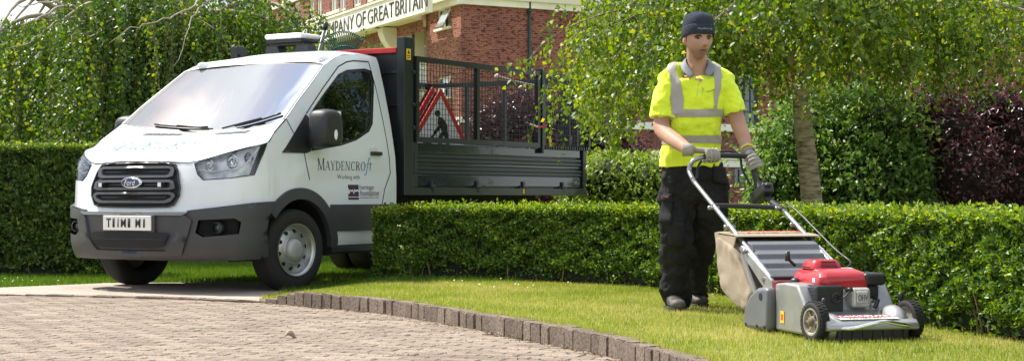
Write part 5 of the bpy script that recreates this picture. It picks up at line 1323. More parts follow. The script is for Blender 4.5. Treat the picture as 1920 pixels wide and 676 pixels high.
# head board
mb = MB(); mb.bb(-.944, .944, BU0+.02, BU0+.06, .872, 2.10); mb.build('head_board', 'black_plastic', truck)
for zz in (1.30, 1.62, 1.92): mb = MB(); mb.bb(-.944, .944, BU0-.005, BU0+.018, zz, zz+.018); mb.build('head_board_rib', 'ribbed_panel', truck)
mb = MB(); mb.bb(.10, .944, BU0-.03, BU0+.08, 2.101, 2.150); mb.build('red_bar', 'red_bar', truck, bevel=.006)
# tail gate: frame with slots
mb = MB(); mb.bb(-.97, .97, BU1-.05, BU1-.01, .873, 1.285); mb.build('tail_board', 'navy_panel', truck, bevel=.006)
mb = MB()
for x in (-.99, -.5, 0, .5, .75, .99): mb.bb(x-.02, x+.02, BU1-.045, BU1-.005, 1.29, 2.06)
mb.bb(-1.0, 1.0, BU1-.046, BU1-.004, 2.02, 2.07); mb.bb(-1.0, 1.0, BU1-.046, BU1-.004, 1.29, 1.33); tg = mb.build('tail_gate', 'frame_paint', truck, fixn=False)
for x in (.80, .90): mb = MB(); mb.bb(x-.035, x+.035, BU1-.04, BU1-.012, 1.33, 2.02); mb.build('gate_slat', 'frame_paint', tg)
wm = MB(); k = -.95
while k < .72: wm.bar((k, BU1-.03, 1.33), (k, BU1-.03, 2.03), .0042); k += .05
k = 1.37
while k < 2.0: wm.bar((-.95, BU1-.026, k), (.74, BU1-.026, k), .0042); k += .05
w_ = wm.build('wire_mesh', 'wire', tg, fixn=False); w_['kind'] = 'stuff'
# labels on the frame
lb = tplane(766, 101, 0, 1.037); mb = MB(); mb.bb(1.036, 1.0385, lb.y-.035, lb.y+.035, lb.z-.055, lb.z+.045); yl = mb.build('warning_label', 'yellow_label', truck)
mb = MB(); mb.add([(1.0395, lb.y-.022, lb.z+.0), (1.0395, lb.y+.022, lb.z+.0), (1.0395, lb.y, lb.z+.036)], [(0, 1, 2)]); mb.bb(1.0388, 1.0398, lb.y-.024, lb.y+.024, lb.z-.022, lb.z-.014); mb.bb(1.0388, 1.0398, lb.y-.024, lb.y+.024, lb.z-.04, lb.z-.033); mb.build('label_print', 'ink_black', yl, fixn=False)
lb = tplane(1031, 265, 0, 1.06); mb = MB(); mb.box((1.065, lb.y, lb.z), (.006, .05, .10), Matrix.Rotation(.35, 3, 'X')); mb.build('yellow_tag', 'yellow_label', truck)
lb = tplane(982, 357, 0, 1.033); mb = MB(); mb.bb(1.031, 1.034, lb.y-.018, lb.y+.018, lb.z-.03, lb.z+.03); mb.build('yellow_tag', 'yellow_label', truck)
# light bar on its bracket over the head board
lbp = tplane(545, 84, 1, 2.56)
lx = lbp.x
mb = MB(); mb.bb(lx-.215, lx+.215, 2.45, 2.72, 2.250, 2.282); lbar = mb.build('light_bar', 'black_plastic', truck, bevel=.010)
mb = MB(); mb.bb(lx-.225, lx+.225, 2.43, 2.74, 2.285, 2.335); mb.build('lens', 'clear_lens', lbar, bevel=.024, seg=3)
for sg in (1, -1):
    mb = MB(); mb.prism([(-.05, 2.10), (.115, 2.10), (.090, 2.225), (-.01, 2.225)], lambda p, d: Vector((lx+sg*.13+sg*p[0]*1.3, 2.56+d, p[1])), -.06, .06); mb.build('bracket', 'grey_plastic', lbar)
mb = MB(); mb.bb(lx-.21, lx+.21, 2.50, 2.62, 2.226, 2.249); mb.build('cross_bar', 'black_plastic', lbar)
mb = MB(); mb.bb(-.96, -.86, BU0, BU0+.05, 2.10, 2.17); mb.build('bracket', 'black_plastic', truck)

# ================================================================== things carried in the bed
mat('sign_red', (.60, .025, .02), .4); mat('sign_white', (.74, .75, .75), .35, var=.05); mat('rake_green', (.01, .10, .075), .45); mat('pole_grey', (.20, .20, .21), .45, metal=.4)
mat('rope_white', (.72, .60, .56), .8); mat('rope_red', (.65, .03, .02), .6)
def warn_sign(px, py_top, py_bot, xl, yaw, label, tilt):
    """folding triangular road works sign standing on the bed floor"""
    p = tplane(px, py_bot, 0, xl); basez = .868
    o = empty('warning_sign', t2w((p.x, p.y, basez)), -TYAW+yaw, label=label, cat='sign', group='road works signs in the truck bed')
    LF = .36; H_ = tplane(px, py_top, 0, xl).z-basez-LF; W_ = H_*1.14
    T0 = lambda x, z, y: Vector((x, y-z*tilt, z+LF))
    for sx in (-1, 1): MB().bar((sx*W_*.36, .012, 0), (sx*W_*.30, .012, LF+.06), .03, .015).build('leg', 'black_plastic', o)
    tri = [(-W_/2, .0), (W_/2, .0), (0, H_)]
    MB().prism(tri, lambda q, d: T0(q[0], q[1], d), 0, .02).build('sign_plate', 'sign_red', o)
    k = .80; c = H_*.34; tri2 = [(x*k, c+(z-c)*k) for x, z in tri]
    MB().prism(tri2, lambda q, d: T0(q[0], q[1], d), -.004, -.001).build('sign_face', 'sign_white', o)
    f = MB(); s = H_
    def poly(pts): f.prism([(x*s, z*s) for x, z in pts], lambda q, d: T0(q[0], q[1], d), -.0075, -.0045)
    poly([(-.045+.05*math.cos(a), .60+.05*math.sin(a)) for a in np.linspace(0, 2*math.pi, 12, endpoint=False)])
    poly([(-.03, .55), (.05, .53), (.13, .42), (.14, .30), (.06, .27), (.02, .36), (-.04, .44)])
    poly([(.06, .31), (.14, .31), (.20, .08), (.14, .08)]); poly([(.03, .31), (.10, .29), (.04, .20), (.06, .08), (-.01, .08), (-.03, .21)])
    poly([(.02, .46), (.04, .41), (-.07, .28), (-.11, .30)]); poly([(-.02, .38), (.01, .36), (-.16, .16), (-.19, .18)])
    poly([(-.30, .08), (-.10, .08), (-.15, .17), (-.22, .20), (-.27, .15)])
    f.build('pictogram', 'ink_black', o, fixn=False)
    MB().prism([(-W_*.42, 0), (W_*.42, 0), (0, H_*.96)], lambda q, d: Vector((q[0], .06+d+(H_-q[1])*.28, q[1]+LF)), 0, .012).build('back_stay', 'black_plastic', o)
    return o
warn_sign(822, 165, 300, .60, math.radians(58), 'red bordered triangular roadworks sign, frontmost in the truck bed', .10)
warn_sign(806, 163, 300, .40, math.radians(60), 'second roadworks triangle leaning behind the first in the truck bed', .10)
# leaf rake with its fan of tines up
rp = tplane(645, 100, 1, 2.72); rb = empty('leaf_rake', t2w((rp.x, 2.72, .87)), -TYAW, label='green fan leaf rake upright behind the cab roof', cat='rake')
hz = rp.z-.87-.15
MB().tube([(0, 0, 0), (0, 0, hz)], .014, 8).build('handle', 'pole_grey', rb, smooth=True)
for k in range(21):
    a = math.radians(-38+76*k/20); L_ = .35+.03*math.cos(a*2); pts = [Vector((math.sin(a)*r*1.15, 0, hz+math.cos(a)*r)) for r in np.linspace(.03, L_*.90, 7)]
    pts += [pts[-1]+Vector((math.sin(a)*.02, -.03, .018)), pts[-1]+Vector((math.sin(a)*.025, -.06, .002))]
    MB().tube(pts, .0058, 5).build('tine', 'rake_green', rb, smooth=True)
MB().tube([Vector((math.sin(a)*.22*1.15, .0, hz+math.cos(a)*.22)) for a in np.radians(np.linspace(-38, 38, 9))], .009, 5).build('tine_brace', 'rake_green', rb, smooth=True)
p0, p1 = tplane(612, 42, 1, 2.9), tplane(598, 100, 1, 2.9); d_3 = (p1-p0).normalized(); L3 = (p0.z-.87)/abs(d_3.z)
ph = empty('tool_handle', t2w(p0+d_3*L3), -TYAW, label='grey tool shaft poking up behind the cab beside the rake', cat='tool'); rel = p0-(p0+d_3*L3)
MB().tube([Vector((0, 0, 0)), rel*.97], .017, 8).build('shaft', 'pole_grey', ph, smooth=True); MB().tube([rel*.955, rel], [.022, .024], 8).build('grip', 'black_plastic', ph, smooth=True); MB().tube([rel*.78, rel*.79], .021, 8).build('collar', 'clear_lens', ph, smooth=True)
# rope and strap
ra, rb_ = tplane(932, 143, 0, .90), tplane(1062, 165, 0, .90)
ro = empty('rope', t2w(ra), -TYAW, label='pinkish rope strung across the inside of the cage', cat='rope')
MB().tube([Vector((0, (rb_.y-ra.y)*t, (rb_.z-ra.z)*t-.03*math.sin(math.pi*t))) for t in np.linspace(0, 1, 12)], .011, 6).build('strand', 'rope_white', ro, smooth=True); MB().sphere((0, 0, 0), .026, 8, 6).build('knot', 'rope_white', ro, smooth=True)
sa, sb_ = tplane(994, 233, 0, 1.062), tplane(1025, 236, 0, 1.062)
st = empty('bungee_strap', t2w(sa), -TYAW, label='red and white elastic strap holding two cage posts together', cat='strap')
d4 = sb_-sa
MB().tube([d4*t+Vector((.01*math.sin(6*t), 0, -.02*math.sin(math.pi*t))) for t in np.linspace(0, .42, 6)], .011, 6).build('white_end', 'rope_white', st, smooth=True)
MB().tube([d4*t+Vector((.01*math.sin(6*t), 0, -.02*math.sin(math.pi*t)-.0)) for t in np.linspace(.42, 1, 7)], .012, 6).build('red_end', 'rope_red', st, smooth=True)
MB().tube([Vector((0, 0, 0)), Vector((-.02, -.03, .02)), Vector((-.05, 0, .01))], .006, 6).build('hook', 'pole_grey', st, smooth=True)
# ================================================================== lawn mower
mat('mower_silver', (.37, .37, .36), .40, metal=.65, var=.14, scale=9, bump=.05, bscale=40)
mat('mower_tube', (.30, .30, .31), .30, metal=.75, var=.12, scale=8); mat('foam_grip', (.02, .02, .021), .7)
mat('mower_grey', (.13, .135, .145), .42, var=.1, scale=9); mat('mower_black', (.016, .016, .017), .42, var=.15, scale=20)
mat('mower_red', (.44, .013, .022), .32, coat=.35, var=.08, scale=10); mat('dark_red', (.16, .012, .016), .5)
mat('bag_cloth', (.30, .24, .172), .92, var=.14, scale=7, bump=.25, bscale=180); mat('dirty_rim', (.33, .30, .24), .55, metal=.3, var=.35, scale=26)
mat('cast_alu', (.50, .49, .46), .45, metal=.5, var=.15, scale=30); mat('ink_red', (.55, .03, .03), .6); mat('hub_rust', (.16, .10, .06), .7, var=.3, scale=40)
MT = Vector((1.731, 8.43, .085)); MYAW = -.288
mow = empty('lawn_mower', MT, -MYAW, label='petrol roller lawn mower with red engine and beige bag', cat='lawn mower')
MV = Vector((math.cos(MYAW), -math.sin(MYAW), 0)); MU = Vector((math.sin(MYAW), math.cos(MYAW), 0))
def mplane(px, py, ax, val):
    o = Vector((0, 0, CAMH))-MT; o = Vector((o.dot(MV), o.dot(MU), o.z)); d = ray_d(px, py); d = Vector((d.dot(MV), d.dot(MU), d.z))
    return o+d*((val-o[ax])/d[ax])
def m2w(p): return MT+MV*p[0]+MU*p[1]+Vector((0, 0, p[2]))
S_ = lambda p, d: Vector((d, p[0], p[1]))
# deck
mb = MB(); mb.prism([(.47, .022), (.47, .262), (.36, .272), (.215, .268), (.150, .195), (.115, .140), (.02, .122), (-.10, .108), (-.125, .085), (-.125, .060), (.10, .034), (.14, .022)], S_, -.250, .250)
deck = mb.build('deck', 'mower_silver', mow, bevel=.022, seg=3, auto=40)
mb = MB(); mb.bb(-.246, .246, .46, .52, .16, .275); mb.build('rear_panel', 'dark_red', mow, bevel=.008)
mb = MB(); mb.bb(-.19, .19, -.112, -.085, .010, .066); sk = mb.build('front_skirt', 'mower_black', mow)
for k in range(7):
    x = -.165+.055*k; mb = MB(); mb.bb(x-.004, x+.004, -.118, -.113, .012, .064); mb.build('skirt_rib', 'mower_black', sk)
mb = MB(); pts = [(-.185, -.105, .070), (-.13, -.150, .074), (-.04, -.165, .094), (.03, -.168, .104), (.10, -.160, .092), (.175, -.135, .080), (.195, -.10, .078)]
mb.tube(spline([Vector(p) for p in pts], .015), .0105, 10); mb.build('front_bar', 'chrome', mow, smooth=True)
for sg in (1, -1):
    mb = MB(); mb.sphere((sg*.175, .015, .075 if sg > 0 else .062), (.066, .115, .098 if sg > 0 else .075), 20, 12); mb.build('wheel_guard', 'mower_silver', mow, smooth=True)
# decal
def apron_fn(x, y): return Vector((-.15+x, -.098+y*1.0, .1135+y*.12))
mb = MB(); mb.add([apron_fn(-.02, -.002), apron_fn(.30, -.002), apron_fn(.30, .085), apron_fn(-.02, .085)], [(0, 1, 2, 3)]); dc = mb.build('decal', 'plate_white', deck)
mb = MB(); mb.add([apron_fn(-.015, .036)+Vector((0, 0, .0015)), apron_fn(.275, .036)+Vector((0, 0, .0015)), apron_fn(.295, .082)+Vector((0, 0, .0015)), apron_fn(-.015, .082)+Vector((0, 0, .0015))], [(0, 1, 2, 3)]); mb.build('decal_band', 'ink_red', dc)
o = textmap('lettering', 'LAWNFLITE', 'plate_white', dc, lambda x, y: apron_fn(x, .042+y)+Vector((0, 0, .003)), .27, .036, .25, .03)
o = textmap('lettering', '553 HRS PRO', 'ink_black', dc, lambda x, y: apron_fn(.03+x, .006+y)+Vector((0, 0, .003)), .20, .022, .2, .02)
# warning sticker on the flank
mb = MB(); mb.bb(-.2535, -.2515, .36, .40, .065, .125); ws = mb.build('side_label', 'yellow_label', mow); mb = MB(); mb.bb(-.2545, -.2537, .37, .39, .08, .11); mb.build('label_print', 'ink_red', ws)
# wheels
def mwheel(sg, steer=0):
    w = empty('wheel', (sg*.258, 0, .098)); w.parent = mow; w.rotation_euler = (0, 0, steer)
    mb = MB(); mb.lathe([(-.024, .066), (-.028, .075), (-.028, .090), (-.020, .096), (.020, .096), (.028, .090), (.028, .075), (.024, .066)], (0, 0, 0), 'X', 40); ty = mb.build('tyre', 'rubber', w, smooth=True)
    tb = MB()
    for k in range(30):
        for r_, x in ((0, -.013), (.5, .013)):
            a = 2*math.pi*(k+r_)/30; tb.box((x, .0965*math.cos(a), .0965*math.sin(a)), (.020, .011, .006), Matrix.Rotation(a-math.pi/2, 3, 'X'))
    t_ = tb.build('tread', 'rubber', ty, fixn=False); t_['kind'] = 'stuff'
    mb = MB(); mb.lathe([(sg*.026, .068), (sg*.026, .060), (sg*.008, .054), (sg*.004, .030), (sg*.020, .026), (sg*.022, .001)], (0, 0, 0), 'X', 32); rm = mb.build('rim', 'dirty_rim', w, smooth=True); rm.data.set_sharp_from_angle(angle=.6)
    mb = MB(); mb.lathe([(sg*.020, .024), (sg*.030, .022), (sg*.034, .012), (sg*.036, .001)], (0, 0, 0), 'X', 20); mb.build('hub', 'hub_rust', rm, smooth=True)
    for k in range(6):
        a = 2*math.pi*k/6; mb = MB(); mb.bar((sg*.012, .028*math.cos(a), .028*math.sin(a)), (sg*.016, .056*math.cos(a), .056*math.sin(a)), .008, .010); mb.build('spoke', 'dirty_rim', rm)
    mb = MB(); mb.lathe([(-sg*.026, .068), (-sg*.012, .05), (-sg*.012, .001)], (0, 0, 0), 'X', 24); mb.build('inner_rim', 'dirty_rim', rm, smooth=True)
mwheel(-1, .10); mwheel(1, .10)
mb = MB(); mb.tube([(-.23, 0, .098), (.23, 0, .098)], .012, 8); mb.build('axle', 'mower_black', mow, smooth=True)
mb = MB(); mb.tube([(.235, .07, .12), (.245, .06, .20)], .008, 8); mb.sphere((.245, .06, .21), (.016, .016, .024), 10, 8); mb.build('height_lever', 'mower_black', mow, smooth=True)
mb = MB(); mb.tube([(-.17, .08, .12), (-.185, .05, .185)], .008, 8); mb.sphere((-.186, .048, .19), (.014, .014, .022), 10, 8); mb.build('height_lever', 'mower_black', mow, smooth=True)
# roller and its covers
mb = MB(); mb.tube([(-.225, .655, .072), (.225, .655, .072)], .070, 24); mb.build('roller', 'mower_black', mow, smooth=True)
for sg in (1, -1):
    mb = MB(); mb.prism([(.475, .235), (.53, .243), (.61, .232), (.70, .190), (.765, .125), (.785, .060), (.768, .012), (.49, .014), (.475, .05)], lambda p, d: Vector((sg*d, p[0], p[1])), .228, .292); cv = mb.build('roller_cover', 'mower_grey', mow, bevel=.022, seg=3, auto=40)
    mb = MB(); mb.lathe([(0, .020), (sg*.003, .020), (sg*.003, .001)], (sg*.2915, .555, .190), 'X', 16); mb.build('cover_hole', 'black_int', cv)
    for uu in (.51, .60, .74): mb = MB(); mb.lathe([(0, .011), (sg*.004, .009), (sg*.004, .001)], (sg*.2915, uu, .035), 'X', 10); mb.build('cover_bolt', 'mower_black', cv)
# engine
mb = MB(); mb.prism([(.14, .12), (.16, .255), (.50, .262), (.52, .20), (.48, .12)], S_, -.12, .125); mb.build('crankcase', 'cast_alu', mow, bevel=.012)
def rr(cx, cy, hx, hy, r, z, n=6):
    pts = []
    for k, (sx, sy) in enumerate(((1, 1), (-1, 1), (-1, -1), (1, -1))):
        for j in range(n+1):
            a = math.radians(90*k+90*j/n); pts.append(Vector((cx+sx*(hx-r)+r*math.cos(a), cy+sy*(hy-r)+r*math.sin(a), z)))
    return pts
mb = MB(); mb.loft([rr(-.015, .305, .136, .165, .04, .255), rr(-.015, .305, .142, .172, .04, .278), rr(-.015, .308, .140, .168, .04, .306), rr(-.015, .312, .124, .150, .04, .328), rr(-.02, .32, .098, .125, .04, .343), rr(-.02, .325, .08, .10, .04, .347)])
cowl = mb.build('engine_cowl', 'mower_red', mow, auto=35, bevel=0)
mb = MB(); mb.loft([rr(-.045, .35, .088, .085, .045, .342), rr(-.045, .35, .084, .081, .045, .362), rr(-.045, .35, .070, .066, .04, .384), rr(-.045, .35, .052, .048, .035, .389)]); cap_ = mb.build('starter_cover', 'mower_red', mow, auto=35)
for k in range(4):
    for sgn in (0, 1):
        z = .347+.009*k; w_ = .086-.005*k; mb = MB()
        if sgn == 0: mb.bb(-.045-w_*.55, -.045+w_*.55, .35-w_*1.02, .35-w_*.80, z, z+.005)
        else: mb.bb(-.045-w_*1.04, -.045-w_*.82, .35-w_*.5, .35+w_*.5, z, z+.005)
        mb.build('cooling_slot', 'black_int', cap_)
mb = MB(); mb.add([Vector((.02, .19, .333)), Vector((.085, .20, .333)), Vector((.07, .26, .3445)), Vector((.01, .25, .3445))], [(0, 1, 2, 3)]); mb.v = [(x, y, z+.004) for x, y, z in mb.v]; mb.build('cowl_label', 'sign_white', cowl)
mb = MB(); mb.bb(-.1585, -.1560, .20, .23, .280, .300); mb.build('cowl_label', 'sign_white', cowl)
# silencer guard with slots
mb = MB(); mb.bb(-.198, -.048, .10, .235, .128, .268); sg_ = mb.build('silencer_guard', 'mower_black', mow, bevel=.012)
for k in range(6):
    z = .148+.018*k; mb = MB(); mb.bb(-.2005, -.1975, .12, .20, z, z+.007); mb.build('slot', 'ribbed_panel', sg_); mb = MB(); mb.bb(-.19, -.145, .0975, .1005, z, z+.007); mb.build('slot', 'ribbed_panel', sg_)
mb = MB(); mb.lathe([(.0, .030), (-.006, .028), (-.006, .019), (.004, .017), (.004, .001)], (-.092, .098, .205), 'Y', 20); mb.build('exhaust', 'mower_black', sg_, smooth=True)
# rocker cover
mb = MB(); mb.bb(-.010, .095, .085, .16, .155, .255); oh = mb.build('rocker_cover', 'cast_alu', mow, bevel=.018, seg=3); mb = MB(); mb.bb(.010, .075, .075, .09, .175, .238); op = mb.build('raised_panel', 'cast_alu', oh, bevel=.008)
textmesh('lettering', 'OHV', 'mower_grey', op, (.016, .0735, .192), (1, 0, 0), (0, 0, 1), .030, .054, bold=.02, depth=.002)
mb = MB(); mb.tube([(-.03, .10, .245), (-.03, .06, .248)], .012, 8); mb.tube([(-.03, .06, .248), (-.06, .07, .21), (-.10, .12, .20)], .005, 6); mb.build('spark_plug', 'mower_black', mow, smooth=True)
# air filter and carburettor
mb = MB(); mb.bb(.085, .205, .13, .32, .262, .325); mb.build('air_filter', 'mower_black', mow, bevel=.018, seg=3); mb = MB(); mb.bb(.10, .17, .15, .28, .17, .258); mb.tube([(.14, .14, .20), (.14, .10, .19), (.12, .10, .15)], .012, 8); mb.build('carburettor', 'mower_black', mow, bevel=.008)
mb = MB(); mb.tube([(.13, .12, .14), (.13, .12, .175)], .022, 12); mb.build('float_bowl', 'cast_alu', mow, smooth=True)
mb = MB(); mb.tube([(.08, .45, .34), (.08, .45, .372)], .035, 16); mb.build('fuel_cap', 'mower_black', mow, smooth=True)
mb = MB(); mb.tube([(-.165, .40, .25), (-.180, .30, .18), (-.175, .24, .13)], [.03, .026, .022], 10); mb.sphere((-.165, .41, .275), (.025, .03, .02), 10, 8); mb.build('oil_filler', 'mower_black', mow, smooth=True)
mb = MB(); mb.tube([(-.13, .48, .35), (-.16, .50, .385), (-.165, .50, .40)], .008, 8); mb.tube([(-.165, .50, .375), (-.165, .50, .425)], [.014, .013], 10); mb.build('starter_pull', 'mower_black', mow, smooth=True)
# discharge flap with steps
prof = [(.66, .285), (.70, .320), (.735, .325), (.75, .355), (.80, .372), (.815, .402), (.865, .418), (.885, .452), (.945, .468), (.955, .455), (.93, .40), (.72, .28)]
mb = MB(); mb.prism(prof, S_, -.195, .205); mb.build('discharge_flap', 'mower_grey', mow, bevel=.006)
mb = MB(); mb.bb(-.225, .225, .575, .66, .262, .292); mb.build('flap_hinge', 'mower_black', mow, bevel=.006)
# bag
mb = MB(); bp = [(1.245, .490), (1.10, .475), (.99, .43), (.88, .33), (.78, .22), (.77, .17), (.82, .105), (.92, .095), (1.08, .16), (1.185, .25), (1.225, .38)]
bx = [(-.262, .93), (-.262, 1.05), (-.12, 1.08), (.0, 1.085), (.12, 1.08), (.262, 1.05), (.262, .93)]
cu, cz = 1.0, .32
mb.loft([[Vector((x, cu+(p[0]-cu)*s, cz+(p[1]-cz)*s)) for p in bp] for x, s in bx]); bag = mb.build('grass_bag', 'bag_cloth', mow, smooth=True)
sd = bag.modifiers.new('subsurf', 'SUBSURF'); sd.levels = 3; sd.render_levels = 3; sd.subdivision_type = 'CATMULL_CLARK'
tx = bpy.data.textures.new('cloth_folds', 'CLOUDS'); tx.noise_scale = .13; dm = bag.modifiers.new('folds', 'DISPLACE'); dm.texture = tx; dm.strength = .035; dm.mid_level = .5; dm.texture_coords = 'LOCAL'
mb = MB(); rings = []
for x in (-.248, -.1, .1, .248): rings.append([Vector((x, u, z)) for u, z in ((1.255, .480), (1.262, .508), (1.20, .514), (1.0, .503), (.95, .494), (.95, .488), (1.0, .494), (1.20, .502))])
mb.loft(rings); lid = mb.build('bag_lid', 'bag_cloth', mow, bevel=.006, auto=50)
fl_ = MB(); fl_.add([Vector((-.252, 1.25, .50)), Vector((-.252, .96, .49)), Vector((-.256, 1.00, .405)), Vector((-.258, 1.22, .45))], [(0, 1, 2, 3)]); fl_.build('bag_flap', 'bag_cloth', mow, solid=.006)
textmap('lettering', 'LAWNFLITE', 'ink_red', lid, lambda x, y: Vector((-.17+x, 1.04+y, .514+y*.05)), .36, .085, .1, .03)
# handle
Lt = [mplane(1450, 538, 0, -.222), mplane(1443, 518, 0, -.218), mplane(1370, 425, 0, -.212), mplane(1300, 338, 0, -.208)]
ctop = mplane(1292, 318, 0, -.205); c2_ = mplane(1300, 301, 1, 1.72); tb1 = mplane(1322, 293, 1, 1.755); tb2 = mplane(1345, 291, 1, 1.765); tb3 = mplane(1400, 293, 1, 1.775); tb4 = mplane(1412, 300, 1, 1.770)
Rt = [mplane(1553, 486, 0, .215), mplane(1469, 394, 0, .210), mplane(1449, 380, 0, .210), mplane(1424, 352, 0, .208), mplane(1414, 322, 0, .206)]
mb = MB(); mb.tube(spline([Lt[0], Lt[1], Lt[2], Lt[3]], .05), .0135, 12); mb.build('handle_tube', 'mower_tube', mow, smooth=True)
mb = MB(); mb.tube(spline([Lt[3], ctop, c2_, tb1], .02), .0138, 12); mb.build('handle_bend', 'mower_tube', mow, smooth=True)
mb = MB(); mb.tube(spline([tb1, tb2, tb3, tb4, Rt[4]], .02), .0165, 12); mb.build('handle_grip', 'foam_grip', mow, smooth=True)
mb = MB(); mb.tube(spline([Rt[0]+(Rt[0]-Rt[1])*.28, Rt[0], Rt[1]], .05), .0135, 12); mb.build('handle_tube', 'mower_tube', mow, smooth=True)
mb = MB(); mb.tube(spline([Rt[1], Rt[2], Rt[3], Rt[4]], .03), .017, 12); mb.build('handle_tube', 'foam_grip', mow, smooth=True)
# control bail behind the bar
b0, b1, b2, b3 = mplane(1306, 335, 1, 1.72), mplane(1312, 306, 1, 1.80), mplane(1340, 286, 1, 1.81), mplane(1383, 287, 1, 1.81); b4 = mplane(1392, 318, 1, 1.79); b5 = mplane(1407, 345, 1, 1.75)
mb = MB(); mb.tube(spline([b0, b1, b2, b3, b4, b5], .02), .0075, 8); mb.build('control_bail', 'foam_grip', mow, smooth=True)
# cross bar and clamps
k0, k1 = mplane(1339, 389, 0, -.212), mplane(1450, 390, 0, .21); k1 = Vector((.21, 1.36, Rt[1].z+.012)); k0 = Vector((-.212, 1.345, k0.z))
mb = MB(); mb.tube(spline([k0, k0+Vector((.02, .02, .012)), k1+Vector((-.06, .02, .006)), k1], .02), .014, 10); mb.build('cross_bar', 'foam_grip', mow, smooth=True)
for i, p in enumerate((k0, Lt[2], Lt[2].lerp(Lt[1], .5), k1, Rt[1].lerp(Rt[0], .3))):
    mb = MB(); mb.tube([p+Vector((-.028, 0, 0)), p+Vector((.028, 0, 0))], .010, 8); mb.sphere(p+Vector((-.03, 0, 0)), .013, 8, 6); mb.build('clamp_bolt', 'mower_tube', mow, smooth=True)
# control box on the right leg with speed lever
q = mplane(1430, 362, 0, .20); mb = MB(); mb.box(q+Vector((0, .01, .0)), (.075, .19, .07), Matrix.Rotation(-.40, 3, 'X')); mb.build('control_box', 'mower_black', mow, bevel=.018, seg=3)
q2 = mplane(1440, 347, 0, .20); mb = MB(); mb.tube([q, q2], .007, 8); mb.sphere(q2, (.022, .018, .016), 12, 8); mb.build('speed_lever', 'mower_black', mow, smooth=True)
# lower brackets
for sg, L0 in ((-1, Lt), (1, None)):
    a_, b_ = (Vector((sg*.232, .90, .415)), Vector((sg*.236, .56, .235)))
    mb = MB(); mb.prism([(.93, .445), (.955, .425), (.62, .215), (.56, .185), (.525, .225), (.545, .275)], lambda p, d: Vector((sg*d, p[0], p[1])), .224, .236); br_ = mb.build('handle_bracket', 'mower_silver', mow, bevel=.004)
    for u_, z_ in ((.575, .230), (.64, .275), (.90, .418)): mb = MB(); mb.lathe([(0, .013), (sg*.008, .012), (sg*.008, .001)], (sg*.236, u_, z_), 'X', 10); mb.build('clamp_bolt', 'mower_tube', br_)
mb = MB(); mb.bar((-.240, .91, .40), (-.243, .70, .17), .012, .028); mb.build('bag_stay', 'mower_silver', mow)
# cable
mb = MB(); mb.tube(spline([Rt[2]+Vector((.02, 0, 0)), Rt[1]+Vector((.03, -.05, .02)), Rt[0]+Vector((.06, .05, .06)), Rt[0]+Vector((.07, -.12, -.01)), Vector((.13, .45, .33))], .03), .0055, 6); mb.build('throttle_cable', 'mower_black', mow, smooth=True)
# ================================================================== the gardener
def skinmat():
    m = mat('skin', (.39, .215, .145), .6, col2=(.48, .275, .19), scale=9, spec=.28); b = m.node_tree.nodes['Principled BSDF']
    b.inputs['Subsurface Weight'].default_value = .12; b.inputs['Subsurface Radius'].default_value = (.02, .008, .004); b.inputs['Subsurface Scale'].default_value = .3
skinmat()
mat('hivis', (.71, .86, .03), .8, var=.03, scale=6, bump=.10, bscale=400, sheen=.2)
mat('reflective', (.34, .32, .29), .45, var=.06, scale=30); mat('collar_grey', (.20, .215, .24), .8)
mat('trouser', (.009, .0088, .009), .85, col2=(.021, .020, .019), scale=5, bump=.3, bscale=220, spec=.25)
mat('boot', (.022, .019, .017), .6, col2=(.06, .05, .042), scale=25, bump=.2, bscale=120); mat('boot_sole', (.03, .027, .024), .8); mat('boot_toe', (.10, .088, .075), .65, var=.25, scale=30)
mat('glove', (.36, .33, .28), .85, col2=(.25, .23, .20), scale=20, bump=.35, bscale=260); mat('cuff_band', (.70, .48, .03), .6)
mat('beanie', (.034, .042, .060), .95, var=.15, scale=40, bump=.6, bscale=220, spec=.2)
mat('hair', (.022, .013, .008), .7); mat('lip', (.27, .125, .095), .5); mat('eye_white', (.26, .22, .20), .35); mat('iris', (.03, .02, .012), .15)
PR = Vector((1.14, 10.60, .085))
man = empty('person', PR, 0, label='gardener in yellow hi-vis shirt and dark beanie pushing the mower', cat='person')
def pl(px, py, D): return at(px, py, D)-PR
def ell(c, a, b, n=20, tilt=None, pw_=2.3):
    r = []
    for j in range(n):
        t = 2*math.pi*j/n; x, y = math.cos(t), math.sin(t)
        x = math.copysign(abs(x)**(2/pw_), x); y = math.copysign(abs(y)**(2/pw_), y)
        p = Vector((a*x, b*y, 0)); r.append(Vector(c)+(tilt @ p if tilt is not None else p))
    return r
def limbtube(mb, pts, rs, n=14, sub=5, endcap=True):
    P, R = [], []
    for i in range(len(pts)-1):
        for k in range(sub):
            t = k/sub; a, b, c, d = pts[max(i-1, 0)], pts[i], pts[i+1], pts[min(i+2, len(pts)-1)]
            P.append(.5*((2*b)+(c-a)*t+(2*a-5*b+4*c-d)*t*t+(3*b-a-3*c+d)*t**3)); f = t*t*(3-2*t); R.append(rs[i]*(1-f)+rs[i+1]*f)
    P.append(pts[-1]); R.append(rs[-1]); mb.tube(P, R, n); mb.sphere(P[0], R[0]*.98, n, 8)
    if endcap: mb.sphere(P[-1], R[-1]*.98, n, 8)
def organic(mb, name, m, parent, voxel, smooth=6, folds=None):
    o = mb.build(name, m, parent, fixn=True)
    r = o.modifiers.new('remesh', 'REMESH'); r.mode = 'VOXEL'; r.voxel_size = voxel; r.use_smooth_shade = True
    s = o.modifiers.new('smooth', 'SMOOTH'); s.factor = .5; s.iterations = smooth
    if folds:
        for i, (sc, st) in enumerate(folds):
            t = bpy.data.textures.new(name+'_folds', 'CLOUDS'); t.noise_scale = sc; t.noise_depth = 1; d = o.modifiers.new('folds', 'DISPLACE'); d.texture = t; d.strength = st; d.mid_level = .5; d.texture_coords = 'LOCAL'
    return o

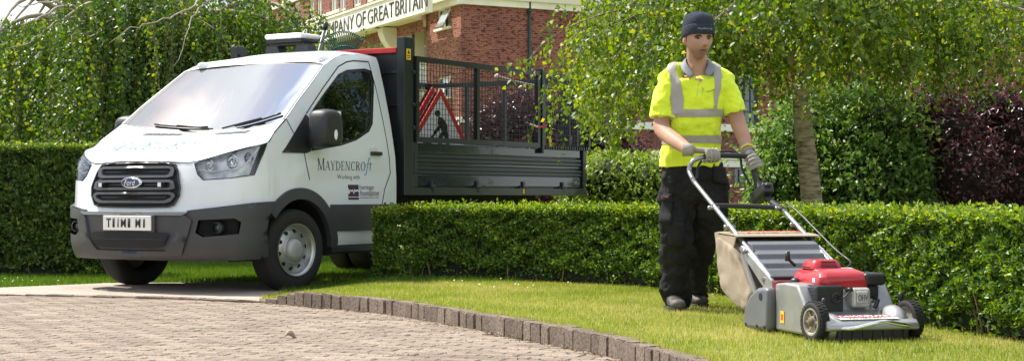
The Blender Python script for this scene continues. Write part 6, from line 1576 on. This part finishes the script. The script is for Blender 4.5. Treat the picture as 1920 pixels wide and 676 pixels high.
# ---- body: head, neck, torso, arms, legs in one skin
HCn = pl(1309.5, 73, 10.40); HS = 1.03
HR = Matrix.Rotation(math.radians(15), 3, 'Z') @ Matrix.Rotation(math.radians(5), 3, 'X')     # turned to image right, looking down (face = -Y)
def hd(x, y, z): return HCn+HR @ (Vector((x, -y, z))*HS)                                     # face coordinates: y forward
body = MB(); nu, nv = 56, 40; rings = []
for i in range(nv+1):
    ph = math.pi*i/nv; ring = []
    for j in range(nu):
        th = 2*math.pi*j/nu; d = Vector((max(math.sin(ph), .01)*math.cos(th), max(math.sin(ph), .01)*math.sin(th), -math.cos(ph)))
        x, y, z = d.x*.080, d.y*.096, d.z*.123
        if z < -.01:
            t = min(1, (-z-.01)/.11); x *= 1-.26*t; y *= (1-.10*t) if y > 0 else (1-.40*t)
            if y > 0: y += .020*t*math.exp(-(x/.034)**2)
        if y > 0:
            g = lambda cx, cz, sx, sz: math.exp(-((abs(x)-cx)/sx)**2-((z-cz)/sz)**2)
            y += .034*math.exp(-(x/.0130)**2)*(math.exp(-((z+.030)/.014)**2)+.62*math.exp(-((z+.008)/.022)**2))
            y += .008*math.exp(-((abs(x)-.013)/.007)**2-((z+.034)/.009)**2)
            y -= .019*g(.032, .004, .018, .013); y += .010*g(.028, .029, .028, .009); y += .004*g(.045, -.022, .02, .02)
            y += .007*math.exp(-(x/.024)**2)*(math.exp(-((z+.060)/.006)**2)+.9*math.exp(-((z+.071)/.006)**2)); y -= .004*math.exp(-(x/.03)**2-((z+.083)/.006)**2)
        ring.append(hd(x, y, z))
    rings.append(ring)
body.loft(rings)
for sg in (1, -1): body.sphere(hd(sg*.081, -.014, -.010), (.012, .02, .032), 12, 8, HR)
limbtube(body, [hd(0, -.038, -.040), pl(1306.5, 112, 10.475), pl(1306, 130, 10.485), pl(1306, 150, 10.50)], [.058, .063, .070, .085])
tor = [(142, .10, .075, 1305, 10.485), (162, .14, .085, 1304, 10.49), (200, .145, .10, 1304, 10.49), (250, .145, .10, 1300, 10.53), (300, .15, .105, 1297, 10.57), (340, .165, .11, 1298, 10.60)]
body.loft([ell(pl(c, y, D), a, b) for y, a, b, c, D in tor])
ARM_L = [pl(1252, 152, 10.47), pl(1245, 205, 10.45), pl(1241, 240, 10.42), pl(1264, 262, 10.28), pl(1294, 282, 10.10)]
ARM_R = [pl(1362, 152, 10.48), pl(1375, 200, 10.47), pl(1384, 230, 10.46), pl(1392, 252, 10.40), pl(1402, 282, 10.27)]
limbtube(body, ARM_L, [.046, .052, .051, .047, .032]); limbtube(body, ARM_R, [.044, .050, .049, .046, .031])
LEG_A = [pl(1272, 340, 10.60), pl(1266, 430, 10.58), pl(1266, 555, 10.70)]; LEG_B = [pl(1328, 340, 10.62), pl(1320, 430, 10.74), pl(1305, 545, 10.97)]
limbtube(body, LEG_A, [.085, .06, .045]); limbtube(body, LEG_B, [.085, .06, .045])
bd = organic(body, 'body', 'skin', man, .0055, 3)

# stubble: the skin is darker over jaw and upper lip
m_ = bpy.data.materials['skin'].copy(); m_.name = 'skin_stubble'; MATS['skin_stubble'] = m_; bd.data.materials.clear(); bd.data.materials.append(m_)
n_, l_ = m_.node_tree.nodes, m_.node_tree.links; bs_ = n_['Principled BSDF']; src = bs_.inputs['Base Color'].links[0].from_socket
tc_ = n_.new('ShaderNodeTexCoord'); sub_ = n_.new('ShaderNodeVectorMath'); sub_.operation = 'SUBTRACT'; sub_.inputs[1].default_value = HCn; l_.new(tc_.outputs['Object'], sub_.inputs[0])
def dotn(v, lo, hi):
    d = n_.new('ShaderNodeVectorMath'); d.operation = 'DOT_PRODUCT'; d.inputs[1].default_value = v; l_.new(sub_.outputs[0], d.inputs[0])
    r = n_.new('ShaderNodeMapRange'); r.interpolation_type = 'SMOOTHSTEP'; r.inputs['From Min'].default_value = lo; r.inputs['From Max'].default_value = hi; l_.new(d.outputs['Value'], r.inputs['Value']); return r.outputs[0]
zz_ = HR @ Vector((0, 0, 1)); yy_ = HR @ Vector((0, -1, 0))
a1_, a2_, a3_ = dotn(zz_, -.030*HS, -.080*HS), dotn(yy_, -.005, .03), dotn(zz_, -.15*HS, -.125*HS)
mu_ = n_.new('ShaderNodeMath'); mu_.operation = 'MULTIPLY'; l_.new(a1_, mu_.inputs[0]); l_.new(a2_, mu_.inputs[1]); mv_ = n_.new('ShaderNodeMath'); mv_.operation = 'MULTIPLY'; l_.new(mu_.outputs[0], mv_.inputs[0]); l_.new(a3_, mv_.inputs[1])
mw_ = n_.new('ShaderNodeMath'); mw_.operation = 'MULTIPLY'; mw_.inputs[1].default_value = .48; l_.new(mv_.outputs[0], mw_.inputs[0])
mx_ = n_.new('ShaderNodeMixRGB'); mx_.inputs[2].default_value = (.085, .050, .036, 1); l_.new(mw_.outputs[0], mx_.inputs[0]); l_.new(src, mx_.inputs[1]); l_.new(mx_.outputs[0], bs_.inputs['Base Color'])
# short hair under the hat edge
for sg in (1, -1):
    mb = MB(); mb.sphere(hd(sg*.072, -.038, -.002), (.012, .030, .026), 12, 8, HR); mb.build('hair', 'hair', man, smooth=True)
    mb = MB(); mb.sphere(hd(sg*.0785, .010, -.002), (.0035, .007, .018), 10, 8, HR); mb.build('sideburn', 'hair', man, smooth=True)

# face details
for sg in (1, -1):
    mb = MB(); mb.sphere(hd(sg*.032, .0705, .001), (.0150, .007, .0042), 14, 8, HR); ey = mb.build('eye', 'eye_white', man, smooth=True)
    mb = MB(); mb.sphere(hd(sg*.032+.002, .0758, .0), (.0070, .003, .0046), 12, 8, HR); mb.build('iris', 'iris', ey, smooth=True)
    mb = MB(); mb.tube([hd(sg*.015, .0745, .003), hd(sg*.025, .0785, .0062), hd(sg*.036, .0775, .0066), hd(sg*.049, .068, .002)], [.0022, .0030, .0030, .0022], 6); mb.build('eyelid', 'hair', man, smooth=True)
    mb = MB(); mb.tube([hd(sg*.010, .0905, .0145), hd(sg*.026, .0905, .0185), hd(sg*.040, .0855, .0185), hd(sg*.054, .075, .012)], [.0042, .0055, .0050, .003], 6); mb.build('eyebrow', 'hair', man, smooth=True)
    mb = MB(); mb.sphere(hd(sg*.0085, .116, -.0395), (.0036, .004, .0022), 8, 6, HR); mb.build('nostril', 'hair', man, smooth=True)
mb = MB(); mb.tube([hd(-.026, .083, -.0675), hd(-.012, .097, -.0655), hd(0, .100, -.0665), hd(.012, .097, -.0655), hd(.026, .083, -.0675)], [.0015, .0030, .0032, .0030, .0015], 6); mb.build('mouth', 'lip_line' if 'lip_line' in MATS else mat('lip_line', (.10, .04, .03), .6), man, smooth=True)
mb = MB(); mb.tube([hd(-.018, .089, -.0735), hd(0, .0985, -.0745), hd(.018, .089, -.0735)], [.003, .0052, .003], 6); mb.build('lower_lip', 'lip', man, smooth=True)

# ---- beanie
mb = MB(); rings = []
HB = HR
def hb(x, y, z): return HCn+HB @ (Vector((x, -y, z))*HS)
TH = np.linspace(0, 2*math.pi, 48, endpoint=False)
for k, (z, s_) in enumerate(((.034, .99), (.056, 1.01), (.082, 1.015), (.106, .985), (.126, .90), (.142, .75), (.153, .51), (.158, .22), (.159, .02))):
    rings.append([hb(.0895*s_*math.cos(t), -.008+.110*s_*math.sin(t), z+.024*math.sin(t)*max(0, 1-k/6)+.003*math.sin(5*t+k)) for t in TH])
mb.loft(rings); be = mb.build('beanie', 'beanie', man, smooth=True)
mb = MB(); rings = []
for z, s_ in ((.010, .97), (.006, 1.03), (.014, 1.065), (.038, 1.07), (.060, 1.055), (.066, 1.02), (.062, .99)):
    rings.append([hb(.0895*s_*math.cos(t), -.008+.110*s_*math.sin(t), z+.025*math.sin(t)+.004*math.sin(3*t)) for t in TH])
mb.loft(rings+[rings[0]], cap=False); mb.build('turn_up', 'beanie', be, smooth=True)
def hatfn(x, y):
    t = math.radians(88)+(.050-x)/.100
    return hb(.0965*math.cos(t), -.008+.1187*math.sin(t), .028+.025*math.sin(t)+y)
textmap('lettering', 'Maydencroft', 'reflective', be, hatfn, .10, .014, 0, 0)

# ---- shirt
sh = MB()
rows = [(143, .080, .060, 1306, 10.50), (146, .150, .085, 1306, 10.485), (151, .190, .105, 1307, 10.475), (165, .192, .116, 1306, 10.48), (190, .170, .124, 1305, 10.485), (225, .165, .126, 1302, 10.50), (262, .172, .126, 1297, 10.535), (295, .184, .130, 1293, 10.56), (314, .190, .134, 1292, 10.575)]
sh.loft([ell(pl(c, y, D), a, b, 28, None, 2.5) for y, a, b, c, D in rows])
limbtube(sh, [pl(1262, 148, 10.475), pl(1252, 168, 10.465), pl(1246, 200, 10.45), pl(1244, 222, 10.44)], [.070, .076, .080, .085], 18, 5, False)
limbtube(sh, [pl(1352, 150, 10.48), pl(1362, 168, 10.475), pl(1371, 193, 10.465), pl(1377, 211, 10.462)], [.068, .070, .066, .066], 18, 5, False)
limbtube(sh, [pl(1282, 129, 10.50), pl(1266, 136, 10.49), pl(1250, 150, 10.475)], [.040, .052, .066], 16)
limbtube(sh, [pl(1330, 129, 10.50), pl(1346, 138, 10.49), pl(1360, 152, 10.48)], [.040, .050, .062], 16)
limbtube(sh, [pl(1285, 128, 10.53), pl(1306, 124, 10.56), pl(1328, 128, 10.53)], [.038, .040, .038], 16)
shirt = organic(sh, 'polo_shirt', 'hivis', man, .0065, 3, [(.10, .032), (.04, .014)])
def wrapto(o, off):
    w = o.modifiers.new('wrap', 'SHRINKWRAP'); w.target = shirt; w.wrap_method = 'NEAREST_SURFACEPOINT'; w.wrap_mode = 'OUTSIDE_SURFACE'; w.offset = off; return o
def band_h(y0, y1, tilt=0):
    def row(y):
        ys = [r[0] for r in rows]; a = np.interp(y, ys, [r[1] for r in rows]); b = np.interp(y, ys, [r[2] for r in rows]); c = np.interp(y, ys, [r[3] for r in rows]); D = np.interp(y, ys, [r[4] for r in rows])
        return ell(pl(c, y, D), a+.012, b+.012, 60, None, 2.5)
    mb = MB(); mb.loft([row(y0+(y1-y0)*k/4) for k in range(5)], cap=False); o = mb.build('reflective_band', 'reflective', shirt, smooth=True); return wrapto(o, .0055)
band_h(207, 221); band_h(256, 270)
def brace(pts_l, pts_r, n=14):
    mb = MB(); ra, rb2 = [], []
    rings = []
    for k in range(n+1):
        t = k/n*(len(pts_l)-1); i = min(int(t), len(pts_l)-2); f = t-i; a = pts_l[i].lerp(pts_l[i+1], f); b = pts_r[i].lerp(pts_r[i+1], f); rings.append([a.lerp(b, q/4) for q in range(5)])
    mb.loft(rings, cap=False, closed=False); o = mb.build('reflective_brace', 'reflective', shirt, smooth=True); return wrapto(o, .0055)
f = 10.36
brace([pl(1260, 214, f), pl(1262, 180, f), pl(1258, 150, f), pl(1252, 131, 10.42), pl(1254, 124, 10.50), pl(1258, 140, 10.60), pl(1262, 200, 10.64)], [pl(1280, 210, f), pl(1281, 180, f), pl(1275, 150, f), pl(1268, 127, 10.42), pl(1270, 120, 10.50), pl(1275, 140, 10.60), pl(1280, 200, 10.64)])
brace([pl(1340, 212, f), pl(1342, 180, f), pl(1341, 150, f), pl(1336, 127, 10.42), pl(1334, 121, 10.50), pl(1334, 140, 10.60), pl(1332, 200, 10.64)], [pl(1350, 208, f), pl(1353, 180, f), pl(1356, 150, f), pl(1352, 131, 10.42), pl(1350, 125, 10.50), pl(1350, 140, 10.60), pl(1348, 200, 10.64)])
# placket, collar, chest lettering
o = MB().loft([[pl(1313+(q/6-.5)*(26*(1-k/9)**1.0+1), 136+17*k/9, 10.33) for q in range(7)] for k in range(10)], cap=False, closed=False).build('open_neck', 'skin', shirt, smooth=True); wrapto(o, .004)
for xx in (1307, 1318):
    o = MB().loft([[pl(xx+q*.5, 152+24*k/8, 10.33) for q in range(3)] for k in range(9)], cap=False, closed=False).build('placket_seam', 'reflective', shirt, smooth=True); wrapto(o, .003)
def collar(pts_in, pts_out):
    mb = MB(); rings = []
    for a, b in zip(pts_in, pts_out): rings.append([a.lerp(b, q/3)+Vector((0, -.004*math.sin(math.pi*q/3), 0)) for q in range(4)])
    o = mb.loft(rings, cap=False, closed=False).build('collar', 'collar_grey', shirt, smooth=True, solid=.005); o.modifiers.new('subsurf', 'SUBSURF').render_levels = 2
    return o
collar([pl(1318, 108, 10.565), pl(1296, 106, 10.55), pl(1284, 106, 10.48), pl(1286, 118, 10.42), pl(1302, 138, 10.385)], [pl(1320, 116, 10.60), pl(1290, 116, 10.58), pl(1273, 117, 10.48), pl(1277, 132, 10.385), pl(1294, 145, 10.355)])
collar([pl(1316, 108, 10.565), pl(1324, 107, 10.54), pl(1329, 109, 10.48), pl(1327, 120, 10.42), pl(1321, 138, 10.385)], [pl(1318, 116, 10.60), pl(1334, 116, 10.57), pl(1342, 120, 10.48), pl(1341, 133, 10.385), pl(1328, 144, 10.355)])
o = textmap('lettering', 'Maydencroft', 'ink_navy', shirt, lambda x, y: pl(1325+x*300, 173-y*300, 10.33), .055, .013, 0, .02); wrapto(o, .005)
for k, (cp, r_) in enumerate(((pl(1245, 222, 10.44), .083), (pl(1376, 210, 10.462), .063))):
    pass

# ---- trousers
tr = MB()
rows2 = [(304, .182, .130, 1295, 10.575), (325, .190, .136, 1298, 10.585), (350, .208, .140, 1302, 10.60), (378, .212, .136, 1301, 10.61)]
tr.loft([ell(pl(c, y, D), a, b, 28, None, 2.5) for y, a, b, c, D in rows2])
limbtube(tr, [pl(1269, 362, 10.60), pl(1268, 395, 10.58), pl(1267, 435, 10.555), pl(1266, 480, 10.61), pl(1267, 520, 10.66), pl(1268, 556, 10.68)], [.112, .110, .096, .092, .090, .092], 20)
limbtube(tr, [pl(1332, 362, 10.62), pl(1331, 395, 10.64), pl(1324, 430, 10.68), pl(1313, 475, 10.80), pl(1307, 512, 10.90), pl(1306, 546, 10.96)], [.112, .108, .092, .080, .076, .074], 20)
trs = organic(tr, 'trousers', 'trouser', man, .008, 4, [(.10, .055), (.045, .022)])
def patch(name, cs, parent, m='trouser', th=.012, target=trs):
    o = MB().loft([[cs[0].lerp(cs[1], q/5).lerp(cs[3].lerp(cs[2], q/5), k/5) for q in range(6)] for k in range(6)], cap=False, closed=False).build(name, m, parent, smooth=True)
    w = o.modifiers.new('wrap', 'SHRINKWRAP'); w.target = target; w.wrap_method = 'NEAREST_SURFACEPOINT'; w.wrap_mode = 'OUTSIDE_SURFACE'; w.offset = th; s_ = o.modifiers.new('thick', 'SOLIDIFY'); s_.thickness = th; s_.offset = -1
    return o
mat('trouser_pocket', (.013, .0125, .013), .8, spec=.3, var=.2, scale=12, bump=.3, bscale=220)
pk = patch('cargo_pocket', [pl(1232, 372, 10.50), pl(1258, 374, 10.44), pl(1260, 420, 10.44), pl(1234, 418, 10.50)], trs, 'trouser_pocket'); patch('pocket_flap', [pl(1232, 362, 10.50), pl(1260, 364, 10.44), pl(1260, 380, 10.44), pl(1233, 378, 10.50)], trs, 'trouser_pocket', .018)
patch('pocket_label', [pl(1242, 366, 10.46), pl(1254, 367, 10.45), pl(1254, 370, 10.45), pl(1242, 369, 10.46)], trs, 'ink_red', .021)
patch('holster_pocket', [pl(1340, 312, 10.46), pl(1366, 312, 10.52), pl(1366, 345, 10.52), pl(1342, 342, 10.46)], trs, 'trouser_pocket', .016)
patch('knee_pad', [pl(1248, 415, 10.44), pl(1288, 415, 10.44), pl(1286, 468, 10.46), pl(1250, 468, 10.46)], trs, 'trouser_pocket', .006)

# ---- boots
def boot(heel, toe, w, name_toe):
    d = (toe-heel); L = d.length; d.normalize(); s = Vector((d.y, -d.x, 0)); mb = MB(); rings = []
    for t, hw, zt in ((0, .030, .075), (.04, .038, .105), (.16, .043, .125), (.30, .044, .12), (.42, .045, .098), (.56, .050, .082), (.72, .054, .070), (.86, .050, .060), (.95, .038, .048), (1.0, .020, .034)):
        c = heel+d*L*t; ring = []
        for j in range(16):
            a = 2*math.pi*j/16; ring.append(c+s*hw*math.cos(a)*1.0+Vector((0, 0, .016+zt/2+(zt/2)*math.copysign(abs(math.sin(a))**.8, math.sin(a)))))
        rings.append(ring)
    mb.loft(rings); top_ = heel+d*L*.18; mb.tube([top_+Vector((0, 0, .07)), top_+Vector((0, 0, .17))], [.052, .055], 16)
    o = organic(mb, 'boot', 'boot', man, .005, 3)
    mb = MB(); P = []
    outl = [(0, .030), (.03, .040), (.2, .046), (.4, .044), (.6, .052), (.75, .057), (.9, .050), (1.0, .028), (1.03, 0)]
    pts = [heel+d*L*t+s*hw for t, hw in outl]+[heel+d*L*t-s*hw for t, hw in reversed(outl[:-1])]
    mb.add([p+Vector((0, 0, .0)) for p in pts]+[p+Vector((0, 0, .028)) for p in pts], [tuple(range(len(pts))), tuple(range(2*len(pts)-1, len(pts)-1, -1))]+[(i, (i+1) % len(pts), len(pts)+(i+1) % len(pts), len(pts)+i) for i in range(len(pts))]); mb.build('sole', 'boot_sole', o, bevel=.004)
    mb = MB(); tc = heel+d*L*.86; mb.sphere(tc+Vector((0, 0, .045)), (.050, .045, .034), 16, 10, Matrix.Rotation(math.atan2(d.y, d.x)-math.pi/2, 3, 'Z')); mb.build('toe_cap', name_toe, o, smooth=True)
    for k in range(4):
        c = heel+d*L*(.34+.07*k)+Vector((0, 0, .128-.012*k)); mb = MB(); mb.tube([c-s*.028, c+Vector((0, 0, .006)), c+s*.028], .0035, 5); mb.build('lace', 'boot_toe', o, smooth=True)
ga = gnd(1271, 584, .085)-PR; boot(ga+Vector((-.03, .24, 0)), ga+Vector((.005, -.03, 0)), .1, 'boot_toe')
gb = gnd(1315, 577, .085)-PR; boot(gb+Vector((-.075, .22, 0)), gb+Vector((.01, -.03, 0)), .1, 'boot')

# ---- gloved hands closed on the bar
def hand(wrist, bar_a, bar_b, thumb_side, name='glove', splay=1.0, back=None):
    """bar_a..bar_b: the stretch of handle held, knuckles above it, fingers rolled over and under"""
    mb = MB(); ax = (bar_b-bar_a).normalized(); mid = bar_a.lerp(bar_b, .5)
    app = (mid-wrist); app = (app-ax*app.dot(ax)).normalized(); up = ax.cross(app)
    if up.z < 0: up = -up
    kn = [bar_a.lerp(bar_b, t)+up*.030-app*.008 for t in (.06, .36, .65, .92)]
    km = sum(kn, Vector())/4
    hw = (bar_b-bar_a).length/2
    rings = []
    for t, w_, h_ in ((0, .030, .024), (.3, .036, .024), (.65, hw*.98, .022), (1.0, hw*1.02, .019), (1.08, hw*.9, .012)):
        c = wrist.lerp(km, t); rings.append([c+ax*w_*math.cos(a)+up*h_*math.sin(a) for a in np.linspace(0, 2*math.pi, 16, endpoint=False)])
    mb.loft(rings)
    L = [.86, 1.0, .96, .78] if thumb_side < 0 else [.78, .96, 1.0, .86]
    for i, k_ in enumerate(kn):
        l = L[i]; b = bar_a.lerp(bar_b, (.06, .36, .65, .92)[i]); r = .033
        pts = [k_-app*.015, k_+app*.012*l+up*.002, b+app*r*l+up*.014, b+app*.033*l-up*.014, b+app*.008-up*.033, b-app*.014-up*.028]
        limbtube(mb, pts[:2]+pts[2:], [.0115, .0115, .0105, .0100, .0095, .0085], 10, 3)
    tb_ = (bar_a if thumb_side < 0 else bar_b)+ax*thumb_side*.004; base = wrist.lerp(km, .42)+ax*thumb_side*.030
    limbtube(mb, [base, base.lerp(tb_, .55)+ax*thumb_side*.016-up*.010, tb_+ax*thumb_side*.012-up*.022+app*.004, tb_-ax*thumb_side*.012-up*.032+app*.014], [.017, .0145, .0120, .010], 10, 3)
    o = organic(mb, name, 'glove', man, .0035, 2)
    cd = (wrist-km).normalized(); mb = MB(); mb.tube([wrist-cd*.02, wrist+cd*.01, wrist+cd*.045], [.036, .037, .041], 16, cap=False); mb.build('cuff', 'glove', o, smooth=True, solid=.004)
    return o
g1a, g1b = m2w(tb1.lerp(tb2, .02))-PR, m2w(tb2.lerp(tb3, .12))-PR
hv = (g1b-g1a).normalized(); gm = m2w(tb1.lerp(tb2, .45))-PR
hand(ARM_L[-1]+Vector((.0, 0, .004)), gm-hv*.042, gm+hv*.046, 1)
gmr = m2w(tb4.lerp(Rt[4], .25))-PR; hr = (m2w(Rt[4])-m2w(tb3)).normalized()
hand(ARM_R[-1]+Vector((.004, .0, -.004)), gmr-hr*.040, gmr+hr*.044, -1)
wr = ARM_R[-1]; mb = MB(); wd = (ARM_R[-2]-ARM_R[-1]).normalized(); mb.tube([wr-wd*.0, wr+wd*.018], .0415, 16, cap=False); mb.build('wrist_strap', 'cuff_band', man, smooth=True, solid=.003)
